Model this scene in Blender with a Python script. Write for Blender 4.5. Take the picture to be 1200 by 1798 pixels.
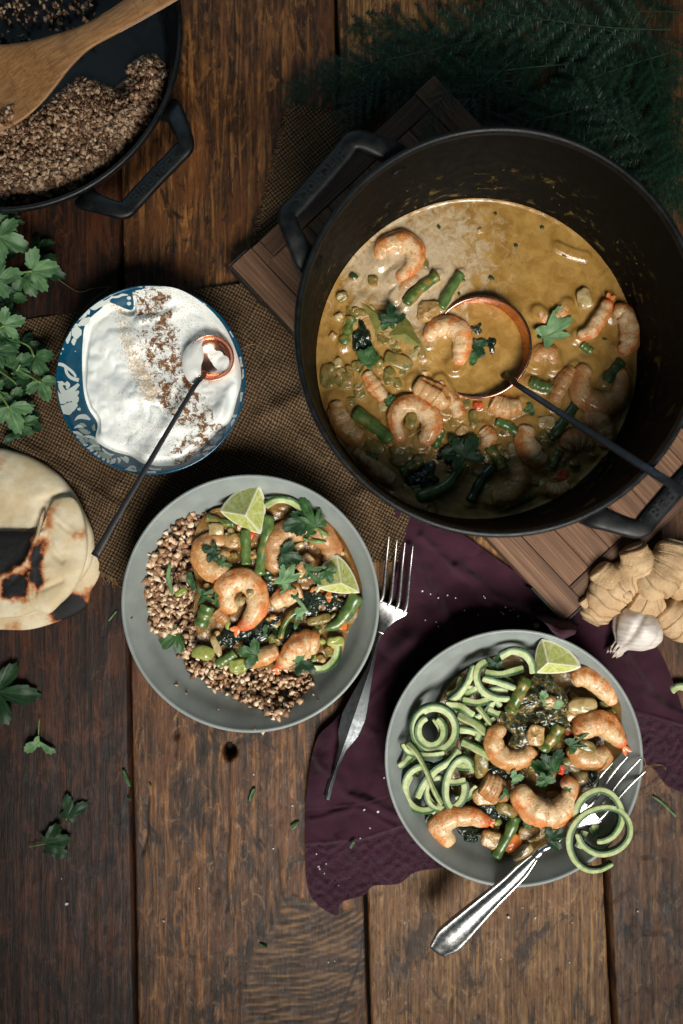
import bpy, math, random
import numpy as np
from mathutils import Vector, Matrix

for o in list(bpy.data.objects): bpy.data.objects.remove(o)
sc = bpy.context.scene
COL = sc.collection
R = math.radians
PI = math.pi
CAM = 75.0            # camera height above the table, cm
random.seed(7); RNG = np.random.default_rng(7)

# ------------------------------------------------------------------ camera, light, exposure
cd = bpy.data.cameras.new('camera'); cam = bpy.data.objects.new('camera', cd); COL.objects.link(cam)
cam.location = (0, 0, CAM*.01)
cd.sensor_fit = 'HORIZONTAL'; cd.sensor_width = 36; cd.lens = 45
cd.clip_start = .01; cd.clip_end = 50
cd.dof.use_dof = True; cd.dof.focus_distance = .705; cd.dof.aperture_fstop = 5.6
sc.camera = cam
w = bpy.data.worlds.new('World'); sc.world = w; w.use_nodes = True
bg = w.node_tree.nodes['Background']; bg.inputs[0].default_value = (.55, .8, .85, 1); bg.inputs[1].default_value = .055
def area(name, loc, target, sx, sy, power, col, spread=180):
    l = bpy.data.lights.new(name, 'AREA'); l.shape = 'RECTANGLE'; l.size = sx; l.size_y = sy; l.energy = power; l.color = col; l.spread = R(spread)
    o = bpy.data.objects.new(name, l); COL.objects.link(o); o.location = loc
    d = Vector(target) - Vector(loc); o.rotation_euler = d.to_track_quat('-Z', 'Y').to_euler()
area('window_light', (.27, -.78, 1.08), (.04, .03, .0), .72, .56, 3.25, (1, .965, .90), 50)
area('far_window_light', (-.45, 1.2, .8), (0, .1, .1), .8, .35, 1.5, (.55, .8, 1))
sc.view_settings.view_transform = 'Standard'; sc.view_settings.look = 'None'
sc.view_settings.exposure = 0; sc.view_settings.gamma = 1
sc.render.engine = 'CYCLES'

# ------------------------------------------------------------------ numbers
def W(px, py, z=0):
    f = (CAM - z)/CAM*.05
    return np.array([(px-600)*f, (899-py)*f, z], float)
def PX(n, z=0): return n*.05*(CAM-z)/CAM
def _h(i, j, k, s):
    n = (i*374761393 + j*668265263 + k*2147483647 + s*144665) & 0xffffffff
    n = ((n ^ (n >> 13))*1274126177) & 0xffffffff
    n = ((n ^ (n >> 16))*2246822519) & 0xffffffff
    return ((n ^ (n >> 15)) & 0xffff)/65535.0
def vn(p, sc_=1.0, seed=0):
    p = np.asarray(p, float)
    if p.shape[-1] == 2: p = np.concatenate([p, np.zeros(p.shape[:-1]+(1,))], -1)
    q = p*sc_; i = np.floor(q).astype(np.int64); f = q-i; f = f*f*(3-2*f)
    r = 0
    for a in (0, 1):
        for b in (0, 1):
            for c in (0, 1):
                wgt = (f[..., 0] if a else 1-f[..., 0])*(f[..., 1] if b else 1-f[..., 1])*(f[..., 2] if c else 1-f[..., 2])
                r = r + wgt*_h(i[..., 0]+a, i[..., 1]+b, i[..., 2]+c, seed)
    return r*2-1
def fbm(p, s=1.0, o=4, seed=0):
    r = 0; a = 1; t = 0
    for k in range(o):
        r = r + a*vn(p, s*2**k, seed+k*17); t += a; a *= .5
    return r/t
def cat(pts, n, closed=False):
    P = np.asarray(pts, float); m = len(P)
    if m == 2 and not closed: return P[0]+(P[1]-P[0])*np.linspace(0, 1, n)[:, None]
    if closed: Q = np.concatenate([P[-1:], P, P[:2]]); segs = m
    else: Q = np.concatenate([2*P[:1]-P[1:2], P, 2*P[-1:]-P[-2:-1]]); segs = m-1
    # chord-length sampling
    L = np.array([np.linalg.norm((Q[i+2]-Q[i+1])[:2]) for i in range(segs)]); L = np.maximum(L, 1e-6); c = np.concatenate([[0], np.cumsum(L)])
    s = np.linspace(0, c[-1], n, endpoint=not closed); out = []
    for v in s:
        i = min(max(np.searchsorted(c, v, 'right')-1, 0), segs-1); t = (v-c[i])/L[i]
        a, b, cc, d = Q[i:i+4]
        out.append(.5*((2*b)+(-a+cc)*t+(2*a-5*b+4*cc-d)*t*t+(-a+3*b-3*cc+d)*t**3))
    return np.array(out)
def sstep(a, b, x):
    t = np.clip((x-a)/(b-a), 0, 1); return t*t*(3-2*t)

# ------------------------------------------------------------------ objects
def wloc(o):
    v = Vector((0, 0, 0))
    while o: v += o.location; o = o.parent
    return np.array(v)*100
def tag(o, label=None, cat=None, group=None, kind=None):
    if label: o['label'] = label
    if cat: o['category'] = cat
    if group: o['group'] = group
    if kind: o['kind'] = kind
    return o
def thing(name, label, cat, loc, group=None, kind=None):
    o = bpy.data.objects.new(name, None); COL.objects.link(o); o.location = tuple(np.array(loc)*.01)
    o.empty_display_size = .01
    return tag(o, label, cat, group, kind)
def mk(name, V, F, mat, parent=None, d=None, smooth=True, origin=None):
    V = np.asarray(V, float); me = bpy.data.meshes.new(name)
    if parent is not None: org = wloc(parent)
    else: org = np.array(origin if origin is not None else [V[:, 0].mean(), V[:, 1].mean(), V[:, 2].min()])
    me.from_pydata(((V-org)*.01).tolist(), [], F.tolist() if isinstance(F, np.ndarray) else F)
    me.polygons.foreach_set('use_smooth', [smooth]*len(me.polygons))
    if d is not None:
        a = me.attributes.new('d', 'FLOAT_VECTOR', 'POINT'); a.data.foreach_set('vector', np.asarray(d, np.float32).ravel())
    me.materials.append(mat)
    o = bpy.data.objects.new(name, me); COL.objects.link(o)
    if parent is not None: o.parent = parent
    else: o.location = tuple(org*.01)
    return o
def grid_faces(n, m, wrap_m=False, wrap_n=False, off=0):
    a = []
    I = np.arange(n if wrap_n else n-1); J = np.arange(m if wrap_m else m-1)
    ii, jj = np.meshgrid(I, J, indexing='ij'); i2 = (ii+1) % n; j2 = (jj+1) % m
    return (np.stack([ii*m+jj, i2*m+jj, i2*m+j2, ii*m+j2], -1).reshape(-1, 4)+off)
def join(parts):
    V = []; F = []; D = []; o = 0
    for p in parts:
        v, f, d = p
        V.append(v); F += [[i+o for i in q] for q in (f.tolist() if isinstance(f, np.ndarray) else f)]
        D.append(d if d is not None else np.zeros((len(v), 3))); o += len(v)
    return np.concatenate(V), F, np.concatenate(D)
def frames(P, up=(0, 0, 1)):
    T = np.gradient(P, axis=0); T /= np.linalg.norm(T, axis=1)[:, None]+1e-12
    U = np.array(up, float); Sd = np.cross(T, U); n = np.linalg.norm(Sd, axis=1)[:, None]
    Sd = np.where(n > 1e-3, Sd/(n+1e-9), np.array([1., 0, 0])); Up = np.cross(Sd, T)
    return T, Sd, Up
def tube(P, rs, rz=None, M=12, n=None, caps=True, roll=0, prof=None):
    """swept section; prof = list of (s,z) unit section points, else ellipse"""
    P = np.asarray(P, float)
    rs = np.interp(np.linspace(0, 1, len(P)), np.linspace(0, 1, len(np.atleast_1d(rs))), np.atleast_1d(rs))
    rz = rs if rz is None else np.interp(np.linspace(0, 1, len(P)), np.linspace(0, 1, len(np.atleast_1d(rz))), np.atleast_1d(rz))
    T, Sd, Up = frames(P)
    if prof is None:
        a = np.arange(M)/M*2*PI; pr = np.stack([np.cos(a), np.sin(a)], 1)
    else: pr = np.array(prof, float); M = len(pr)
    ro = np.linspace(0, 1, len(P))*0+roll if np.isscalar(roll) else np.interp(np.linspace(0, 1, len(P)), np.linspace(0, 1, len(roll)), roll)
    c = np.cos(ro)[:, None]; s = np.sin(ro)[:, None]
    S2 = Sd*c+Up*s; U2 = -Sd*s+Up*c
    V = P[:, None]+pr[None, :, 0:1]*rs[:, None, None]*S2[:, None]+pr[None, :, 1:2]*rz[:, None, None]*U2[:, None]
    u = np.repeat(np.linspace(0, 1, len(P)), M); d = np.stack([u, np.tile(pr[:, 0], len(P)), np.tile(pr[:, 1], len(P))], 1)
    F = grid_faces(len(P), M, wrap_m=True).tolist()
    if caps: F.append(list(range(M))); F.append([(len(P)-1)*M+k for k in range(M)][::-1])
    return V.reshape(-1, 3), F, d
def lathe(prof, cx, cy, n=96, close=False):
    pr = np.array(prof, float); a = np.arange(n)/n*2*PI
    V = np.stack([cx+pr[:, 0:1]*np.cos(a), cy+pr[:, 0:1]*np.sin(a), np.repeat(pr[:, 1:2], n, 1)], -1).reshape(-1, 3)
    F = grid_faces(len(pr), n, wrap_m=True).tolist()
    d = np.stack([np.repeat(np.linspace(0, 1, len(pr)), n), np.tile(a/2/PI, len(pr)), np.repeat(pr[:, 1], n)], 1)
    return V, F, d
def box(c, sx, sy, sz, ang=0, bev=.05, jit=0):
    """chamfered box; c = centre of base"""
    b = bev; x, y, z = sx/2, sy/2, sz
    lay = [(x-b, y-b, 0), (x, y, b), (x, y, z-b), (x-b, y-b, z)]; V = []
    for X, Y, Z in lay:
        e = b*.8
        for p in ((X, Y-e), (X-e, Y), (-X+e, Y), (-X, Y-e), (-X, -Y+e), (-X+e, -Y), (X-e, -Y), (X, -Y+e)): V.append((p[0], p[1], Z))
    V = np.array(V); F = grid_faces(4, 8, wrap_m=True)[:, ::-1].tolist(); F.append(list(range(8))[::-1]); F.append([24+k for k in range(8)])
    if jit: V += RNG.normal(0, jit, V.shape)
    ca, sa = math.cos(ang), math.sin(ang)
    V = np.stack([V[:, 0]*ca-V[:, 1]*sa, V[:, 0]*sa+V[:, 1]*ca, V[:, 2]], 1)+np.array(c)
    return V, F, None
def star(outline, cx, cy, nt=180, nr=50, pw=1.0):
    """polar sheet over a star-shaped outline (world cm xy); returns xy, rho, theta, faces"""
    O = cat(outline, 400, closed=True); th = np.unwrap(np.arctan2(O[:, 1]-cy, O[:, 0]-cx)); r = np.hypot(O[:, 0]-cx, O[:, 1]-cy)
    a = np.mod(th, 2*PI); k = np.argsort(a); A = np.arange(nt)/nt*2*PI
    rr = np.interp(A, a[k], r[k], period=2*PI)
    rho = np.linspace(1e-3, 1, nr)**pw
    x = cx+np.outer(rho, rr*np.cos(A)); y = cy+np.outer(rho, rr*np.sin(A))
    F = grid_faces(nr, nt, wrap_m=True).tolist(); F.append(list(range(nt))[::-1])
    return x.ravel(), y.ravel(), np.repeat(rho, nt), np.tile(A, nr), F
def pxo(l, z): return [W(x, y, z)[:2] for x, y in l]
def coons(T, B, L, Rr, n, m):
    """T,B: left-to-right curves; L,Rr: top-to-bottom; px coordinates"""
    T = cat(T, m); B = cat(B, m); L = cat(L, n); Rr = cat(Rr, n)
    u = np.linspace(0, 1, m)[None, :, None]; v = np.linspace(0, 1, n)[:, None, None]
    P = (1-v)*T[None]+v*B[None]+(1-u)*L[:, None]+u*Rr[:, None]-((1-u)*(1-v)*T[0]+u*(1-v)*T[-1]+(1-u)*v*B[0]+u*v*B[-1])
    return P, np.broadcast_to(u[..., 0], (n, m)), np.broadcast_to(v[..., 0], (n, m))

# ------------------------------------------------------------------ materials
def lin(r, g, b): return tuple(((c/255)/12.92 if c/255 <= .04045 else ((c/255+.055)/1.055)**2.4) for c in (r, g, b))+(1,)
class Mat:
    def __init__(s, name):
        s.m = bpy.data.materials.new(name); s.m.use_nodes = True; s.t = s.m.node_tree; s.N = s.t.nodes
        s.b = s.N['Principled BSDF']; s.oc = None
    def link(s, a, b): s.t.links.new(a, b)
    def put(s, sock, v):
        if hasattr(v, 'is_output'): s.link(v, sock)
        elif isinstance(v, (tuple, list)) and len(v) == 3 and sock.type == 'RGBA': sock.default_value = tuple(v)+(1,)
        else: sock.default_value = v
    def obj(s, scale=(1, 1, 1), rot=(0, 0, 0), loc=(0, 0, 0), rnd=False):
        """object coordinates in cm"""
        if s.oc is None: s.oc = s.N.new('ShaderNodeTexCoord')
        m = s.N.new('ShaderNodeMapping'); m.vector_type = 'POINT'
        s.link(s.oc.outputs['Object'], m.inputs[0]); m.inputs['Scale'].default_value = tuple(100*k for k in scale)
        m.inputs['Rotation'].default_value = rot; m.inputs['Location'].default_value = loc
        v = m.outputs[0]
        if rnd:
            oi = s.N.new('ShaderNodeObjectInfo'); a = s.N.new('ShaderNodeVectorMath'); a.operation = 'ADD'
            mu = s.math('MULTIPLY', oi.outputs['Random'], 57.0); s.link(v, a.inputs[0]); s.link(mu, a.inputs[1]); v = a.outputs[0]
        return v
    def rand(s): return s.N.new('ShaderNodeObjectInfo').outputs['Random']
    def rot(s, v, r, sc_=(1, 1, 1)):
        m = s.N.new('ShaderNodeMapping'); s.link(v, m.inputs[0]); m.inputs['Rotation'].default_value = r; m.inputs['Scale'].default_value = sc_; return m.outputs[0]
    def attr(s, k=None):
        a = s.N.new('ShaderNodeAttribute'); a.attribute_name = 'd'
        x = s.N.new('ShaderNodeSeparateXYZ'); s.link(a.outputs['Vector'], x.inputs[0])
        return x.outputs if k is None else x.outputs[k]
    def sep(s, v):
        x = s.N.new('ShaderNodeSeparateXYZ'); s.link(v, x.inputs[0]); return x.outputs
    def noise(s, v, scale=1, detail=4, rough=.55, dist=0):
        n = s.N.new('ShaderNodeTexNoise'); s.link(v, n.inputs['Vector']); n.inputs['Scale'].default_value = scale
        n.inputs['Detail'].default_value = detail; n.inputs['Roughness'].default_value = rough; n.inputs['Distortion'].default_value = dist
        return n.outputs[0]
    def voro(s, v, scale=1, feat='F1', out=0):
        n = s.N.new('ShaderNodeTexVoronoi'); n.feature = feat; s.link(v, n.inputs['Vector']); n.inputs['Scale'].default_value = scale
        return n.outputs[out]
    def wave(s, v, scale=1, dist=0, dscale=1, direction='X'):
        n = s.N.new('ShaderNodeTexWave'); n.bands_direction = direction; s.link(v, n.inputs['Vector']); n.inputs['Scale'].default_value = scale
        n.inputs['Distortion'].default_value = dist; n.inputs['Detail Scale'].default_value = dscale; n.inputs['Detail'].default_value = 3
        return n.outputs[1]
    def math(s, op, a, b=None, c=None, clamp=False):
        n = s.N.new('ShaderNodeMath'); n.operation = op; n.use_clamp = clamp; s.put(n.inputs[0], a)
        if b is not None: s.put(n.inputs[1], b)
        if c is not None: s.put(n.inputs[2], c)
        return n.outputs[0]
    def mr(s, v, a, b, c=0, d=1):
        n = s.N.new('ShaderNodeMapRange'); n.interpolation_type = 'SMOOTHSTEP'; s.link(v, n.inputs[0])
        for i, k in enumerate((a, b, c, d)): s.put(n.inputs[i+1], k)
        return n.outputs[0]
    def ramp(s, f, st):
        n = s.N.new('ShaderNodeValToRGB'); s.link(f, n.inputs[0]); e = n.color_ramp.elements
        while len(e) < len(st): e.new(.5)
        for k, (p, c) in zip(e, st): k.position = p; k.color = tuple(c)[:3]+(1,)
        return n.outputs[0]
    def mix(s, f, a, b, mode='MIX'):
        n = s.N.new('ShaderNodeMix'); n.data_type = 'RGBA'; n.blend_type = mode
        s.put(n.inputs[0], f); s.put(n.inputs[6], a); s.put(n.inputs[7], b); return n.outputs[2]
    def bump(s, h, strength=.5, dist=.1, nrm=None):
        n = s.N.new('ShaderNodeBump'); n.inputs['Strength'].default_value = strength; n.inputs['Distance'].default_value = dist*.01
        s.link(h, n.inputs['Height'])
        if nrm is not None: s.link(nrm, n.inputs['Normal'])
        return n.outputs[0]
    def set(s, col=None, rough=None, normal=None, metal=None, spec=None, sss=0, sssr=None, trans=None, coat=None, sheen=None, alpha=None):
        b = s.b.inputs
        if col is not None: s.put(b['Base Color'], col)
        if rough is not None: s.put(b['Roughness'], rough)
        if normal is not None: s.link(normal, b['Normal'])
        if metal is not None: s.put(b['Metallic'], metal)
        if spec is not None: s.put(b['Specular IOR Level'], spec)
        if sss: b['Subsurface Weight'].default_value = sss; b['Subsurface Scale'].default_value = .01; b['Subsurface Radius'].default_value = sssr or (.4, .2, .1)
        if trans is not None: s.put(b['Transmission Weight'], trans)
        if coat is not None: s.put(b['Coat Weight'], coat); b['Coat Roughness'].default_value = .12
        if sheen is not None: s.put(b['Sheen Weight'], sheen)
        if alpha is not None: s.put(b['Alpha'], alpha)
        return s.m
# ------------------------------------------------------------------ table
def pip(x, y, poly):
    ins = np.zeros(x.shape, bool); dist = np.full(x.shape, 1e9); n = len(poly)
    for i in range(n):
        x1, y1 = poly[i]; x2, y2 = poly[(i+1) % n]
        c = ((y1 > y) != (y2 > y)) & (x < (x2-x1)*(y-y1)/((y2-y1) or 1e-9)+x1); ins ^= c
        t = np.clip(((x-x1)*(x2-x1)+(y-y1)*(y2-y1))/((x2-x1)**2+(y2-y1)**2+1e-9), 0, 1)
        dist = np.minimum(dist, np.hypot(x-x1-t*(x2-x1), y-y1-t*(y2-y1)))
    return np.where(ins, dist, -dist)
def linedist(x, y, pl):
    d = np.full(x.shape, 1e9)
    for (x1, y1), (x2, y2) in zip(pl[:-1], pl[1:]):
        t = np.clip(((x-x1)*(x2-x1)+(y-y1)*(y2-y1))/((x2-x1)**2+(y2-y1)**2+1e-9), 0, 1)
        d = np.minimum(d, np.hypot(x-x1-t*(x2-x1), y-y1-t*(y2-y1)))
    return d
def plank_mat(name, dark, mid, light, streak=3.2, stain=.5, tick=.0, seed=0.):
    m = Mat(name); a = m.attr(); o = m.obj(loc=(seed, seed*.7, 0))
    v = m.rot(o, (0, 0, 0), (streak, .16, 1)); n1 = m.noise(v, 1, 9, .68, .6)
    v2 = m.rot(o, (0, 0, 0), (.16, .07, 1)); n2 = m.noise(v2, 1, 5, .6, .8)
    v3 = m.rot(o, (0, 0, 0), (9, .9, 1)); n3 = m.noise(v3, 1, 4, .7, .2)
    v4 = m.rot(o, (0, 0, 0), (1.1, .5, 1)); n4 = m.noise(v4, 1, 7, .72, 1.5)
    c = m.ramp(n1, [(.33, dark), (.5, mid), (.70, light)])
    c = m.mix(m.mr(n4, .54, .66, 0, .6), c, light)
    n5 = m.noise(m.rot(o, (0, 0, 0), (.3, .13, 1)), 1, 7, .74, 1.4); c = m.mix(m.mr(n5, .52, .6, 0, .65), c, m.mix(.35, mid, lin(120, 66, 30))); c = m.mix(m.mr(n5, .47, .38, 0, .85), c, dark)
    c = m.mix(m.mr(n2, .47, .62, 0, stain), c, m.mix(.5, c, dark))
    c = m.mix(m.mr(n4, .46, .3, 0, .8), c, dark)
    c = m.mix(m.mr(n3, .55, .78, 0, .25+tick), c, light)
    c = m.mix(m.mr(n3, .45, .25, 0, .5), c, dark)
    # burl area with end-grain ridges
    br = m.ramp(m.math('ADD', a[2], m.math('MULTIPLY', m.math('SUBTRACT', n3, .5), .5)), [(.05, lin(34, 22, 14)), (.5, lin(78, 54, 34)), (1, lin(128, 94, 60))])
    c = m.mix(a[1], c, br)
    c = m.mix(a[0], c, lin(9, 7, 6))
    h = m.math('ADD', m.math('MULTIPLY', n1, .6), m.math('ADD', m.math('MULTIPLY', n3, .35), m.math('MULTIPLY', n4, .5)))
    return m.set(col=c, rough=m.mr(n4, .3, .7, .62, .42), normal=m.bump(h, .85, .11), spec=.35)
def bx(k, y):  # plank boundaries in px at table level
    return [lambda y: -260+y*0, lambda y: 204+y*.0195, lambda y: 590+y*.033, lambda y: 979+y*.056, lambda y: 1480+y*0][k](y)
tbl = thing('table', 'dark weathered table of wide planks', None, W(600, 899, -2.5), kind='structure')
del tbl['label']
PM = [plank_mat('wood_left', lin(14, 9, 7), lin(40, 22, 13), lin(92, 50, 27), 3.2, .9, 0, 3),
      plank_mat('wood_middle', lin(22, 14, 9), lin(80, 51, 28), lin(160, 108, 58), 2.3, .75, .05, 11),
      plank_mat('wood_right', lin(38, 23, 13), lin(112, 77, 44), lin(176, 132, 78), 4.4, .5, .4, 23),
      plank_mat('wood_edge', lin(26, 16, 10), lin(80, 52, 31), lin(134, 94, 58), 3.0, .7, .15, 37)]
burl = [(650, 1596), (600, 1600), (560, 1588), (500, 1570), (486, 1610), (452, 1665), (432, 1730), (418, 1860), (590, 1860), (632, 1760), (640, 1690)]
cracks = [([(403, 1320), (402, 1400), (400, 1500), (398, 1600)], 1.6), ([(487, 1490), (490, 1560), (505, 1590), (540, 1596)], 2.6), ([(645, 1590), (632, 1690), (588, 1798)], 2.4),
          ([(312, 1260), (308, 1330)], 1.4), ([(1105, 1560), (1078, 1585)], 1.6), ([(1110, 1502), (1170, 1508)], 1.3), ([(1130, 1640), (1200, 1636)], 1.2), ([(700, 40), (704, 210)], 1.5), ([(262, 1400), (258, 1470), (250, 1500)], 1.5)]
for k in range(4):
    ys = np.concatenate([np.arange(-420, -20, 14), np.arange(-20, 1820, 4.2), np.arange(1820, 2240, 14)])
    g = [0, 3, 3.5, 7][k]/2; g2 = [3, 3.5, 7, 0][k]/2
    nx = 130
    Y = np.repeat(ys[:, None], nx, 1); x0 = bx(k, ys)+g; x1 = bx(k+1, ys)-g2
    x0 = x0+1.0*fbm(np.stack([ys*0+k, ys], 1), .02, 3, 5); x1 = x1+1.0*fbm(np.stack([ys*0+k+9, ys], 1), .02, 3, 8)
    X = x0[:, None]+(x1-x0)[:, None]*np.linspace(0, 1, nx)[None]
    e = np.minimum(X-x0[:, None], x1[:, None]-X)*.05
    wx = (X-600)*.05; wy = (899-Y)*.05; P2 = np.stack([wx, wy], -1)
    z = .035*fbm(np.stack([wx*2.6, wy*.14], -1), 1, 4, 3+k)+.05*fbm(np.stack([wx*.5, wy*.12], -1), 1, 2, 33+k)+.012*fbm(P2, 3.5, 2, 4)
    z -= .22*np.exp(-(e/.1)**2)
    gm = np.exp(-(e/.07)**2)*.8
    wob = 5*fbm(P2, .5, 3, 9)
    for pl, wd in cracks:
        dd = linedist(X+wob*.5, Y, pl); q = np.exp(-(dd/wd)**2); z -= .16*q; gm = np.maximum(gm, q)
    dd = np.hypot(X-403, (Y-1320)*.92)+2*fbm(P2, 1.2, 2, 2); q = 1-sstep(9, 13, dd); z -= 1.6*q; gm = np.maximum(gm, q)
    dd = np.hypot((X-310)*1.6, (Y-1292)); q = 1-sstep(4, 9, dd); z -= .3*q; gm = np.maximum(gm, q*.9)
    sd = pip(X, Y, burl)+4*wob*.6; bm = sstep(-6, 6, sd)
    ph = (Y+.2*X+16*fbm(P2*np.array([.7, 1]), .3, 4, 6)+.0016*(X-520)**2)
    ridge = .5+.42*np.sin(ph*2*PI/12.)*(.45+.55*np.abs(fbm(P2, .5, 2, 91))*2); ridge = np.clip(ridge+.75*fbm(P2*np.array([.6, 3.4]), 1, 4, 12), 0, 1)
    rough_edge = np.exp(-(sd/14)**2)*sstep(-60, 10, X-430)
    z = z*(1-bm)+bm*(.09*ridge-.11)+rough_edge*.09*fbm(P2, 2.2, 3, 77)*(k == 1)
    gm = np.maximum(gm, rough_edge*(k == 1)*sstep(.1, .7, fbm(P2, 1.8, 3, 78))*.8)
    V = np.stack([wx, wy, z], -1)
    for c in (0, -1): V[:, c, 2] = -2.5
    d = np.stack([gm, bm*(k == 1), ridge], -1)
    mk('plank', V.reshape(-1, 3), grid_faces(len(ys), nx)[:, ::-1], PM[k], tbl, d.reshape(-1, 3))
mfl = Mat('gap_backing_dark'); mfl.set(col=mfl.ramp(mfl.noise(mfl.obj((.2, .2, .2))), [(.3, lin(14, 12, 11)), (.7, lin(24, 20, 18))]), rough=.9)
fl = mk('floor', [(-80, -80, -3), (80, -80, -3), (80, 80, -3), (-80, 80, -3)], [[0, 1, 2, 3]], mfl.m, smooth=False); fl['kind'] = 'structure'  # not a room floor: dark sheet added under the planks to blacken the gaps

# ------------------------------------------------------------------ cloth
def burlap_mat(name, ang, sc_=1.0):
    m = Mat(name); a = m.attr()
    o = m.obj(); v = m.rot(o, (0, 0, ang))
    wob = m.noise(o, .9, 3); s = m.sep(v)
    nx = m.noise(m.rot(v, (0, 0, 0), (1.2, .3, 1)), 1, 3); ny = m.noise(m.rot(v, (0, 0, 0), (.3, 1.2, 1)), 1, 3)
    fr = 2*PI/.27*sc_
    px = m.math('MULTIPLY', m.math('ADD', s[0], m.math('MULTIPLY', nx, .5)), fr); py = m.math('MULTIPLY', m.math('ADD', s[1], m.math('MULTIPLY', ny, .5)), fr*.92)
    sx = m.math('SINE', px); sy = m.math('SINE', py)
    # over-under weave height
    hx = m.math('ABSOLUTE', m.math('SINE', m.math('MULTIPLY', px, .5))); hy = m.math('ABSOLUTE', m.math('SINE', m.math('MULTIPLY', py, .5)))
    chk = m.math('MULTIPLY', m.math('SINE', m.math('MULTIPLY', px, .5)), m.math('SINE', m.math('MULTIPLY', py, .5)))
    h = m.math('MAXIMUM', m.math('MULTIPLY', hx, m.math('ADD', .62, m.math('MULTIPLY', chk, .38))), m.math('MULTIPLY', hy, m.math('SUBTRACT', .62, m.math('MULTIPLY', chk, .38))))
    hole = m.mr(m.math('MAXIMUM', hx, hy), .35, .75)
    fib = m.noise(o, 7, 3, .7)
    c = m.ramp(h, [(.25, lin(20, 15, 11)), (.6, lin(74, 58, 41)), (1, lin(130, 106, 78))])
    c = m.mix(m.mr(wob, .35, .7, 0, .45), c, m.mix(.55, c, lin(80, 58, 38)))
    c = m.mix(m.mr(fib, .5, .8, 0, .5), c, m.mix(.5, c, lin(20, 14, 10)))
    return m.set(col=c, rough=.92, normal=m.bump(m.math('ADD', h, m.math('MULTIPLY', fib, .3)), 1.0, .07), spec=.15)
BM = burlap_mat('burlap', R(27))
BM2 = burlap_mat('burlap_turned', R(-38))
bur = thing('burlap_runner', 'coarse brown burlap cloth with frayed edge under the yogurt bowl and the crate', 'cloth', W(380, 700, 0))
def sheet(name, P, hz, mat, parent, z0=.25, thick=0, dd=None):
    zc = z0+hz; f = (CAM-zc)/CAM*.05
    V = np.stack([(P[..., 0]-600)*f, (899-P[..., 1])*f, zc], -1); n, m = zc.shape
    if dd is None: dd = np.zeros((n, m, 3))
    return mk(name, V.reshape(-1, 3), grid_faces(n, m)[:, ::-1], mat, parent, dd.reshape(-1, 3))
P, U, Vv = coons([(-160, 585), (0, 566), (150, 545), (320, 512), (420, 498), (520, 480), (640, 560), (700, 640)], [(-160, 830), (0, 905), (60, 960), (130, 975), (205, 1018), (330, 1040), (480, 1000), (700, 985)],
                 [(-160, 585), (-160, 830)], [(700, 640), (740, 800), (700, 985)], 150, 300)
P = P+np.stack([2*fbm(P, .05, 3, 4), 2.5*fbm(P, .06, 3, 5)], -1)
q = P*.05
fold = .5*fbm(np.stack([q[..., 0]*.18+q[..., 1]*.12, q[..., 1]*.2-q[..., 0]*.05], -1), 1, 3, 21)
rdg = .55*np.exp(-((P[..., 1]-(745-.42*(P[..., 0]-420)))/18)**2)*sstep(420, 470, P[..., 0])*(1-sstep(590, 640, P[..., 0]))
rdg += .8*np.exp(-(linedist(P[..., 0], P[..., 1], [(640, 870), (690, 985)])/22)**2)
fold += .5*np.exp(-(linedist(P[..., 0], P[..., 1], [(0, 600), (120, 690), (200, 850)])/16)**2)+.5*np.exp(-(linedist(P[..., 0], P[..., 1], [(20, 770), (110, 830), (220, 900)])/14)**2)+.45*np.exp(-(linedist(P[..., 0], P[..., 1], [(420, 560), (470, 700), (560, 800)])/13)**2)
h1 = np.clip(fold+.25, 0, 2)+rdg
sheet('cloth_sheet', P, h1, BM, bur, .12)
P, U, Vv = coons([(512, 178), (600, 196), (740, 215)], [(438, 470), (520, 470), (600, 440)], [(512, 178), (492, 250), (468, 340), (438, 470)], [(740, 215), (700, 320), (600, 440)], 90, 80)
P = P+np.stack([3*fbm(P, .08, 3, 14), 2.5*fbm(P, .06, 3, 15)], -1)
sheet('cloth_sheet', P, np.clip(.3*fbm(P*.05, .3, 3, 8)+.2, 0, 1), BM2, bur, .1)
mth = Mat('jute_thread'); mth.set(col=mth.ramp(mth.noise(mth.obj(), 4), [(.3, lin(86, 62, 38)), (.7, lin(150, 116, 76))]), rough=.85)
thr = []
for k in range(150):       # frayed lower edge
    t = k/150; e = cat([(60, 960), (130, 975), (205, 1018)], 151)[k]; L = RNG.uniform(8, 26); an = R(70+RNG.normal(0, 28))
    p = [W(e[0]-4, e[1]-10, .35)]
    for j in range(1, 5): p.append(W(e[0]+math.cos(an)*L*j/4+RNG.normal(0, 1.5), e[1]+math.sin(an)*L*j/4+RNG.normal(0, 1.5), .2+.12*RNG.random()))
    thr.append(tube(cat(p, 7), .028, M=4))
for k in range(90):        # fringe at the upper strip
    e = cat([(512, 178), (492, 250), (468, 340), (438, 470)], 91)[k]; L = RNG.uniform(3, 10)
    thr.append(tube(cat([W(e[0]+3, e[1], .3), W(e[0]-L*.5, e[1]+RNG.normal(0, 2), .25), W(e[0]-L, e[1]+RNG.normal(0, 4), .1)], 5), .025, M=4))
tag(mk('frayed_threads', *join(thr)[:2], mth.m, bur), kind='stuff')

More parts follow.
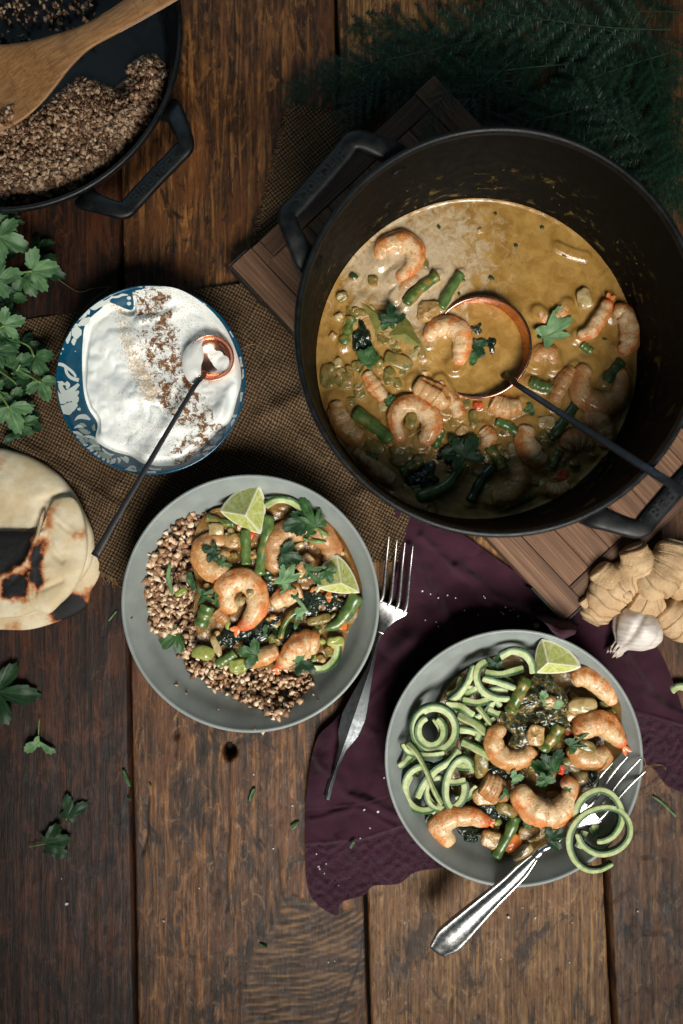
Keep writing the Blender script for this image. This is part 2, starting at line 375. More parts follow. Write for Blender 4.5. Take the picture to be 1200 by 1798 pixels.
def napkin_mat():
    m = Mat('purple_linen'); a = m.attr(); o = m.obj(); v = m.rot(o, (0, 0, R(-14)))
    s = m.sep(v); wx = m.math('SINE', m.math('MULTIPLY', s[0], 60)); wy = m.math('SINE', m.math('MULTIPLY', s[1], 60))
    n = m.noise(o, .5, 4); fn = m.noise(m.rot(v, (0, 0, 0), (14, 1.5, 1)), 1, 3); fn2 = m.noise(m.rot(v, (0, 0, 0), (1.5, 14, 1)), 1, 3)
    c = m.mix(m.mr(n, .3, .7), lin(50, 24, 35), lin(64, 33, 47)); c = m.mix(m.math('MULTIPLY', m.math('ADD', fn, fn2), .3), c, lin(50, 22, 36))
    vo = m.noise(m.rot(v, (0, 0, .2), (2.6, 5.4, 1)), 1, 4, .7, 2.5); vn_ = m.noise(o, 2.2, 6, .75, 1.6)
    lace = m.math('ADD', m.mr(vo, .35, .6), m.math('MULTIPLY', vn_, 1.0))
    cl = m.ramp(lace, [(.45, lin(12, 5, 9)), (.8, lin(48, 21, 36)), (1, lin(78, 38, 58))])
    c = m.mix(a[0], c, cl)
    h = m.mix(a[0], m.math('MULTIPLY', m.math('ADD', m.math('ADD', wx, wy), m.math('ADD', fn, fn2)), .08), lace)
    return m.set(col=c, rough=.85, normal=m.bump(h, .8, .12), spec=.12, sheen=.12)
NM = napkin_mat()
nap = thing('napkin', 'plum purple linen napkin with a wide lace border under the zucchini noodle bowl', 'napkin', W(800, 1200, 0))
sc_b = [(560, 1592), (592, 1608), (600, 1585), (640, 1572), (656, 1556), (700, 1552), (730, 1532), (778, 1522), (800, 1500), (900, 1450), (1040, 1380), (1120, 1345), (1150, 1352), (1172, 1380), (1215, 1400), (1260, 1440)]
P, U, Vv = coons([(690, 870), (800, 930), (900, 1000), (1000, 1060), (1060, 1085), (1110, 1110), (1150, 1130)], sc_b,
                 [(690, 870), (700, 980), (668, 1110), (640, 1200), (590, 1262), (556, 1300), (540, 1380), (536, 1480), (541, 1560), (560, 1592)],
                 [(1150, 1130), (1172, 1170), (1215, 1290), (1260, 1440)], 330, 300)
Q = P*.05
lz = linedist(P[..., 0], P[..., 1], [(536, 1482), (590, 1478), (640, 1472), (700, 1452), (780, 1425), (900, 1370), (1000, 1300), (1118, 1248), (1200, 1272), (1260, 1290)])
side = np.where(P[..., 0] < 1110, P[..., 1]-np.interp(P[..., 0], [536, 590, 640, 700, 780, 900, 1000, 1118], [1482, 1478, 1472, 1452, 1425, 1370, 1300, 1248]), P[..., 1]-np.interp(P[..., 0], [1110, 1200, 1260], [1250, 1274, 1292]))
lm = sstep(-1, 3, side)
hem = np.exp(-(lz/2.2)**2)*.1+np.exp(-((side+62)/2.)**2)*.07*(P[..., 0] < 900)-np.exp(-((side+58)/2.)**2)*.06*(P[..., 0] < 900)
f = 1.0*np.abs(fbm(np.stack([Q[..., 0]*.13+Q[..., 1]*.06, Q[..., 1]*.17-Q[..., 0]*.1], -1), 1, 3, 51))+.25*fbm(Q, .35, 3, 52)
rid = .9*np.exp(-(linedist(P[..., 0], P[..., 1], [(690, 1330), (640, 1420), (600, 1500)])/26)**2)*.5
for l_, w_, h_ in (([(720, 960), (770, 1060), (800, 1150)], 9, .5), ([(800, 990), (860, 1040), (940, 1080)], 8, .45), ([(560, 1330), (610, 1400), (700, 1430)], 9, .45), ([(600, 1250), (660, 1290), (690, 1380)], 8, .4), ([(548, 1440), (620, 1420), (690, 1450)], 6, .3), ([(740, 940), (860, 1060)], 7, .4), ([(640, 1240), (700, 1180), (760, 1150)], 7, .35), ([(1100, 1150), (1140, 1220), (1200, 1262)], 8, .5), ([(590, 1470), (640, 1530), (650, 1560)], 6, .25)):
    l2 = linedist(P[..., 0]+6*fbm(Q, .7, 2, 81), P[..., 1]+6*fbm(Q, .7, 2, 82), l_); rid += h_*np.exp(-(l2/w_)**2)
rid += .7*np.exp(-(linedist(P[..., 0], P[..., 1], [(720, 1130), (640, 1210), (580, 1300), (560, 1400)])/20)**2)
rid += 1.2*np.exp(-(linedist(P[..., 0], P[..., 1], [(700, 1010), (660, 1120)])/16)**2)*.5
rid += .6*np.exp(-(linedist(P[..., 0], P[..., 1], [(690, 1150), (800, 1060), (920, 1075)])/24)**2)
lacez = lm*(.10*fbm(Q, 2.4, 3, 60)+.07*np.sin(Q[..., 0]*5+3*fbm(Q, .8, 2, 61))*np.sin(Q[..., 1]*5.5+3*fbm(Q, .8, 2, 62)))
h2 = np.clip(f+.12, .02, 2)*(1-.45*lm)+rid*(1-lm*.6)+hem+lacez
h2 = h2*(1-.8*np.exp(-(np.hypot(P[..., 0]-903, P[..., 1]-1332)/150)**4))
sheet('linen_panel', P, h2, NM, nap, .35, dd=np.stack([lm, U, Vv], -1))
# small flap of the napkin turned up over the bowl rim
P, U, Vv = coons([(935, 1078), (965, 1072), (995, 1078), (1018, 1094)], [(962, 1098), (972, 1112), (988, 1122), (1010, 1114)], [(935, 1078), (962, 1098)], [(1018, 1094), (1010, 1114)], 40, 60)
hz = 1.3+4.1*sstep(0, .7, Vv)-.5*sstep(.8, 1, Vv)*(.4+U)+.25*np.sin(U*9+Vv*3)*(.3+Vv)
sheet('napkin_flap', P, hz, NM, nap, .0)

# ------------------------------------------------------------------ crate board
def walnut(name, shift=0, warm=0):
    m = Mat(name); v = m.obj(rot=(0, 0, -CR_ANG), loc=(shift, shift, 0), rnd=True)
    n1 = m.noise(m.rot(v, (0, 0, 0), (.12, 5, 5)), 1, 8, .65, .4); n2 = m.noise(m.rot(v, (0, 0, 0), (.05, .8, 1)), 1, 3, .5, .5)
    n3 = m.noise(m.rot(v, (0, 0, 0), (.8, 14, 1)), 1, 3, .7)
    rn = m.rand()
    c = m.ramp(n1, [(.25, lin(54, 37, 28)), (.5, lin(112, 82, 62)), (.75, lin(158, 122, 94))])
    c = m.mix(m.mr(n2, .4, .7, 0, .6), c, lin(70, 50, 38)); c = m.mix(m.math('MULTIPLY', rn, .4), c, m.mix(.5, c, lin(140, 100, 72)))
    c = m.mix(m.mr(n3, .62, .8, 0, .6), c, lin(40, 27, 20))
    return m.set(col=c, rough=.6, normal=m.bump(n1, .4, .05), spec=.3)
CZ = 2.8
cL, cT, cB = W(405, 466, CZ), W(766, 133, CZ), W(992, 1092, CZ)
ux = (cB-cL)[:2]; LU = np.linalg.norm(ux); ux = ux/LU; vy = np.array([-ux[1], ux[0]]); LV = abs(np.dot((cT-cL)[:2], vy))
CR_ANG = math.atan2(ux[1], ux[0])
WN = walnut('walnut'); WNx = Mat('rail_wood')
def walnut_cross():
    m = WNx; v = m.obj(rot=(0, 0, -CR_ANG), rnd=True)
    n1 = m.noise(m.rot(v, (0, 0, 0), (5, .12, 5)), 1, 8, .65, .4)
    c = m.ramp(n1, [(.25, lin(40, 27, 21)), (.5, lin(84, 60, 45)), (.75, lin(120, 90, 68))])
    return m.set(col=c, rough=.6, normal=m.bump(n1, .4, .05), spec=.3)
walnut_cross()
mi = Mat('rusty_iron'); o_ = mi.obj(); nn = mi.noise(o_, 1.6, 5, .7); 
mi.set(col=mi.mix(mi.mr(nn, .6, .66), mi.ramp(mi.noise(o_, 5, 4), [(.3, lin(22, 22, 22)), (.7, lin(58, 54, 50))]), lin(160, 78, 38)), rough=.55, metal=.25, normal=mi.bump(nn, .5, .08))
def CP(u, v, z): p = cL[:2]+ux*u+vy*v; return np.array([p[0], p[1], z])
crate = thing('crate_board', 'low wooden crate turned over with slatted top and dark iron corners under the big pot', 'crate', CP(LU/2, LV/2, 0))
def cbox(name, u0, u1, v0, v1, z0, z1, mat, bev=.06):
    return mk(name, *box(CP((u0+u1)/2, (v0+v1)/2, z0), u1-u0, v1-v0, z1-z0, CR_ANG, bev, .008)[:2], mat, crate, smooth=False)
rw = 2.3; ew = 1.9
cbox('rail', 0.05, LU-.05, .05, rw, .9, CZ, WN); cbox('rail', 0.05, LU-.05, LV-rw, LV-.05, .9, CZ, WN)
cbox('corner_block', .12, rw-.3, rw+.04, rw+.9, .9, CZ-.02, WN)
cbox('cross_rail', .12, ew, rw+.94, LV-rw-.04, .9, CZ, WNx.m); cbox('cross_rail', LU-ew, LU-.12, rw+.04, LV-rw-.04, .9, CZ, WNx.m)
ns = 8; sv = (LV-2*rw-.1)/ns
for k in range(ns):
    cbox('slat', ew+.05, LU-ew-.05, rw+.05+k*sv+.02, rw+.05+(k+1)*sv-.03, 1.6, CZ-.03-.05*RNG.random(), WN, .04)
cbox('side_board', .1, LU-.1, .1, .5, .05, .88, WNx.m); cbox('side_board', .1, LU-.1, LV-.5, LV-.1, .05, .88, WNx.m)
cbox('end_board', .1, .5, .55, LV-.55, .05, .88, WNx.m); cbox('end_board', LU-.5, LU-.1, .55, LV-.55, .05, .88, WNx.m)
for (a, b, c, d_) in ((-.16, .02, -.14, 1.9), (LU-.02, LU+.16, -.14, 2.6)): cbox('corner_iron', a, b, c, d_, .3, CZ+.05, mi.m, .03)
cbox('edge_iron', .05, 4.0, -.16, .02, .3, CZ+.04, mi.m, .03); cbox('edge_iron', 4.4, 14.5, -.18, .02, 1.7, CZ-.1, mi.m, .03)
cbox('edge_iron', LU-4, LU-.06, -.16, .02, .3, CZ+.04, mi.m, .03)

# ------------------------------------------------------------------ cast iron
def iron_mat(name, base=(6, 8, 9), splash=False):
    m = Mat(name); o = m.obj(); n = m.noise(o, 9, 3, .6); n2 = m.noise(o, 1.2, 4, .6)
    c = m.mix(m.mr(n2, .35, .7), lin(*base), lin(base[0]+7, base[1]+8, base[2]+8)); r = m.mr(n2, .3, .7, .38, .55)
    nm = m.bump(n, .35, .03)
    if splash:
        a = m.attr(); s = m.sep(m.obj())
        # dried curry splashes in a band above the stew, stretched round the wall
        v = m.N.new('ShaderNodeCombineXYZ'); m.link(m.math('MULTIPLY', a[1], 60), v.inputs[0]); m.link(m.math('MULTIPLY', a[2], 1.0), v.inputs[1])
        q = m.noise(v.outputs[0], 1.0, 7, .74, .5); q2 = m.noise(v.outputs[0], .33, 3, .5)
        v5 = m.N.new('ShaderNodeCombineXYZ'); m.link(m.math('MULTIPLY', a[1], 190), v5.inputs[0]); m.link(m.math('MULTIPLY', a[2], 1.6), v5.inputs[1])
        sp = m.noise(v5.outputs[0], 1, 2, .5)
        band = m.math('MULTIPLY', m.mr(a[2], 12.6, 9.0), m.mr(q2, .36, .55))
        msk = m.math('MULTIPLY', band, m.math('MAXIMUM', m.math('MULTIPLY', m.mr(q, .54, .68), .6), m.mr(sp, .69, .74)))
        c = m.mix(m.math('MULTIPLY', msk, .85), c, m.mix(m.noise(o, 2), lin(120, 98, 44), lin(170, 150, 84)))
    return m.set(col=c, rough=m.mr(n2, .3, .7, .5, .65) if splash else r, normal=nm, spec=.06 if splash else .42)
IR = iron_mat('black_iron'); IRS = iron_mat('black_iron_splashed', (9, 9, 8), True)
def text_mesh(body, size):
    cu = bpy.data.curves.new('t', 'FONT'); cu.body = body; cu.size = size; cu.extrude = .03; cu.align_x = 'CENTER'; cu.align_y = 'CENTER'; cu.space_character = 1.12; cu.offset = .012
    to = bpy.data.objects.new('t', cu); COL.objects.link(to); bpy.context.view_layer.update()
    me = to.to_mesh(); V = np.array([v.co[:] for v in me.vertices]); F = [list(p.vertices) for p in me.polygons]
    to.to_mesh_clear(); bpy.data.objects.remove(to); bpy.data.curves.remove(cu); return V, F
TV, TF = text_mesh('Blacklock', 1.0)
ILM = Mat('worn_iron_lettering'); ILM.set(col=lin(24, 28, 30), rough=.38, spec=.6)
def loop_handle(parent, cx, cy, Rr, mid, z, wd, th, ra=20, rc=12.5, ext=1.19, droop=.5):
    """bent bar from rim to rim, with raised lettering on the outer run"""
    def pp(ang, r, dz): a = R(ang); return np.array([cx+r*math.cos(a), cy+r*math.sin(a), z+dz])
    e = ext
    pts = [pp(mid-ra, Rr*.985, -1.0), pp(mid-ra+1, Rr*1.03, -.3), pp(mid-rc-2.2, Rr*(e-.055), .1), pp(mid-rc+.6, Rr*(e-.004), .1), pp(mid-rc+4, Rr*(e-.015), 0),
           pp(mid, Rr*(e-.03), 0), pp(mid+rc-4, Rr*(e-.015), 0), pp(mid+rc-.6, Rr*(e-.004), .1), pp(mid+rc+2.2, Rr*(e-.055), .1), pp(mid+ra-1, Rr*1.03, -.3), pp(mid+ra, Rr*.985, -1.0)]
    P = cat(pts, 90)
    a = np.arange(16)/16*2*PI; pr = np.stack([np.sign(np.cos(a))*np.abs(np.cos(a))**.55, np.sign(np.sin(a))*np.abs(np.sin(a))**.55], 1)
    v, f, d = tube(P, np.array([1.5, 1.1, .95, 1, 1, 1, 1, 1, .95, 1.1, 1.5])*wd, np.array([1.3, 1, 1, 1, 1, 1, 1, 1, 1, 1, 1.3])*th, prof=pr)
    h = mk('handle', v, f, IR, parent)
    a = R(mid); c = np.array([cx+Rr*(e-.03)*math.cos(a), cy+Rr*(e-.03)*math.sin(a)])
    L = 2*Rr*e*math.sin(R(rc-3.5)); k = L/(TV[:, 0].max()-TV[:, 0].min())*.92; ky = wd*1.15/.75
    tx = np.array([-math.sin(a), math.cos(a)]); ty = np.array([-math.cos(a), -math.sin(a)])
    V = np.stack([c[0]+TV[:, 0]*k*tx[0]+TV[:, 1]*ky*ty[0], c[1]+TV[:, 0]*k*tx[1]+TV[:, 1]*ky*ty[1], z+th+TV[:, 2]*2.4+.01+0*TV[:, 0]], 1)
    mk('raised_lettering', V, TF, ILM.m, h, smooth=False)
# pot
pc = W(879, 581, 16); PR = PX(364, 16)
pot = thing('dutch_oven', 'large black cast iron pot full of curry standing on the wooden crate', 'pot', (pc[0], pc[1], CZ))
def wall(r0, z0, r1, z1, n): return [(r0+(r1-r0)*t, z0+(z1-z0)*t) for t in np.linspace(0, 1, n)]
bodyp = [(0, CZ+.02), (12, CZ+.02), (12.8, CZ+.25), (13.2, CZ+.9)]+wall(13.3, 4.4, 14.05, 15.0, 6)+[(14.28, 15.2), (14.3, 15.7), (14.2, 15.95), (14.0, 16.0), (13.85, 15.9), (13.8, 15.5)]
v, f, d = lathe(bodyp, pc[0], pc[1], 160); mk('outer_wall', v, f, IR, pot, d)
inp = wall(13.8, 15.5, 13.05, 5.2, 30)+[(12.8, 4.0), (12, 3.5), (6, 3.4), (0.01, 3.4)]
v, f, d = lathe(inp, pc[0], pc[1], 200)
mk('inner_wall', v, f, IRS, pot, d)
loop_handle(pot, pc[0], pc[1], PR, 138.5, 14.6, .72, .5)
loop_handle(pot, pc[0], pc[1], PR, -41.5, 14.6, .72, .5)
# skillet
SK = W(-3, 48, 5.5); SR = PX(323, 5.5)
sk = thing('skillet', 'black cast iron skillet of toasted buckwheat cut off by the top left corner', 'skillet', (SK[0], SK[1], 0))
pr_ = [(0, .02), (12.2, .02), (12.8, .4), (SR-.05, 4.9), (SR, 5.3), (SR-.05, 5.48), (SR-.3, 5.5), (SR-.42, 5.35), (13.0, .9), (12.4, .5), (0.01, .5)]
v, f, d = lathe([pr_[0]]+[p for p in pr_[1:]], SK[0], SK[1], 160); mk('pan_body', v, f, IR, sk, d)
loop_handle(sk, SK[0], SK[1], SR, -43.5, 4.7, .72, .35)
# ------------------------------------------------------------------ grey bowls
def stoneware():
    m = Mat('grey_stoneware'); o = m.obj(); n = m.noise(o, .5, 4); sp = m.voro(o, 3.2, 'F1'); n2 = m.noise(o, 1.3, 2)
    spk = m.math('MULTIPLY', m.mr(sp, .11, .07), m.mr(n2, .5, .6))
    c = m.mix(m.mr(n, .35, .7), lin(132, 139, 136), lin(144, 151, 147)); c = m.mix(m.math('MULTIPLY', spk, .75), c, lin(46, 42, 38))
    return m.set(col=c, rough=.42, normal=m.bump(m.noise(o, 12, 2), .12, .02), spec=.4)
SW = stoneware()
BR = PX(228, 5)
BPROF = [(0, .12), (5.4, .12), (5.6, 0), (6.0, 0), (6.15, .25), (7.6, 1.3), (9.2, 2.9), (10.1, 4.2), (BR-.04, 4.85), (BR, 4.95), (BR-.08, 5.02), (BR-.2, 5.04), (BR-.32, 4.98), (BR-.4, 4.8),
         (9.5, 3.9), (8.8, 2.9), (7.8, 1.9), (6.7, 1.2), (5.4, .85), (3.5, .75), (.01, .72)]
def zbowl(r): return np.interp(r, [0, 3.5, 5.4, 6.7, 7.8, 8.8, 9.5, BR-.4], [.72, .75, .85, 1.2, 1.9, 2.9, 3.9, 4.8])
def bowl(px, py, label):
    c = W(px, py, 5); t = thing('serving_bowl', label, 'bowl', (c[0], c[1], 0), 'grey serving bowls')
    P = cat([(r, z, 0) for r, z in BPROF], 120)
    v, f, d = lathe([(abs(p[0])+.001, p[1]) for p in P], c[0], c[1], 180); mk('bowl_body', v, f, SW, t, d); return c[:2]
C1 = bowl(440, 1060, 'shallow grey bowl of buckwheat and shrimp curry on the burlap edge')
C2 = bowl(903, 1332, 'shallow grey bowl of zucchini noodles and shrimp curry on the purple napkin')

# ------------------------------------------------------------------ yogurt bowl
me_ = Mat('blue_enamel'); me_.set(col=me_.mix(me_.mr(me_.noise(me_.obj(), .8), .4, .6), lin(8, 66, 92), lin(12, 74, 100)), rough=.22, spec=.6)
mw_ = Mat('white_glaze'); mw_.set(col=lin(196, 204, 198), rough=.25, spec=.5)
mg_ = Mat('sage_glaze'); mg_.set(col=lin(142, 156, 146), rough=.25, spec=.5)
YC = W(264.5, 666.5, 5); YR = PX(167, 5)
yb = thing('yogurt_bowl', 'round teal blue bowl with white flower pattern filled with spiced yogurt', 'bowl', (YC[0], YC[1], 0))
yin = [(YR-.03, 4.95), (YR-.1, 5.0), (YR-.18, 4.95), (7.2, 4.3), (6.6, 3.6), (6.1, 2.8), (5.2, 1.6), (3.8, .7), (.01, .5)]
v, f, d = lathe([(.01, .15), (3.6, .15), (3.7, 0), (4.0, 0), (4.1, .3), (5.6, 1.3), (6.9, 3.0), (7.5, 4.3), (YR, 4.9)]+yin, YC[0], YC[1], 160); mk('bowl_body', v, f, me_.m, yb, d)
def zy(r): return np.interp(r, [0, 3.8, 5.2, 6.1, 6.6, 7.2, YR-.18, YR-.1], [.5, .7, 1.6, 2.8, 3.6, 4.3, 4.95, 5.0])
def on_bowl(x, y):    # where the sight line through this point of the photograph meets the inner wall
    z = 4.5
    for _ in range(14):
        p = W(x, y, z); r = np.hypot(p[0]-YC[0], p[1]-YC[1]); z = .5*z+.5*float(zy(min(r, YR-.1)))
    p = W(x, y, z); d_ = p[:2]-YC[:2]; r = np.linalg.norm(d_)
    if r > YR-.12: p[:2] = YC[:2]+d_/r*(YR-.12)
    return p
def motif(strokes, mat, name, lift):
    for s in strokes:
        pts, wd = s; c = cat(pts, max(10, 5*len(pts))); n = len(c)
        T = np.gradient(c, axis=0); T /= np.linalg.norm(T, axis=1)[:, None]+1e-9; N_ = np.stack([-T[:, 1], T[:, 0]], 1)
        ww = np.interp(np.linspace(0, 1, n), np.linspace(0, 1, len(wd)), wd)
        V = []
        for i in range(n):
            for s_ in (-1, -.33, .33, 1):
                q = c[i]+N_[i]*ww[i]*s_*.5; p = on_bowl(q[0], q[1]); dd = p[:2]-YC[:2]; dd /= np.linalg.norm(dd)
                V.append((p[0]-dd[0]*lift*.6, p[1]-dd[1]*lift*.6, p[2]+lift))
        mk(name, np.array(V), grid_faces(n, 4), mat, yb)
def Z6(l): return [(90+x/6, 490+y/6) for x, y in l]
def Z7(l): return [(90+x/6, 660+y/6) for x, y in l]
def Z8(l): return [(260+x*.1946, 500+y*.1946) for x, y in l]
dot = lambda x, y, r: ([(x-r, y), (x, y), (x+r, y)], [r*.9, 2*r, r*.9])
whites = [(Z6([(640, 190), (700, 185), (750, 165), (810, 165)]), [3, 4, 4.5, 1.5]), (Z6([(520, 210), (550, 180), (600, 165), (630, 150)]), [2, 5, 4, 5]), (Z6([(520, 215), (560, 235), (610, 210), (650, 180)]), [2, 3, 3, 4]),
          (Z6([(400, 290), (450, 300), (500, 270), (560, 250), (620, 225)]), [5, 9, 10, 8, 3]), (Z6([(480, 230), (500, 250), (520, 240)]), [4, 6, 3]),
          (Z6([(360, 310), (390, 330), (395, 370)]), [5, 6, 3]), (Z6([(270, 430), (310, 395), (350, 370), (385, 345)]), [2, 9, 10, 3]), (Z6([(290, 480), (340, 455), (380, 430), (405, 400)]), [4, 12, 12, 2]),
          (Z6([(225, 500), (260, 480), (310, 490)]), [3, 4, 3]), (Z6([(215, 560), (265, 560), (320, 560)]), [10, 25, 8]), (Z6([(240, 620), (270, 600), (300, 590)]), [5, 9, 3]),
          (Z6([(170, 680), (175, 620), (190, 570), (205, 550)]), [2, 9, 9, 3]), (Z6([(240, 695), (235, 660), (250, 630)]), [3, 8, 7]), (Z6([(130, 620), (160, 570), (200, 535)]), [1.5, 3, 2]),
          (Z6([(245, 430), (250, 450), (255, 465)]), [1.5, 3, 1]), (Z6([(200, 495), (215, 515), (225, 520)]), [1.5, 3, 1]),
          dot(90+820/6, 490+198/6, 3.6), dot(90+820/6, 490+256/6, 3.6), dot(90+122/6, 490+735/6, 1.8), dot(90+98/6, 490+783/6, 2), dot(90+255/6, 490+760/6, 1),
          (Z6([(45, 895), (110, 900), (170, 935), (230, 985), (260, 1030)]), [5, 6, 5, 5, 4]), (Z6([(150, 930), (165, 990), (210, 1040), (290, 1065)]), [5, 5, 6, 7]),
          (Z7([(60, 60), (120, 80), (150, 90)]), [0.5, 8, 2]), (Z7([(95, 80), (105, 130), (150, 185), (220, 150), (290, 85)]), [7, 9, 12, 9, 5]), (Z7([(150, 70), (175, 95), (165, 135)]), [8, 8, 4]),
          (Z7([(45, 140), (75, 200), (130, 235), (210, 225), (290, 160)]), [4, 9, 12, 14, 4]), (Z7([(55, 240), (100, 265), (160, 265)]), [4, 10, 8]), (Z7([(75, 320), (130, 340), (200, 330), (270, 290)]), [4, 14, 18, 8]),
          (Z7([(110, 385), (150, 380), (190, 385), (215, 370)]), [5, 8, 9, 4]), (Z7([(220, 270), (260, 250), (285, 220)]), [9, 12, 3]), (Z7([(275, 350), (300, 350), (295, 335)]), [3, 5, 2]),
          (Z7([(245, 470), (290, 435), (350, 430), (410, 460)]), [1, 7, 9, 3]), (Z7([(240, 550), (290, 530), (340, 540)]), [1, 6, 3]), (Z7([(220, 590), (270, 600), (330, 625)]), [2, 6, 2]),
          (Z7([(240, 640), (290, 645), (340, 640)]), [1, 5, 3]), (Z7([(270, 680), (310, 690), (350, 700)]), [1, 5, 2]), (Z7([(310, 725), (350, 730), (385, 725)]), [1.5, 5, 2]), (Z7([(330, 640), (390, 640), (450, 660), (500, 730)]), [2, 5, 5, 1]),
          (Z7([(360, 770), (400, 760), (450, 735), (510, 745)]), [2, 5, 5, 2]), (Z7([(390, 810), (430, 780), (470, 770)]), [1, 6, 2]), (Z7([(430, 850), (460, 830), (490, 800)]), [1, 6, 2]), (Z7([(480, 870), (500, 850), (520, 820)]), [1, 6, 2]),
          (Z7([(540, 905), (550, 880), (560, 850)]), [1, 6, 2]), (Z7([(590, 925), (600, 900), (600, 870)]), [1, 7, 2]), (Z7([(620, 930), (650, 900), (680, 870)]), [1, 9, 3]), (Z7([(540, 770), (580, 810), (620, 830), (660, 830)]), [3, 4, 4, 2]),
          (Z7([(700, 860), (720, 890), (710, 920)]), [2, 6, 2]), (Z7([(770, 850), (800, 880), (805, 920)]), [3, 7, 2]), (Z7([(730, 855), (770, 880), (800, 915)]), [2, 5, 2]),
          (Z7([(750, 1000), (800, 1000), (850, 1010), (900, 1015)]), [2, 8, 9, 7]), (Z7([(800, 985), (840, 960), (880, 965), (890, 990)]), [2, 5, 5, 2]), (Z7([(975, 1020), (1040, 1028), (1105, 1022)]), [7, 8, 7]), (Z7([(1020, 970), (1080, 985), (1160, 985)]), [2, 3, 3]),
          (Z8([(270, 1675), (340, 1660), (420, 1620)]), [3, 7, 3]), (Z8([(490, 1520), (520, 1530), (540, 1510)]), [2, 5, 2]), (Z8([(500, 1500), (560, 1470), (610, 1455)]), [2, 5, 2]), (Z8([(530, 1545), (590, 1500), (630, 1460)]), [2, 4, 2]),
          (Z8([(760, 1290), (765, 1250), (780, 1210)]), [3, 6, 3]), (Z8([(740, 1180), (790, 1185), (825, 1180)]), [3, 5, 6]), (Z8([(840, 1055), (850, 1010), (850, 970)]), [4, 7, 5]), (Z8([(850, 850), (865, 800), (855, 760)]), [2, 5, 2]),
          (Z8([(845, 740), (850, 690), (835, 650)]), [5, 8, 5]), (Z8([(770, 470), (760, 440), (740, 420)]), [2, 5, 3]), (Z8([(500, 165), (520, 170), (530, 180)]), [2, 4, 2]),
          (Z6([(990, 70), (1060, 72), (1150, 80), (1260, 85)]), [6, 8, 8, 5]), (Z6([(1000, 120), (1030, 130), (1050, 125)]), [3, 4, 2]), (Z6([(860, 80), (900, 75), (960, 80)]), [2, 3, 2])]
sages = [(Z7([(290, 560), (340, 580), (390, 600), (410, 590)]), [2, 8, 8, 3]), (Z7([(390, 680), (430, 690), (480, 720)]), [3, 10, 3]), (Z7([(300, 500), (330, 515), (370, 530)]), [2, 7, 2]), (Z7([(430, 530), (450, 570), (450, 510)]), [2, 5, 2]),
         (Z7([(270, 620), (310, 650), (330, 690), (370, 720)]), [2, 7, 8, 2]), (Z7([(440, 770), (480, 765), (520, 780)]), [3, 9, 3]), (Z7([(500, 800), (540, 830), (590, 850), (640, 860)]), [2, 9, 9, 3]), (Z7([(350, 640), (370, 670), (380, 700)]), [2, 6, 3])]
motif(whites, mw_.m, 'painted_flower', .012); motif(sages, mg_.m, 'painted_leaf', .02)

def yogurt_mat():
    m = Mat('yogurt_spiced'); a = m.attr(); o = m.obj()
    n = m.noise(o, .9, 4); n2 = m.noise(o, 2.6, 6, .75, .3); n3 = m.noise(o, 9, 3, .7); vo = m.voro(o, 7, 'F1')
    clump = m.math('ADD', a[0], m.math('ADD', m.math('MULTIPLY', m.math('SUBTRACT', m.noise(o, 1.5, 6, .72, .5), .5), 2.2), m.math('MULTIPLY', m.math('SUBTRACT', n3, .5), .9)))
    msk = m.mr(clump, .52, .66)
    light = m.math('MULTIPLY', m.mr(m.math('ADD', a[1], m.math('MULTIPLY', m.math('SUBTRACT', m.noise(o, 6, 4, .75), .5), 2.6)), .72, .86), .75)
    dots = m.math('MULTIPLY', m.mr(vo, .26, .16), m.mr(m.math('ADD', a[2], m.math('SUBTRACT', m.noise(o, 3, 2), .5)), .35, .6))
    base = m.mix(m.mr(n, .4, .65), lin(240, 241, 235), lin(228, 232, 228))
    base = m.mix(m.mr(m.noise(o, 1.4, 3, .5, 1), .62, .72, 0, .35), base, lin(150, 172, 166))
    sp = m.mix(m.noise(o, 6, 3), lin(142, 92, 42), lin(84, 50, 24)); sp = m.mix(m.mr(n2, .52, .62), sp, lin(58, 32, 16)); sp = m.mix(m.mr(n3, .55, .7), sp, lin(168, 124, 62))
    c = m.mix(light, base, lin(190, 150, 92)); c = m.mix(dots, c, lin(132, 84, 38)); c = m.mix(msk, c, sp)
    r = m.mr(m.math('MAXIMUM', msk, light), 0, 1, .28, .85)
    h = m.math('ADD', m.math('MULTIPLY', n, .35), m.math('MULTIPLY', m.math('MULTIPLY', msk, n3), 1.6))
    return m.set(col=c, rough=r, normal=m.bump(h, .4, .12), sss=.12, sssr=(.3, .3, .25))
yo = pxo([(236, 512), (300, 506), (352, 530), (392, 570), (416, 620), (424, 665), (415, 700), (404, 738), (384, 752), (362, 775), (320, 812), (280, 818), (262, 815), (246, 812), (225, 800), (192, 790), (165, 772), (160, 740), (144, 712), (136, 680), (135, 640), (140, 600), (150, 566), (178, 540), (190, 530), (222, 538), (232, 528)], 4.6)
x, y, rho, th_, F = star(yo, YC[0], YC[1], 260, 120, .8)
P2 = np.stack([x, y], -1); rr = np.hypot(x-YC[0], y-YC[1])
px_ = x/(70.4/75*.05)+600; py_ = 899-y/(70.4/75*.05)
ed = zy(rr)+.02; z = 4.15+.5*fbm(P2, .42, 2, 71)+.26*np.abs(fbm(P2+3, .9, 2, 72))+.02*fbm(P2, 3, 2, 75)
z -= .7*np.exp(-(((px_-345)/60)**2+((py_-560)/36)**2))*.6+.55*np.exp(-(((px_-372)/48)**2+((py_-628)/48)**2)); z += .5*np.exp(-(((px_-392)/22)**2+((py_-720)/34)**2))+.3*np.exp(-(linedist(px_, py_, [(240, 560), (285, 552), (310, 545)])/7)**2)
k_ = sstep(.99, .88, rho); z = np.maximum(ed, z)*k_+ed*(1-k_)
lane = linedist(px_, py_, [(262, 515), (275, 560), (282, 620), (300, 660), (312, 700), (345, 730), (360, 770), (330, 800)])
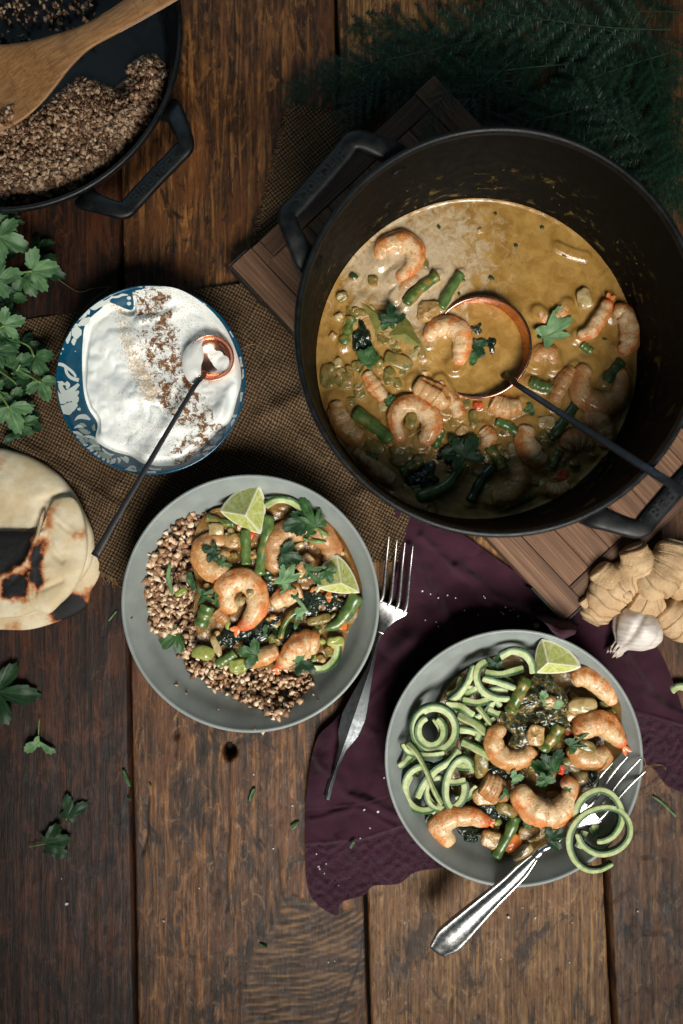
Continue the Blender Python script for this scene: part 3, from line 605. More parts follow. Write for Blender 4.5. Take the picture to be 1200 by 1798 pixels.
lane2 = linedist(px_, py_, [(200, 535), (215, 590), (232, 640), (260, 690)])
big = np.clip(1.15-lane/44., 0, .56)+.1*fbm(P2, .8, 3, 73); sm = np.clip(.85-lane2/34., 0, .6)+np.clip(.75-lane/100, 0, .5); dt = np.clip(1.1-np.abs(px_-285+(py_-660)*.1)/110, 0, 1)
rt = sstep(395, 350, px_-(py_-640)*.1)
mk('yogurt', np.stack([x, y, z], -1), F, yogurt_mat(), yb, np.stack([np.maximum(big, 0)*np.where(py_ < 740, rt, 1), sm*rt, dt], -1))
ch_m = Mat('cucumber_lump'); ch_m.set(col=lin(186, 200, 190), rough=.3, sss=.2)

# ------------------------------------------------------------------ metals and spoons
def metal(name, c, r, bs=.2, b2=3):
    m = Mat(name); o = m.obj(); n = m.noise(o, b2, 4, .6); return m.set(col=m.mix(m.mr(n, .3, .7), c, tuple(k*.72 for k in c[:3])+(1,)), rough=m.mr(n, .3, .7, r, r+.12), metal=1, normal=m.bump(n, bs, .04))
STEEL = metal('polished_silver', (.74, .73, .70, 1), .2, 0); STEELM = metal('aged_silver', (.55, .54, .52, 1), .24, .01); STEELD = metal('worn_silver', (.15, .16, .165, 1), .36, .05)
COP = metal('hammered_copper', (.80, .40, .27, 1), .2, .5, 1.4); DARK = metal('dark_steel', (.1, .1, .105, 1), .38, .25)
def round_bowl(name, parent, c, r, depth, thick, tilt_dir, tilt, mat, hole=0):
    a = np.linspace(0, PI/2, 22)
    prof = [(max(r*math.sin(t), .002), -depth*math.cos(t)) for t in a]+[(r+thick*.5, .02), (r+thick, -.03)]+[(max((r+thick)*math.sin(t), .002), -(depth+thick)*math.cos(t)) for t in a[::-1][1:]]
    v, f, d = lathe(prof, 0, 0, 96); ax = Vector((-math.sin(tilt_dir), math.cos(tilt_dir), 0)); M_ = Matrix.Rotation(tilt, 3, ax)
    v = np.array([M_ @ Vector(p) for p in v])+np.array(c); return mk(name, v, f, mat, parent, d)
def bar(P, wd, th, n=40, **k):
    a = np.arange(12)/12*2*PI; pr = np.stack([np.sign(np.cos(a))*np.abs(np.cos(a))**.4, np.sign(np.sin(a))*np.abs(np.sin(a))**.4], 1)
    return tube(cat(P, n), wd, th, prof=pr, **k)
# yogurt spoon
sc0 = W(371, 628, 4.75)
sp = thing('small_spoon', 'small copper spoon with dark handle half sunk in the yogurt', 'spoon', (sc0[0], sc0[1], 4.2))
round_bowl('spoon_bowl', sp, sc0, PX(38, 4.7), 1.15, .1, R(140), R(-6), COP)
v, f, d = bar([W(360, 652, 4.1), W(354, 663, 4.75), W(350, 668, 5.15), W(342, 678, 5.35), W(300, 748, 5.75), W(240, 850, 6.3), (W(166, 976, 6.6))], np.array([8, 7.5, 7.5, 8.5, 9, 9.5, 13])*.025, .09)
mk('handle', v, f, DARK, sp, d)
v, f, d = tube(cat([sc0+W(352, 660, 0)-W(371, 628, 0)+np.array([0, 0, .15]), sc0+W(349, 650, 0)-W(371, 628, 0)+np.array([.1, 0, -.2])], 6), [.13, .13], M=10); mk('rivet', v, f, COP, sp)
x, y, rho, th_, F = star(pxo([(360, 590), (352, 591), (336, 600), (322, 618), (320, 645), (330, 668), (344, 672), (352, 664), (353, 642), (357, 628), (357, 612), (354, 604)], 5), *W(340, 635, 5)[:2], 90, 26)
z = 4.86+.3*(1-rho**3)+.08*fbm(np.stack([x, y], -1), 1.2, 2, 2); yd = Mat('yogurt_plain'); yd.set(col=lin(216, 216, 210), rough=.25, sss=.12)
tag(mk('yogurt_smear', np.stack([x, y, z], -1), F, yd.m, None), 'smear of plain white yogurt covering the left side of the small copper spoon', 'yogurt')
# ladle
lc = W(843, 609, 6.3); LR = PX(86, 6.3)
ld = thing('ladle', 'big copper ladle with dark flat handle lying in the curry pot', 'ladle', (lc[0], lc[1], 5))
round_bowl('ladle_bowl', ld, (lc[0], lc[1], 6.1), LR, 3.0, .2, R(190), R(15), COP)
v, f, d = bar([W(884, 660, 5.6), W(895, 665, 6.5), W(905, 673, 7.0), W(915, 680, 7.6), W(1000, 735, 10.6), W(1140, 825, 16.25), W(1200, 862, 17.6), W(1290, 915, 19.4)], np.array([8, 9, 10, 12, 13, 13, 13, 13])*.025, .11)
mk('handle', v, f, DARK, ld, d)
for q in ((906, 664), (898, 672)):
    c = W(q[0], q[1], 6.75); v, f, d = lathe([(.001, .14), (.06, .12), (.09, .05), (.09, -.1)], c[0], c[1], 12); v[:, 2] += c[2]; mk('rivet', v, f, COP, ld)
# forks
def fork(label, tips, root, neck, hstart, hpts, hw, hz, mat, mat2, zt, head_w, roof=False, ferr=None, group='dinner forks'):
    """tips: 4 px; root: px centre of head plate; hpts: handle px path"""
    P0 = W(*root, zt[1]); t = thing('dinner_fork', label, 'fork', P0, group)
    Nk = W(*neck, zt[2]); ax = (P0-Nk); ax[2] = 0; ax /= np.linalg.norm(ax); sd = np.array([ax[1], -ax[0], 0])
    tw = [W(*p, zt[0]) for p in tips]; order = np.argsort([np.dot(p-P0, sd) for p in tw]); tw = [tw[i] for i in order]
    sp_ = head_w/4
    for i, tp in enumerate(tw):
        off = (i-1.5)*sp_; b = P0+sd*off-ax*.25; b2 = P0+sd*off+ax*.5; m_ = (b2*.45+tp*.55); m_[2] -= zt[3]
        v, f, d = tube(cat([b, b2, m_, tp], 26), [.17, .165, .145, .1, .035], [.09, .1, .1, .08, .03], M=10); mk('tine', v, f, mat, t, d)
    L = np.linalg.norm((P0-Nk)[:2])
    s = np.linspace(0, 1, 24); wv = np.interp(s, [0, .25, .6, .85, 1], [.24, .3, .62, 1, 1.0])*head_w*.5; wv[:4] = np.maximum(wv[:4], .19)
    Pc = Nk+(P0-Nk)*s[:, None]; Pc[:, 2] -= zt[3]*np.sin(s*PI)*.8
    a = np.arange(14)/14*2*PI; pr = np.stack([np.sign(np.cos(a))*np.abs(np.cos(a))**.7, np.sin(a)], 1)
    v, f, d = tube(Pc, wv, [.13, .09, .08, .08], prof=pr); mk('fork_head', v, f, mat, t, d)
    H = [Nk+(P0-Nk)*.06]+[W(x, y, z) for (x, y), z in zip(hpts, hz)]
    if roof: pr = [(-1, -.3), (-.97, .05), (-.5, .5), (-.02, 1), (.02, 1), (.5, .5), (.97, .05), (1, -.3), (.5, -.6), (-.5, -.6)]
    else: pr = [(-1, -.5), (-1, .15), (-.9, .42), (-.84, .34), (-.6, .74), (-.3, .94), (0, 1), (.3, .94), (.6, .74), (.84, .34), (.9, .42), (1, .15), (1, -.5), (.6, -.95), (-.6, -.95)]
    v, f, d = tube(cat(H, 70), hw[0], hw[1], prof=pr); o = mk('handle', v, f, mat2, t, d, smooth=not roof)
    if ferr:
        v, f, d = tube(cat([W(*p, z) for p, z in ferr], 14), [.3, .36, .33, .42, .4, .3], M=18); mk('ferrule', v, f, mat, t, d)
    return t
fork('silver fork tucked under the rim of the buckwheat bowl with tines on the burlap', [(684, 938), (698, 944), (712, 949), (726, 955)], (690, 1062), (668, 1112), None,
     [(662, 1130), (650, 1175), (628, 1240), (604, 1310), (586, 1362), (580, 1378), (577, 1392), (574, 1404)],
     ([.2, .16, .24, .5, .8, 1.05, .9, .3, .16, .26, .22], [.12, .12, .16, .22, .26, .3, .25, .14, .14, .16, .1]), [2.0, 2.0, 2.0, 2.0, 1.9, 1.8, 1.75, 1.7], STEELM, STEELD, (2.1, 1.75, 2.0, .25), PX(60, 1), roof=True)
fork('silver fork with polished hollow handle resting across the zucchini noodle bowl', [(1078, 1338), (1105, 1326), (1128, 1330), (1137, 1352)], (1040, 1420), (990, 1466), None,
     [(975, 1478), (955, 1490), (944, 1500), (900, 1546), (850, 1592), (800, 1640), (775, 1664), (768, 1672)],
     ([.2, .22, .3, .62, .66, .76, .92, 1.1, 1.22, .75], [.16, .18, .26, .4, .42, .44, .46, .44, .36, .2]), [5.15, 5.2, 5.2, 5.15, 4.9, 4.4, 4.1, 4.0], STEEL, STEEL, (5.25, 4.9, 5.1, .3), PX(60, 5),
     ferr=[((968, 1484), 5.2), ((957, 1489), 5.2), ((950, 1494), 5.2), ((944, 1500), 5.2), ((938, 1506), 5.2)])
# wooden spoon
def spoon_wood():
    m = Mat('bamboo'); v = m.obj(rot=(0, 0, -R(27))); n = m.noise(m.rot(v, (0, 0, 0), (.25, 6, 6)), 1, 6, .6); n2 = m.noise(v, .5, 3)
    k = m.math('MULTIPLY', m.mr(m.noise(m.rot(v, (0, 0, 0), (5, .6, 1)), 1, 3), .58, .68), .35)
    c = m.mix(m.mr(n, .3, .7), lin(138, 94, 54), lin(176, 130, 80)); c = m.mix(m.mr(n2, .4, .7, 0, .35), c, lin(112, 72, 40)); c = m.mix(k, c, lin(96, 60, 34))
    return m.set(col=c, rough=.5, normal=m.bump(n, .2, .03))
ws = thing('wooden_spoon', 'pale bamboo spoon lying across the black skillet', 'spoon', W(60, 130, 4))
WS = spoon_wood()
ol = [(-150, 90), (-60, 78), (0, 78), (50, 72), (95, 60), (140, 45), (190, 18), (235, -12), (300, -50), (385, -95), (400, -70), (325, -8), (260, 30), (205, 60), (160, 85), (125, 118), (100, 150), (70, 185), (35, 215), (0, 232), (-60, 250), (-150, 240), (-190, 170)]
bowlc = (-20, 160)
E = cat(ol, 300, closed=True); zt_ = lambda x: 5.2+np.clip((x-60)/300, -.3, 1.2)*1.7
# strips across the spoon between the upper and lower edge
up = cat([(-190, 120), (-60, 78), (0, 78), (50, 72), (95, 60), (140, 45), (190, 18), (235, -12), (300, -50), (385, -95)], 120)
lo = cat([(-190, 240), (-60, 245), (0, 230), (35, 214), (70, 185), (100, 150), (125, 118), (160, 85), (205, 60), (260, 30), (325, -8), (410, -60)], 120)
V = []; n_ = 21
for i in range(120):
    for s_, lay in ((1, 0), (-1, 1)):
        for j in range(n_):
            t = j/(n_-1); t = t if lay == 0 else 1-t; q = up[i]*(1-t)+lo[i]*t; e = (4*t*(1-t))**.5
            dish = 1.25*math.exp(-(((q[0]-bowlc[0])/105)**2+((q[1]-bowlc[1])/72)**2)**1.4)
            V.append(W(q[0], q[1], float(zt_(q[0]))+.32*e*s_-dish*(.75 if lay == 0 else .8)+(.0 if lay == 0 else 0)))
mk('spoon_body', V, grid_faces(120, 2*n_, wrap_m=True)[:, ::-1].tolist(), WS, ws)

# ------------------------------------------------------------------ naan
def naan_mat():
    m = Mat('naan_bread'); a = m.attr(); o = m.obj(); n = m.noise(o, .5, 4); n2 = m.noise(o, 2.2, 5, .65); n3 = m.noise(o, 7, 3, .6)
    b = m.math('ADD', a[0], m.math('MULTIPLY', m.math('SUBTRACT', n2, .5), .55))
    c = m.mix(m.mr(n, .35, .65), lin(222, 208, 178), lin(206, 186, 148)); c = m.mix(m.mr(n2, .6, .75, 0, .25), c, lin(170, 130, 80))
    c = m.mix(m.mr(b, .06, .48), c, lin(182, 112, 60)); c = m.mix(m.mr(b, .36, .62), c, lin(92, 42, 22)); c = m.mix(m.mr(b, .55, .68), c, m.mix(n3, lin(12, 12, 14), lin(34, 32, 33)))
    h = m.math('ADD', m.math('MULTIPLY', n2, .5), m.math('MULTIPLY', n3, m.math('MULTIPLY', a[0], .5)))
    return m.set(col=c, rough=.65, normal=m.bump(h, .55, .14), spec=.3, sss=.05, sssr=(.3, .2, .1))
NA = naan_mat()
def naan(label, ol, c, z0, th, burns, ridges=(), dips=(), seed=0, tilt=None):
    cc = W(*c, z0)[:2]; x, y, rho, an, F = star(pxo(ol, z0+th*.5), cc[0], cc[1], 220, 90, .75); P2 = np.stack([x, y], -1)
    qx = x/((CAM-z0-th*.6)/CAM*.05)+600; qy = 899-y/((CAM-z0-th*.6)/CAM*.05)
    top = th*(1-rho**7)**.5*(.72+.28*fbm(P2, .28, 3, seed))+.10*fbm(P2, .8, 3, seed+3)*(1-rho**6)
    for l, w_, h_ in ridges: top += h_*np.exp(-(linedist(qx, qy, l)/w_)**2)*(1-rho**10)
    for l, w_, h_ in dips: top -= h_*np.exp(-(linedist(qx, qy, l)/w_)**2)*(1-rho**10)
    b = np.zeros(len(x))
    for pl, s_ in burns: b = np.maximum(b, sstep(-17, 14, pip(qx, qy, pl)+9*fbm(P2, 1.3, 4, seed+7))*s_)
    Vt = np.stack([x, y, z0+.25+top], -1); Vb = np.stack([x, y, z0+.02+.22*rho**6], -1); n = len(x)
    Fb = [[i+n for i in q[::-1]] for q in F[:-1]]; nt = 220; base = n-nt
    rim = [[base+j, base+(j+1) % nt, n+base+(j+1) % nt, n+base+j] for j in range(nt)]
    o = mk('naan', np.concatenate([Vt, Vb]), F[:-1]+[F[-1]]+Fb+[q[::-1] for q in rim], NA, None, np.concatenate([np.stack([b, rho, rho], -1)]*2))
    return tag(o, label, 'bread', 'stacked naan breads')
naan('lowest naan bread peeking out with a charred edge near the spoon tip', [(-150, 800), (0, 800), (80, 840), (140, 890), (166, 930), (170, 965), (177, 990), (172, 1015), (158, 1040), (154, 1062), (135, 1078), (95, 1094), (50, 1106), (0, 1106), (-150, 1100)], (20, 950), .0, .8,
     [([(95, 1060), (130, 1040), (150, 1050), (155, 1068), (120, 1090), (95, 1092)], 1.), ([(10, 1096), (35, 1090), (40, 1110), (0, 1112)], .35), ([(140, 1050), (160, 1030), (168, 1060), (150, 1075)], .5)], seed=3)
naan('middle naan bread with large pale smooth bubble at its upper edge', [(-150, 790), (-20, 786), (20, 791), (60, 806), (100, 832), (128, 865), (146, 900), (162, 940), (160, 985), (140, 1020), (105, 1060), (60, 1080), (0, 1086), (-150, 1080)], (20, 940), .85, 1.35,
     [([(-10, 790), (8, 795), (8, 825), (-10, 830)], .3)], [([(20, 850), (90, 900)], 34, .25)], [([(60, 935), (78, 905), (78, 880), (110, 868)], 7, .3)], seed=5)
naan('top naan bread folded over with big black char blisters', [(75, 905), (78, 886), (95, 876), (125, 872), (142, 895), (150, 930), (153, 965), (146, 1000), (128, 1035), (108, 1058), (85, 1078), (60, 1074), (20, 1084), (-150, 1086), (-150, 930), (0, 932), (40, 931), (60, 932), (76, 928)], (60, 1000), 2.05, .75,
     [([(-30, 940), (20, 930), (62, 930), (58, 960), (48, 985), (20, 1004), (5, 1010), (-30, 1000)], 1.), ([(10, 1018), (52, 1000), (54, 1035), (46, 1048), (10, 1046)], 1.), ([(66, 955), (80, 950), (73, 985), (76, 1020), (68, 1038), (58, 1010), (60, 975)], 1.),
      ([(80, 905), (75, 890), (100, 878), (112, 885), (92, 905), (95, 925), (82, 930)], .42), ([(130, 935), (150, 932), (152, 942), (134, 944)], .52), ([(70, 1020), (90, 1015), (80, 1030)], .4)],
     [([(20, 1008), (52, 985), (66, 950), (76, 935)], 7, .35), ([(56, 1000), (56, 1040), (70, 1075)], 6, .22), ([(95, 905), (120, 930), (135, 940)], 8, .2)],
     [([(72, 1075), (62, 1050), (64, 1030)], 4, .2), ([(88, 950), (100, 975), (110, 985)], 6, .2), ([(75, 1035), (110, 1020)], 5, .15), ([(80, 895), (98, 912), (130, 938)], 4, .18)], seed=9)
# ------------------------------------------------------------------ food materials
def specks(m, c, o, sc_=4, lo=.12, amt=.85):
    vo = m.voro(o, sc_, 'F1'); k = m.mr(m.noise(o, 1.1, 3), .47, .56)
    return m.mix(m.math('MULTIPLY', m.math('MULTIPLY', m.mr(vo, lo, lo*.6), k), amt), c, lin(24, 16, 12))
def shrimp_mat(name, coat, dark=0, spk=True):
    m = Mat(name); a = m.attr(); o = m.obj(rnd=True)
    n = m.noise(o, 1.0, 4, .6, .5); n2 = m.noise(o, 3.2, 5, .7, .4); n3 = m.noise(o, 9, 3, .6)
    seg = m.math('FRACT', m.math('MULTIPLY', m.math('ADD', a[0], m.math('MULTIPLY', m.math('SUBTRACT', n, .5), .25)), 5.2))
    band = m.math('MULTIPLY', m.mr(seg, .55, .95), .32)
    f = m.math('ADD', m.math('ADD', m.math('MULTIPLY', m.mr(a[1], -.4, .9), .55), band), m.math('MULTIPLY', m.math('SUBTRACT', n, .5), 1.6))
    c = m.mix(m.mr(f, .1, .6), lin(230, 196, 150), lin(228, 148, 84)); c = m.mix(m.mr(m.math('ADD', f, m.math('SUBTRACT', n2, .5)), .5, 1.05), c, lin(218, 92, 34))
    c = m.mix(m.mr(a[0], .8, .97), c, lin(216, 92, 44))
    sauce = m.mix(n2, lin(150, 108, 54), lin(196, 152, 90))
    c = m.mix(m.mr(m.math('ADD', n2, m.math('MULTIPLY', m.math('SUBTRACT', n, .5), .8)), .62-coat*.5, .72-coat*.4, 0, .45+coat*.45), c, sauce)
    if spk: c = specks(m, c, o, 3.6, .2)
    if dark: c = m.mix(dark, c, lin(150, 92, 46))
    h = m.math('ADD', m.math('MULTIPLY', n2, .7), m.math('MULTIPLY', n3, .6))
    return m.set(col=c, rough=m.mr(n3, .3, .7, .2, .4), normal=m.bump(h, .85, .13), spec=.5, sss=.15, sssr=(.4, .2, .1), coat=.3)
SH_A = shrimp_mat('shrimp_peppered', .3); SH_B = shrimp_mat('shrimp_sauced', .55, 0, False); SH_C = shrimp_mat('shrimp_brown_sauced', .55, .38, False); SH_D = shrimp_mat('shrimp_in_curry', .3, .06, False)
def tail_mat():
    m = Mat('shrimp_tail'); a = m.attr(); o = m.obj(); n = m.noise(o, 3, 4); return m.set(col=m.mix(n, lin(222, 96, 44), lin(236, 150, 92)), rough=.3, spec=.5, coat=.3)
SH_T = tail_mat()
def veg_mat(name, c1, c2, rough=.3, sc_=1.5, spk=False, sss=.06, b=.3, coat=.2, sauce=0):
    m = Mat(name); a = m.attr(); o = m.obj(rnd=True); n = m.noise(o, sc_, 5, .6, .3); n2 = m.noise(o, 6, 3, .6)
    c = m.mix(m.mr(n, .3, .7), lin(*c1), lin(*c2))
    if sauce: c = m.mix(m.mr(n, .62-sauce*.4, .72-sauce*.3, 0, .85), c, lin(150, 116, 60))
    if spk: c = specks(m, c, o, 4, .11)
    return m.set(col=c, rough=rough, normal=m.bump(m.math('ADD', n, m.math('MULTIPLY', n2, .4)), b, .1), spec=.5, sss=sss, coat=coat)
BEAN = veg_mat('green_bean', (64, 90, 44), (98, 122, 62), .3, sauce=.08); BEAND = veg_mat('green_bean_dark', (34, 52, 30), (58, 76, 40), .28); BEANS = veg_mat('green_bean_sauced', (60, 84, 34), (104, 122, 56), .3, sauce=.35)
PEP = veg_mat('pepper_olive', (104, 96, 46), (140, 126, 72), .25, sauce=.4, b=.6); PEPL = veg_mat('pepper_lime', (128, 138, 62), (168, 172, 96), .22); ONI = veg_mat('onion_pale', (160, 136, 86), (196, 178, 132), .22, sauce=.3)
KALE = veg_mat('wilted_kale', (16, 26, 20), (40, 54, 38), .2, 2.5, b=.6, coat=.5); KALES = veg_mat('wilted_kale_sauced', (34, 44, 30), (74, 78, 50), .22, 2.5, b=.6, coat=.5, sauce=.3)
LUMP = veg_mat('curry_lump', (150, 112, 60), (196, 160, 104), .25, 3, True, .08, .8, .4); CARR = veg_mat('orange_flesh', (206, 96, 36), (228, 140, 66), .25); REDC = veg_mat('red_pepper_bit', (190, 52, 24), (216, 92, 48), .3)
OLIVEL = veg_mat('cooked_lime', (104, 106, 50), (134, 130, 70), .3, sauce=.15)
def zuc_mat():
    m = Mat('zucchini'); a = m.attr(); o = m.obj(); n = m.noise(o, 2, 4); n2 = m.noise(m.rot(o, (0, 0, 0), (6, 6, 1)), 1, 3)
    fl = m.mix(m.mr(n, .3, .7), lin(186, 194, 144), lin(156, 170, 112)); fl = m.mix(m.mr(n2, .55, .75, 0, .3), fl, lin(140, 164, 90))
    sk_ = m.mix(m.mr(n2, .4, .65), lin(26, 54, 28), lin(52, 86, 44))
    e = m.math('ADD', a[0], m.math('MULTIPLY', m.math('SUBTRACT', n, .5), .15))
    c = m.mix(m.mr(e, .54, .70), fl, lin(92, 128, 56)); c = m.mix(m.mr(e, .70, .80), c, sk_)
    c = specks(m, c, o, 3.5, .07)
    return m.set(col=c, rough=.45, normal=m.bump(n2, .4, .05), spec=.35, sss=.08)
ZUC = zuc_mat()
def leaf_mat(name, c1, c2, vein):
    m = Mat(name); a = m.attr(); o = m.obj(rnd=True); n = m.noise(o, 1.5, 4); r = m.rand()
    c = m.mix(m.mr(n, .3, .7), lin(*c1), lin(*c2)); c = m.mix(m.math('MULTIPLY', r, .35), c, m.mix(.5, c, lin(*c2)))
    c = m.mix(m.math('MULTIPLY', a[1], .55), c, lin(*vein))
    return m.set(col=c, rough=.5, normal=m.bump(m.math('SUBTRACT', n, a[1]), .35, .06), spec=.35, sss=.05)
LF = leaf_mat('cilantro_leaf', (34, 66, 34), (56, 92, 46), (100, 136, 74)); LFD = leaf_mat('cilantro_leaf_dark', (20, 44, 26), (34, 64, 34), (52, 86, 46)); LFP = leaf_mat('cilantro_leaf_pale', (82, 116, 76), (112, 146, 98), (140, 168, 124))
STM = veg_mat('herb_stem', (84, 118, 54), (120, 148, 78), .4)
def lime_mat():
    m = Mat('lime_flesh'); a = m.attr(); o = m.obj(rnd=True); n = m.noise(o, 3, 4, .6, .5); n2 = m.noise(o, 1.2, 3)
    pulp = m.mix(m.mr(n, .35, .65), lin(168, 176, 88), lin(198, 202, 128)); pith = lin(222, 220, 190); fr_ = m.math('FRACT', m.math('MULTIPLY', a[2], 2.6)); pulp = m.mix(m.math('MULTIPLY', m.mr(m.math('ABSOLUTE', m.math('SUBTRACT', fr_, .5)), .12, .02), .4), pulp, pith)
    c = m.mix(m.mr(m.math('ADD', a[0], m.math('MULTIPLY', m.math('SUBTRACT', n2, .5), .25)), .35, .6), pulp, pith)
    c = m.mix(m.mr(a[1], .4, .6), c, lin(120, 148, 58)); c = specks(m, c, o, 3.2, .09)
    c = m.mix(m.mr(m.voro(m.obj(loc=(1.3, .4, 0)), .9), .07, .05), c, lin(170, 60, 24))
    return m.set(col=c, rough=.3, normal=m.bump(m.math('ADD', n, m.math('MULTIPLY', m.wave(o, 1.5, 3), .2)), .4, .06), spec=.5, sss=.15, coat=.2)
LIME = lime_mat()

# ------------------------------------------------------------------ food shapes (each returns world cm geometry)
def path3(pts, z, n):
    z = np.interp(np.linspace(0, 1, len(pts)), np.linspace(0, 1, len(np.atleast_1d(z))), np.atleast_1d(z))
    return cat([W(x, y, k) for (x, y), k in zip(pts, z)], n)
SHN = [0]
def shrimp(label, pts, rad, z, mat=None, tail=None, group='shrimp', flat=.75, groove=.12):
    """pts from head to tail, rad = half width in px"""
    SHN[0] += 1; sd = SHN[0]; zz = float(np.mean(z)); n = 72; M = 26
    P = path3(pts, z, n); rr = PX(1, zz)*np.interp(np.linspace(0, 1, n), np.linspace(0, 1, len(rad)), rad)
    u = np.linspace(0, 1, n); cap = np.sqrt(np.clip(1-(1-np.clip(u/.07, 0, 1))**2, .02, 1))*np.sqrt(np.clip(1-(1-np.clip((1-u)/.05, 0, 1))**2, .04, 1)); rr = rr*cap
    T, Sd, Up = frames(P); turn = np.sum(T[:-1, 0]*T[1:, 1]-T[:-1, 1]*T[1:, 0]); sg = 1 if turn > 0 else -1   # outer side = dorsal
    a = np.arange(M)/M*2*PI
    seg = ((u**(.8+.13*(sd % 4)))*5.5+.1*sd) % 1; bul = 1+(.03+.02*((sd*7) % 3))*np.sin(PI*seg**.6)-.02; rr = rr*1.2
    ca = np.cos(a)[None]; sa = np.sin(a)[None]
    r_ = rr[:, None]*bul[:, None]*(1-.1*(ca < 0)*ca**2)
    gm = sstep(.05, .2, u)*sstep(.95, .75, u)
    r_ = r_*(1-groove*gm[:, None]*np.exp(-((a[None]-.75)/.22)**2))
    V = P[:, None]+(r_*ca)[..., None]*sg*Sd[:, None]+(r_*sa*flat)[..., None]*Up[:, None]
    nz = fbm(V.reshape(-1, 3), 1.0, 4, sd).reshape(n, M); V += (nz*.24*rr[:, None])[..., None]*(V-P[:, None])/(rr[:, None, None]+.01)
    d = np.stack([np.repeat(u, M)*(1 if tail else .9), np.tile(np.cos(a), n), np.tile(np.sin(a), n)], 1)
    F = grid_faces(n, M, wrap_m=True); F = (F if sg > 0 else F[:, ::-1]).tolist(); F.append(list(range(M))); F.append([(n-1)*M+k for k in range(M)][::-1])
    V = V.reshape(-1, 3); t = thing('shrimp', label, 'shrimp', (V[:, 0].mean(), V[:, 1].mean(), V[:, 2].min()), group)
    mk('shrimp_body', V, F, mat or SH_A, t, d)
    if tail:
        L, wd = PX(tail[0], zz), PX(tail[1], zz); e = P[-1]; dr = T[-1].copy(); dr[2] = 0; dr /= np.linalg.norm(dr); sdv = np.array([dr[1], -dr[0], 0])
        for s in (-1, 1):
            q = [e-dr*.15, e+dr*L*.5+sdv*s*wd*.35, e+dr*L+sdv*s*wd*.75+np.array([0, 0, .08])]
            v, f, d = tube(cat(q, 14), np.array([.5, .8, .9, .7, .15])*wd*.55, [.1, .1, .07, .05, .02], M=10); mk('tail_fin', v, f, SH_T, t, d)
    return t
def bean(label, pts, r, z, mat=None, group='green beans', cut=True, name='green_bean', cat_='green bean'):
    zz = float(np.mean(z)); P = path3(pts, z, 30); u = np.linspace(0, 1, 30); k = PX(r, zz)
    rs = k*(1+.07*np.sin(u*17+r)+.04*np.sin(u*7))*np.clip(np.minimum(u, 1-u)/.05+.6, 0, 1)*(1 if cut else (1-u**3*.7))
    v, f, d = tube(P, rs, rs*.85, M=14); v += .04*k/.4*fbm(v, 2, 2, int(r*10))[:, None]
    return tag(mk(name, v, f, mat or BEAN, None, d), label, cat_, group)
def chunk(label, x, y, z, sx, sy, sz, ang=0, mat=None, group='vegetable pieces', name='pepper_piece', cat_='vegetable', p=3.2, tilt=0, seed=None):
    """rounded irregular block: superellipsoid with noise"""
    nt, nn = 22, 13; th = np.arange(nt)/nt*2*PI; ph = np.linspace(-PI/2, PI/2, nn); e = 2/p
    f_ = lambda v: np.sign(v)*np.abs(v)**e
    X = np.outer(f_(np.cos(ph)), f_(np.cos(th))); Y = np.outer(f_(np.cos(ph)), f_(np.sin(th))); Zz = np.outer(f_(np.sin(ph)), np.ones(nt))
    V = np.stack([X*PX(sx, z), Y*PX(sy, z), Zz*sz], -1).reshape(-1, 3); sd = seed if seed is not None else int(x*7+y)
    V += .34*min(PX(sx, z), PX(sy, z))*np.stack([fbm(V+k*9, 1.3/max(PX(sx, z), .2), 3, sd+k) for k in range(3)], 1)
    Mx = Matrix.Rotation(R(-ang), 3, 'Z') @ Matrix.Rotation(R(tilt), 3, 'X'); V = V @ np.array(Mx).T + W(x, y, z)
    F = grid_faces(nn, nt, wrap_m=True).tolist()
    return tag(mk(name, V, F, mat or PEP, None, np.zeros((len(V), 3))), label, cat_, group)
def noodle(label, pts, wd, th, z, side=1, group='zucchini noodles', name='zucchini_noodle', n=None, tw=None):
    SHN[0] += 1
    if tw is None: q = math.sin(SHN[0]*12.9)*.35*side; tw = [q, -q*.5+.25*side, q]
    wd *= 1.12
    """flat cut ribbon; side = which side (right of travel = +1) keeps the dark skin"""
    zz = float(np.mean(z)); P = path3(pts, z, n or 12*len(pts)); w_ = PX(wd, zz)/2; t_ = PX(th, zz)/2*.75
    pr = [(-1, -.7), (-1, .7), (-.97, .95), (-.9, 1), (-.5, 1), (0, 1), (.5, 1), (.9, 1), (.97, .95), (1, .6), (1, -.7), (0, -1)]
    u = np.linspace(0, 1, len(P)); wv = w_*(1+.07*np.sin(u*11+wd))*np.clip(np.minimum(u, 1-u)*14+.75, 0, 1)
    v, f, d = tube(P, wv, t_, prof=[(a, b) for a, b in pr], roll=tw); e = np.clip((d[:, 1]*side+1)/2, 0, 1)
    e = np.where(d[:, 1]*side > .9, 1, e); d = np.stack([e, d[:, 0], d[:, 2]], 1)
    return tag(mk(name, v, f, ZUC, None, d), label, 'zucchini', group)
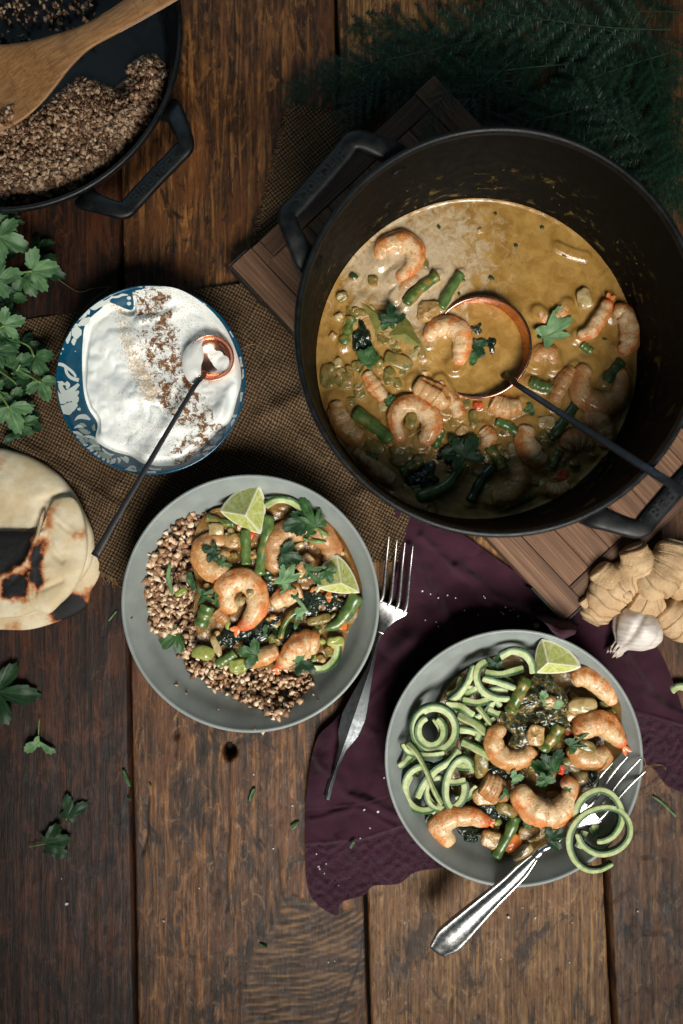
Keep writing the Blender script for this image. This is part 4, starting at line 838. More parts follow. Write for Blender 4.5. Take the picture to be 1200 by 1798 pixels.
def leafgeo(size, fold=.15, seed=0, lobes=(-62, 0, 62), lr=(.82, 1, .82), wdt=36, teeth=3.4):
    K, Nn = 10, 132; th = np.linspace(-R(118), R(118), Nn); r = np.full(Nn, .3); rs = np.random.default_rng(seed)
    vein = np.zeros(Nn)
    for l, q in zip(lobes, lr):
        dd = (np.degrees(th)-l)/wdt; env = np.clip(1-np.abs(dd)**2.6, 0, 1)**.5
        tooth = .5+.5*np.cos(dd*PI*teeth/2+rs.uniform(-.5, .5)); fine = .5+.5*np.cos(dd*PI*teeth*1.9+rs.uniform(-1, 1))
        r = np.maximum(r, q*env*(1-.13*(1-tooth)-.08*(1-fine))); 
        for k in (-.55, 0, .55): vein = np.maximum(vein, np.exp(-((dd-k)/.07)**2))
    rho = np.linspace(.02, 1, K); X = np.outer(rho, r*np.cos(th))*size; Y = np.outer(rho, r*np.sin(th))*size
    P = np.stack([X, Y], -1)
    Z = fold*size*(.35*np.sin(np.abs(np.sin(th*1.45))*2.2)[None]*rho[:, None]-.5*(np.outer(rho, r)**2)*rs.uniform(.2, 1.))+.10*size*fbm(P/size, 2.6, 2, seed)
    V = np.stack([X, Y, Z], -1).reshape(-1, 3); d = np.stack([np.repeat(rho, Nn), np.tile(vein, K)*np.clip(1.2-np.repeat(rho, Nn), 0, 1), np.zeros(K*Nn)], 1)
    return V, grid_faces(K, Nn)[:, ::-1].tolist(), d
_lc = {}
def put_leaf(x, y, z, ang, size, mat=None, parent=None, label=None, name='cilantro_leaf', group='cilantro leaves', stem=0, pitch=0, roll=0, seed=0, flatv=.15, **k):
    """x,y px of the leaf base; ang = direction in degrees as seen in the photograph (0 right, 90 up)"""
    s = PX(size, z); V, F, D = leafgeo(s, flatv, seed, **k)
    M_ = Matrix.Rotation(R(ang), 3, 'Z') @ Matrix.Rotation(R(-pitch), 3, 'Y') @ Matrix.Rotation(R(roll), 3, 'X')
    b = W(x, y, z); V = V @ np.array(M_).T + b
    if parent is None and stem:
        t = thing(name, label, 'herb', (b[0], b[1], V[:, 2].min()), group); mk('leaf', V, F, mat or LF, t, D)
        e = np.array([math.cos(R(ang)), math.sin(R(ang)), 0])*PX(stem, z)
        v, f, d = tube(cat([b+e*.08*0, b-e*.5+np.array([.05, .04, .0]), b-e+np.array([0, 0, -.05])], 8), .045, M=6); mk('stem', v, f, STM, t, d); return t
    o = mk('leaf' if parent else name, V, F, mat or LF, parent, D)
    if parent is None: tag(o, label, 'herb', group)
    return o
def crumple(label, x, y, z, sx, sy, ang, mat=None, amp=.35, seed=0, name='wilted_leaf', group='wilted greens', hgt=.3):
    nn, nt = 26, 64; rho = np.linspace(.02, 1, nn); th = np.arange(nt)/nt*2*PI; rs = 1+.25*np.sin(th*3+seed)+.15*np.sin(th*5+seed*2)
    X = np.outer(rho, rs*np.cos(th))*PX(sx, z); Y = np.outer(rho, rs*np.sin(th))*PX(sy, z); P = np.stack([X, Y, 0*X], -1).reshape(-1, 3)
    q = P+amp*.8*np.stack([fbm(P, 1.2, 3, seed+k) for k in range(3)], 1); q[:, 2] = hgt*(1-np.repeat(rho, nt)**2)+amp*1.3*np.abs(fbm(P, 1.1, 4, seed+8))
    Mx = Matrix.Rotation(R(-ang), 3, 'Z'); V = q @ np.array(Mx).T + W(x, y, z); F = grid_faces(nn, nt, wrap_m=True).tolist(); F.append(list(range(nt))[::-1])
    return tag(mk(name, V, F, mat or KALE, None, np.zeros((len(V), 3))), label, 'greens', group)
def lime(label, cs, apex, z, mat=None, h=.9, depth=.5, name='lime_wedge', group='lime wedges'):
    """an eighth of a lime seen from its cut corner"""
    A = W(*apex, z+h); C = [W(*c, z+k) for c, k in zip(cs, (0, 0, 0))]; n = 16; parts = []
    E = [c-A for c in C]
    def face(i, j):
        V = []; D = []
        for a in range(n):
            rho = a/(n-1)
            for b in range(n):
                t = b/(n-1)*PI/2; p = A+rho*(E[i]*math.cos(t)+E[j]*math.sin(t))*1.0
                V.append(p); edge = max(0, (rho-.88)/.06); ax_ = max(0, 1-min(math.cos(t), math.sin(t))*rho/.10); cen = max(0, 1-rho/.16)
                D.append((min(1, max(edge, ax_*.75, cen)), 0, b/(n-1)))
        return np.array(V), grid_faces(n, n)[:, ::-1], np.array(D)
    for i, j in ((0, 1), (1, 2), (2, 0)): parts.append(face(i, j))
    V = []; D = []
    for a in range(n):
        p1 = a/(n-1)*PI/2
        for b in range(n):
            t = b/(n-1)*PI/2; q = A+E[0]*math.cos(p1)*math.cos(t)+E[1]*math.cos(p1)*math.sin(t)+E[2]*math.sin(p1)
            V.append(q); D.append((1, 1, 0))
    parts.append((np.array(V), grid_faces(n, n), np.array(D)))
    v, f, d = join(parts); o = mk(name, v, f, mat or LIME, None, d, origin=None); return tag(o, label, 'lime', group)
def groats(name, n, sampler, size, mat, seed, parent=None, label=None):
    rg = np.random.default_rng(seed)
    base = []; 
    for k in range(3): t = k*2*PI/3; base += [(math.cos(t), math.sin(t), -.35), (.55*math.cos(t+.5), .55*math.sin(t+.5), .45)]
    base += [(0, 0, .95), (0, 0, -.8)]; B = np.array(base)
    Fb = np.array([(0, 2, 1), (2, 3, 1), (2, 4, 3), (4, 5, 3), (4, 0, 5), (0, 1, 5), (1, 3, 6), (3, 5, 6), (5, 1, 6), (0, 7, 2), (2, 7, 4), (4, 7, 0)])
    C = sampler(rg, n); n = len(C); a = rg.uniform(0, 2*PI, (n, 3)); s = size*rg.uniform(.65, 1.2, (n, 1, 1))*rg.uniform(.7, 1.15, (n, 1, 3))
    Q = B[None]*s+rg.normal(0, .2*size, (n, 8, 3))
    for i, j, k in ((0, 1, 0), (1, 2, 1), (0, 2, 2)):
        c, sn = np.cos(a[:, k])[:, None], np.sin(a[:, k])[:, None]; x_, y_ = Q[..., i]*c-Q[..., j]*sn, Q[..., i]*sn+Q[..., j]*c; Q[..., i], Q[..., j] = x_, y_
    V = (Q+C[:, None]).reshape(-1, 3); F = (Fb[None]+8*np.arange(n)[:, None, None]).reshape(-1, 3); d = np.repeat(np.stack([rg.random(n), rg.random(n), rg.random(n)], 1), 8, 0)
    o = mk(name, V, F, mat, parent, d, smooth=True)
    return tag(o, label, 'buckwheat' if label else None, None, 'stuff')
def groat_mat(name, c):
    m = Mat(name); a = m.attr(); o = m.obj(); n = m.noise(o, 8, 3)
    col = m.ramp(a[0], [(.12, lin(*c[0])), (.5, lin(*c[1])), (.75, lin(*c[2])), (1, lin(*c[3]))]); col = m.mix(m.mr(n, .55, .75, 0, .5), col, lin(*c[0]))
    return m.set(col=col, rough=.5, spec=.35, sss=.08, normal=m.bump(n, .3, .03))
GR = groat_mat('buckwheat', ((122, 88, 62), (180, 142, 108), (216, 184, 150), (240, 218, 188)))
GRD = groat_mat('buckwheat_shaded', ((92, 64, 46), (142, 110, 84), (176, 144, 114), (204, 176, 146)))  # darker copy of buckwheat for the skillet, its shade put into the colour
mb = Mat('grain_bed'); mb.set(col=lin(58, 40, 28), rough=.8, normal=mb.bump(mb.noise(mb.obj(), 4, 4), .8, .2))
def sauce_mat(name, c1, c2, foam=None, rough=.18, chunky=0.):
    m = Mat(name); a = m.attr(); o = m.obj(); n = m.noise(o, .7, 6, .65, .6); n2 = m.noise(o, 3, 5, .7, .4); n3 = m.noise(o, 9, 3, .6)
    c = m.mix(m.mr(n, .3, .7), lin(*c1), lin(*c2)); c = m.mix(m.mr(n2, .62, .72, 0, .6), c, m.mix(.5, c, lin(200, 170, 104))); c = m.mix(m.mr(n2, .38, .3, 0, .5), c, m.mix(.5, c, lin(56, 34, 16)))
    if foam: c = m.mix(m.mr(m.math('ADD', a[0], m.math('MULTIPLY', m.math('SUBTRACT', m.noise(o, .9, 7, .7, 1.2), .5), 1.6)), .36, .78), c, m.mix(m.mr(n2, .4, .6), lin(*foam), lin(foam[0]-14, foam[1]-14, foam[2]-12)))
    vo = m.voro(o, 2.6); c = m.mix(m.math('MULTIPLY', m.mr(vo, .12, .07), .7), c, lin(52, 44, 26))
    return m.set(col=c, rough=rough, normal=m.bump(m.math('ADD', m.math('ADD', m.math('MULTIPLY', n2, .8), m.math('MULTIPLY', n3, .35)), m.mr(m.voro(o, 5.5), .25, .1, 0, .5)), .26+chunky, .12), spec=.5, sss=.08, coat=.35)

# ------------------------------------------------------------------ curry in the pot
ZS = 5.4; SC = W(837, 630, ZS)[:2]; SR_ = PX(281, ZS)+.02
lump = []                      # things that stand out of the curry: the surface swells around them
LM = [('the curled shrimp at the top left', 694, 456), ('the cooked lime wedges', 700, 570), ('the orange shrimp by the ladle', 790, 600), ('the white shrimp piece', 756, 695), ('the hooked shrimp', 722, 745), ('the grey white wall shrimp', 606, 738), ('the pink wall shrimp', 660, 822), ('the big dark cilantro leaf', 822, 785),
      ('the long bean pod', 778, 858), ('the bottom shrimp', 898, 852), ('the pear shaped shrimp', 934, 780), ('the speckled shrimp', 1040, 760), ('the large round shrimp', 1054, 676), ('the smooth orange shrimp', 992, 678), ('the lumpy shrimp', 890, 712), ('the glossy thick bean', 654, 746), ('the black spinach', 636, 592),
      ('the left olive pepper pair', 590, 664), ('the dark ladle handle', 1000, 738), ('the striped shrimp', 1100, 580), ('the long pale leaf', 985, 570), ('the sunken top bean', 1004, 442), ('the standing bean', 792, 512), ('the nearly black bean', 848, 850), ('the bright short bean', 892, 750), ('the red pepper bit', 986, 834)]
SEEN = set()
def locate(pre, x, y, lm, post=''):
    DR = ['right of', 'upper right of', 'above', 'upper left of', 'left of', 'lower left of', 'below', 'lower right of']
    for nm, a, b in sorted(lm, key=lambda q: math.hypot(q[1]-x, q[2]-y)):
        dd = math.hypot(a-x, b-y); s = '%s %s %s %s%s' % (pre, 'just' if dd < 40 else 'further' if dd > 90 else 'close', DR[int(round(math.atan2(b-y, x-a)/(PI/4))) % 8], nm, post)
        if s not in SEEN: SEEN.add(s); return s
    return s
def pot_items():
    L = lambda z=0: ZS+z
    S = lambda label, pts, rad, z, **k: (lump.append((pts, max(rad)*1.15, .32)), shrimp(label, pts, rad, L(z)+.16, group='shrimp in the curry pot', **k))[1]
    S('curled shrimp with white end and brown back nearest the upper left wall of the pot', [(668, 458), (672, 438), (700, 424), (726, 436), (727, 462), (708, 482), (694, 488)], [8, 14, 17, 17, 15, 12, 8], .0, mat=SH_D)
    S('pinkish shrimp half hidden under the slanting bean near the pot top left', [(694, 522), (714, 498), (744, 482)], [9, 12, 8], -.25, mat=SH_C)
    S('plump orange shrimp just left of the copper ladle', [(752, 600), (760, 580), (786, 572), (808, 588), (810, 618), (800, 640)], [9, 15, 17, 17, 14, 9], .1, mat=SH_D)
    S('slim pale shrimp below the dark cilantro sprig in the pot', [(642, 652), (655, 672), (676, 702)], [8, 12, 9], .15, mat=SH_D)
    S('thick white shrimp tail piece in the middle of the pot', [(728, 672), (748, 684), (772, 700), (784, 716)], [13, 17, 18, 9], .25, mat=SH_B, groove=.35)
    S('thin shrimp with red orange tip under the ladle', [(808, 732), (800, 712), (786, 692), (772, 668)], [13, 12, 8, 4], .15, mat=SH_D)
    S('hooked shrimp with orange tail cupping a green pepper piece', [(738, 778), (754, 762), (756, 738), (738, 714), (708, 712), (694, 738), (706, 776)], [11, 16, 16, 15, 14, 11, 8], .25, mat=SH_D)
    S('grey white shrimp lying along the left wall of the pot', [(590, 702), (594, 728), (612, 756), (638, 768)], [11, 17, 18, 10], .05, mat=SH_B)
    S('pink shrimp pointing to the lower left wall of the pot', [(694, 846), (672, 832), (648, 812), (620, 790)], [10, 15, 13, 8], .1, mat=SH_D)
    S('large round shrimp by the right wall of the pot', [(1036, 642), (1020, 664), (1024, 692), (1052, 708), (1082, 698), (1092, 668), (1084, 646)], [12, 17, 19, 20, 19, 15, 9], .05, mat=SH_C)
    S('smooth orange shrimp beside the large round shrimp', [(974, 708), (982, 684), (996, 662), (1010, 646)], [9, 13, 13, 8], 0, mat=SH_C)
    S('striped shrimp resting against the upper right wall of the pot', [(1078, 548), (1096, 548), (1108, 574), (1104, 604), (1088, 618)], [10, 16, 17, 15, 8], .3, mat=SH_D)
    S('shrimp with upright pink tail next to the striped shrimp', [(1014, 590), (1036, 582), (1056, 556), (1070, 526)], [8, 12, 12, 8], .25, mat=SH_D, tail=(10, 10))
    S('pale shrimp half under the curry left of the long cilantro leaf', [(944, 548), (962, 562), (984, 552), (996, 536)], [9, 13, 12, 8], -.2, mat=SH_D)
    S('sunken brown shrimp lump right of the ladle', [(940, 638), (948, 622), (966, 622), (974, 642)], [11, 15, 15, 10], -.25, mat=SH_C)
    S('speckled orange shrimp right of the ladle handle', [(1022, 730), (1050, 738), (1066, 764), (1058, 788)], [13, 17, 16, 9], .1, mat=SH_C)
    S('speckled orange shrimp left under the ladle handle', [(992, 792), (1002, 776), (1026, 776), (1038, 790)], [10, 16, 16, 9], .05, mat=SH_C)
    S('pear shaped pale shrimp below the ladle handle', [(928, 746), (922, 774), (938, 802), (960, 812)], [11, 18, 20, 11], .1, mat=SH_D)
    S('curled shrimp at the bottom of the pot near the dark beans', [(862, 872), (890, 870), (912, 848), (908, 812)], [13, 18, 17, 9], .1, mat=SH_C)
    S('pale lumpy shrimp right below the copper ladle', [(862, 704), (886, 716), (916, 712)], [13, 17, 12], .1, mat=SH_B)
    B = lambda label, pts, r, z, **k: (lump.append((pts, r*1.1, .2)), bean(label, pts, r, L(z), group='beans in the curry pot', **k))
    B('fat green bean leaning up right beneath the curled shrimp', [(712, 534), (736, 508), (770, 482)], 10, .35, mat=BEANS)
    B('green bean standing right of the fat bean near the pot top', [(774, 542), (788, 514), (810, 480)], 9, .2, mat=BEAN)
    B('glossy thick bean left of the hooked shrimp', [(622, 722), (650, 742), (688, 774)], 12, .3, mat=BEAN)
    B('short dark green bean below the hooked shrimp', [(764, 786), (768, 770), (776, 754)], 9, .25, mat=BEAN)
    B('long light green bean pod at the bottom of the pot', [(732, 876), (780, 856), (802, 832), (818, 808)], 12, .35, mat=BEAN, cut=False)
    B('bean tip beside the large dark cilantro leaf', [(858, 784), (872, 802), (884, 824)], 10, .35, mat=BEANS)
    B('nearly black bean at the bottom of the pot', [(868, 818), (846, 844), (826, 882)], 10, .15, mat=BEAND)
    B('bright bean between lumpy shrimp and cilantro', [(872, 738), (892, 748), (914, 764)], 9, .25, mat=BEAN)
    B('small oval bean by the ladle joint', [(930, 668), (950, 678), (968, 680)], 10, .15, mat=BEAN)
    B('dark bean crossing under the ladle handle', [(966, 772), (992, 738), (1018, 702)], 10, .15, mat=BEAND)
    B('dark bean stub inside the round shrimp', [(1064, 670), (1078, 652), (1092, 634)], 10, .3, mat=BEAND)
    B('half sunken bean floating near the upper right edge of the curry', [(978, 432), (1004, 444), (1028, 450)], 9, -.22, mat=BEANS)
    B('tiny bean between the round shrimp and the long leaf', [(1022, 604), (1032, 612), (1040, 618)], 8, .1, mat=BEAN)
    B('olive pod along the upper left rim of the curry', [(602, 606), (610, 582), (618, 556)], 11, -.05, mat=BEANS)
    lump.append(([(640, 540), (690, 580), (745, 615)], 26, .2))
    lime('cooked olive lime wedge floating upper left in the pot', [(628, 526), (700, 560), (664, 592)], (668, 556), ZS+.15, OLIVEL, .5)
    lime('cooked olive lime wedge with soft peel next to the orange shrimp', [(678, 590), (705, 552), (762, 624)], (712, 586), ZS+.15, OLIVEL, .5)
    C = lambda label, x, y, sx, sy, ang=0, **k: (lump.append(([(x-1, y), (x+1, y)], max(sx, sy), .15)), chunk(label, x, y, ZS+k.pop('z', .05), sx, sy, k.pop('sz', .32), ang, group='vegetable pieces in the curry pot', **k))
    B('green bean lying flat left of the big dark cilantro leaf', [(742, 806), (722, 818), (706, 832)], 10, .25, mat=BEANS)
    B('bean end between the pink wall shrimp and the glossy thick bean', [(640, 800), (664, 806)], 9, .3, mat=BEAN)
    B('dull bean stub below the cooked lime wedges', [(652, 622), (664, 634), (674, 640)], 9, .2, mat=BEANS)
    B('green bean by the lower pot edge right of the black bean', [(930, 868), (908, 880), (886, 890)], 9, .2, mat=BEAN)
    B('short bean standing between the pear shaped and speckled shrimp', [(968, 822), (978, 802), (984, 790)], 9, .2, mat=BEANS)
    S('orange shrimp back half sunk at the bottom left of the pot', [(700, 872), (724, 884), (752, 892)], [9, 14, 9], .0, mat=SH_C)
    S('orange tinted shrimp below the bright short bean', [(846, 752), (858, 768), (852, 786)], [8, 13, 9], .1, mat=SH_D)
    S('small curled shrimp under the red pepper bit', [(1000, 852), (980, 862), (958, 856)], [8, 13, 9], .1, mat=SH_D)
    C('olive pepper piece inside the hooked shrimp', 722, 736, 10, 18, 15, z=.6, mat=PEP)
    C('big translucent olive pepper piece near the lower left wall', 652, 786, 24, 18, 30, mat=PEP)
    C('dark round pepper piece right of the pink shrimp', 706, 800, 22, 18, 0, mat=PEP)
    C('yellow green pepper strip below the cooked lime wedge', 700, 634, 26, 12, 20, mat=PEP, z=.15)
    C('small upright pepper piece below the lime wedge', 684, 660, 10, 16, 0, mat=PEP, z=.15)
    C('round olive pepper piece far left in the pot', 576, 660, 15, 22, 0, mat=PEP)
    C('second olive pepper piece far left in the pot', 606, 668, 16, 14, 0, mat=PEP)
    C('pale onion curl beside the upper right shrimp', 1026, 524, 13, 18, -20, mat=ONI, z=.2, name='onion_piece')
    C('olive onion piece under the ladle handle start', 958, 742, 17, 13, 0, mat=ONI, name='onion_piece')
    C('saucy lump with orange streak left of the standing bean', 752, 548, 18, 20, 10, mat=LUMP, z=.1, name='curry_lump')
    C('olive lump between the lime wedge and the left wall', 624, 548, 16, 14, 0, mat=PEP, z=-.1)
    C('small dark leaf bit upper left in the curry', 622, 486, 9, 7, 40, mat=BEAND, z=-.1, name='bean_end')
    C('brown green pepper bit beside the leaf bit', 656, 494, 9, 10, 0, mat=PEP, z=-.05)
    C('pepper bit above the fat green bean', 742, 464, 12, 10, 0, mat=PEP, z=-.05)
    C('red pepper bit at the lower right of the curry', 986, 834, 11, 12, 0, mat=REDC, z=-.05, name='red_pepper_piece')
    C('tiny orange bit below the ladle', 840, 712, 9, 6, 0, mat=REDC, z=.1, name='red_pepper_piece')
    C('pale garlic bit on the left shrimp', 618, 766, 6, 5, 20, mat=ONI, z=.75, sz=.15, name='garlic_bit')
    C('yellow garlic bit by the bean tip', 890, 800, 7, 5, 40, mat=ONI, z=.35, sz=.15, name='garlic_bit')
    C('pale garlic bit floating in the upper curry', 843, 404, 4, 5, 0, mat=ONI, z=.05, sz=.15, name='garlic_bit')
    rg = np.random.default_rng(5); mats = [PEP, ONI, PEP, LUMP]; grp = 'small vegetable bits half sunk in the curry'
    for k in range(105):        # indistinct bits in the crowded lower left half
        for _ in range(50):
            a = rg.uniform(0, 2*PI); r = 262*math.sqrt(rg.random()); x, y = 837+r*math.cos(a), 630+r*math.sin(a)
            if (x-837)*-.55+(y-630)*.83 > 20 and np.hypot(x-846, y-609) > 104: break
        lump.append(([(x-1, y), (x+1, y)], 12, .1))
        chunk(locate(['olive pepper bit', 'pale onion bit', 'dull green bit', 'saucy bit'][k % 4], x, y, LM), x, y, ZS-.02+.12*rg.random(), rg.uniform(7, 14), rg.uniform(6, 11), .22, rg.uniform(0, 180), mats[k % 4], grp, 'vegetable_bit', 'vegetable bit', tilt=rg.uniform(-25, 25), seed=k)
    for k in range(16):
        a = rg.uniform(-.2, 2.2); r = rg.uniform(60, 240); x, y = 850+r*math.cos(a), 600-r*math.sin(a)
        if np.hypot(x-846, y-609) < 100: continue
        chunk(locate('tiny dark herb fleck', x, y, LM), x, y, ZS+.02, rg.uniform(2.5, 6), rg.uniform(2, 4), .08, rg.uniform(0, 180), BEAND, 'herb flecks in the upper curry', 'herb_fleck', 'herb', seed=k)
    crumple('black green spinach leaf left of the cooked lime wedges', 636, 592, ZS+.1, 16, 24, 0, KALE, .3, 3); crumple('dark spinach scrap at the bottom centre of the pot', 742, 838, ZS+.05, 30, 20, 0, KALE, .3, 4)
    crumple('dark spinach scrap under the big cilantro leaf', 790, 800, ZS+.05, 22, 16, 0, KALE, .25, 5)
    G = 'cilantro on the curry'
    put_leaf(690, 566, L(.95), 95, 34, LFD, label='dark cilantro leaf on the cooked lime wedges', group=G, seed=1, flatv=.25, pitch=8)
    put_leaf(684, 562, L(.9), 235, 22, LF, label='small cilantro lobe hanging left off the cooked lime wedge', group=G, seed=2, stem=6)
    put_leaf(642, 640, L(.55), 60, 36, LF, label='upright cilantro sprig above the slim pale shrimp', group=G, seed=3, lobes=(-30, 10, 50), stem=20)
    put_leaf(815, 802, L(.8), 60, 46, LFD, label='large dark cilantro leaf at the bottom centre of the pot', group=G, seed=4, stem=30, flatv=.2)
    put_leaf(812, 798, L(.75), 178, 40, LFD, label='cilantro leaf pointing left at the bottom of the pot', group=G, seed=5, flatv=.2)
    put_leaf(806, 790, L(.7), 120, 30, LFD, label='cilantro leaf pointing up beside the largest dark one', group=G, seed=6, flatv=.2)
    put_leaf(955, 592, L(.45), 32, 66, LFP, label='long pale cilantro leaf between the upper right shrimp', group=G, seed=7, stem=8, lobes=(-26, 2, 28), lr=(.75, .98, 1), wdt=18)
    put_leaf(936, 716, L(.35), 200, 18, LF, label='small cilantro scrap beside the lumpy shrimp', group=G, seed=8)
    put_leaf(690, 716, L(.5), 80, 22, LF, label='cilantro scrap on the hooked shrimp', group=G, seed=9)
    put_leaf(676, 702, L(.6), 30, 16, LF, label='tiny cilantro scrap at the tail of the slim shrimp', group=G, seed=10)
pot_items()
POTS = sauce_mat('curry_sauce', (144, 106, 48), (178, 140, 76), foam=(200, 178, 144))
nt, nr = 320, 190; A_ = np.arange(nt)/nt*2*PI; rho = np.linspace(.003, 1, nr); x = SC[0]+np.outer(rho, np.cos(A_))*SR_; y = SC[1]+np.outer(rho, np.sin(A_))*SR_
x = x.ravel(); y = y.ravel(); P2 = np.stack([x, y], -1); qx = x/(PX(1, ZS))+600; qy = 899-y/PX(1, ZS)
z = ZS+.035*fbm(P2, .6, 3, 1)+.02*fbm(P2, 2.2, 2, 2); swell = np.zeros(len(x))
for pts, r, h in lump:
    cp = cat(pts, max(6, 2*len(pts))); dd = linedist(qx, qy, [tuple(p[:2]) for p in cp]); swell = np.maximum(swell, h*np.exp(-(np.maximum(dd-r*.55, 0)/(r*.42))**2))
busy = sstep(-40, 120, -(qx-837)*.55+(qy-630)*.83)
z = z+swell+busy*.10*np.abs(fbm(P2, 1.4, 3, 4)); z += .12*sstep(.975, 1, np.repeat(rho, nt))
z = z if 1 else np.where(np.hypot(x-lc[0], y-lc[1]) < LR-.1, np.minimum(z, 5.0-2.6*np.sqrt(np.clip(1-(np.hypot(x-lc[0], y-lc[1])/LR)**2, 0, 1))), z)
foam = np.clip(.85-np.hypot((qx-735)/170, (qy-440)/125)*.5, 0, 1)+.4*np.exp(-((qx-690)/120)**2-((qy-640)/180)**2); foam *= (1-busy*.3)
F = grid_faces(nr, nt, wrap_m=True).tolist(); F.append(list(range(nt))[::-1])
tag(mk('curry', np.stack([x, y, z], -1), F, POTS, None, np.stack([foam, busy, swell], -1)), 'golden brown coconut curry filling the black pot', 'curry')
put_leaf(832, 604, 5.62, -20, 30, LFD, label='dark green cilantro leaf floating in the copper ladle', group='cilantro in the ladle', seed=21, lobes=(-30, 25), lr=(1, .9))
put_leaf(838, 622, 5.6, 215, 26, LF, label='paler cilantro leaf lower left in the copper ladle', group='cilantro in the ladle', seed=22, lobes=(-30, 25), lr=(1, .9))
crumple('dark spinach curl at the top of the ladle curry', 836, 578, 5.4, 12, 9, 0, KALE, .2, 11, hgt=.15); crumple('thin dark spinach strip right in the ladle', 862, 606, 5.4, 8, 14, 0, KALE, .2, 12, hgt=.12)
# ------------------------------------------------------------------ buckwheat
def disc_sampler(ol_px, zc, zf, center=None, jit=.12):
    def f(rg, n):
        pts = []; xs = [p[0] for p in ol_px]; ys = [p[1] for p in ol_px]
        while len(pts) < n:
            qx = rg.uniform(min(xs), max(xs), 4000); qy = rg.uniform(min(ys), max(ys), 4000)
            k = pip(qx, qy, ol_px) > rg.uniform(-5, 3, 4000); qx, qy = qx[k], qy[k]
            sc_ = PX(1, zc); X = (qx-600)*sc_; Y = (899-qy)*sc_; ok = (np.hypot(X-SK[0], Y-SK[1]) < 12.95) if center else np.ones(len(X), bool); X, Y, qx, qy = X[ok], Y[ok], qx[ok], qy[ok]; Z = zf(X, Y, qx, qy)+rg.uniform(-.1, jit, len(X)); pts += list(zip(X, Y, Z))
        return np.array(pts[:n])
    return f
def bedsheet(name, ol_px, zc, zf, mat, c, label=None, cat_=None, nt=140, nr=44, parent=None, d=None):
    cc = W(*c, zc)[:2]; x, y, rho, th_, F = star(pxo(ol_px, zc), cc[0], cc[1], nt, nr); sc_ = PX(1, zc)
    if nt == 180: rr_ = np.hypot(x-SK[0], y-SK[1]); k_ = np.minimum(1, 13.0/rr_); x = SK[0]+(x-SK[0])*k_; y = SK[1]+(y-SK[1])*k_
    z = zf(x, y, x/sc_+600, 899-y/sc_, rho)
    dd = d(x, y, x/sc_+600, 899-y/sc_, rho) if d else np.zeros((len(x), 3))
    return tag(mk(name, np.stack([x, y, z], -1), F, mat, parent, dd), label, cat_)
# left bowl
g1 = [(352, 900), (322, 914), (300, 932), (284, 950), (266, 972), (262, 1000), (257, 1025), (258, 1058), (262, 1090), (274, 1112), (290, 1128), (306, 1140), (318, 1160), (326, 1182), (345, 1192), (362, 1204), (384, 1218), (404, 1222), (432, 1236), (458, 1246), (480, 1256), (500, 1248), (520, 1236), (538, 1218), (548, 1200), (545, 1170), (560, 1120), (560, 960), (470, 900)]
def z1(X, Y, qx, qy, rho=None):
    e = np.clip(pip(qx, qy, g1), 0, 60); r = np.hypot(X-C1[0], Y-C1[1])
    return zbowl(r)+.12+1.75*(1-np.exp(-e/17))*np.clip(1.15-r/14, .3, 1)+.25*fbm(np.stack([X, Y], -1), .8, 3, 31)
bedsheet('buckwheat_bed', g1, 3, lambda x, y, qx, qy, rho: z1(x, y, qx, qy)-.28, mb.m, (430, 1070), 'dark packed buckwheat underneath the loose grains in the left bowl', 'buckwheat')
groats('buckwheat_pile', 2500, disc_sampler(g1, 3, z1), .35, GR, 3, label='heap of toasted buckwheat grains along the left and lower side of the left bowl')
def sb(pts, z=.05):
    out = []
    for px, py in pts:
        p = W(px, py, .9); out.append([p[0], p[1], float(zbowl(np.hypot(p[0]-C1[0], p[1]-C1[1])))+.1])
    return np.array(out)
groats('fallen_groats', 9, lambda rg, n: sb([(321, 1191), (456, 1260), (452, 1262), (470, 1266), (250, 1078), (338, 1205), (560, 1215), (392, 1232), (552, 1208)]), .2, GR, 8, label='few buckwheat grains fallen onto the bare grey bowl wall below the heap')
# skillet
g2 = [(-120, 60), (-60, 40), (-10, 150), (40, 200), (100, 150), (130, 128), (165, 132), (190, 145), (212, 155), (222, 120), (226, 98), (240, 86), (258, 82), (278, 96), (292, 120), (292, 150), (280, 190), (262, 228), (250, 262), (212, 300), (168, 330), (114, 350), (60, 360), (0, 364), (-60, 362), (-140, 330)]
def z2(X, Y, qx, qy, rho=None):
    e = np.clip(pip(qx, qy, g2), 0, 80); return 1.0+1.5*(1-np.exp(-e/26))+1.1*sstep(9, 13.5, np.hypot(X-SK[0], Y-SK[1]))*sstep(0, 30, e)+.4*fbm(np.stack([X, Y], -1), .35, 3, 41)
bedsheet('buckwheat_bed', g2, 2.4, lambda x, y, qx, qy, rho: z2(x, y, qx, qy)-.3, mb.m, (100, 250), 'dark packed buckwheat underneath the loose grains in the skillet', 'buckwheat', 180, 60)
groats('skillet_buckwheat', 4600, disc_sampler(g2, 2.4, z2, True), .33, GRD, 4, label='toasted buckwheat grains spread in the black skillet')
def sk2(rg, n):
    q = []
    while len(q) < n:
        x, y = rg.uniform(-10, 170), rg.uniform(-20, 90)
        if rg.random() < .35+.5*(y < 40): q.append(W(x, y, .8+.3*rg.random()))
    return np.array(q)
groats('scattered_groats', 150, sk2, .26, GRD, 9, label='loose buckwheat grains scattered on the skillet floor behind the wooden spoon')
groats('spoon_groats', 110, lambda rg, n: np.array([W(rg.uniform(-40, 22), 205+rg.normal(0, 10)-.0, 4.3+.5*rg.random()) for _ in range(n)]), .26, GRD, 10, label='small pile of buckwheat grains left on the lower edge of the wooden spoon')

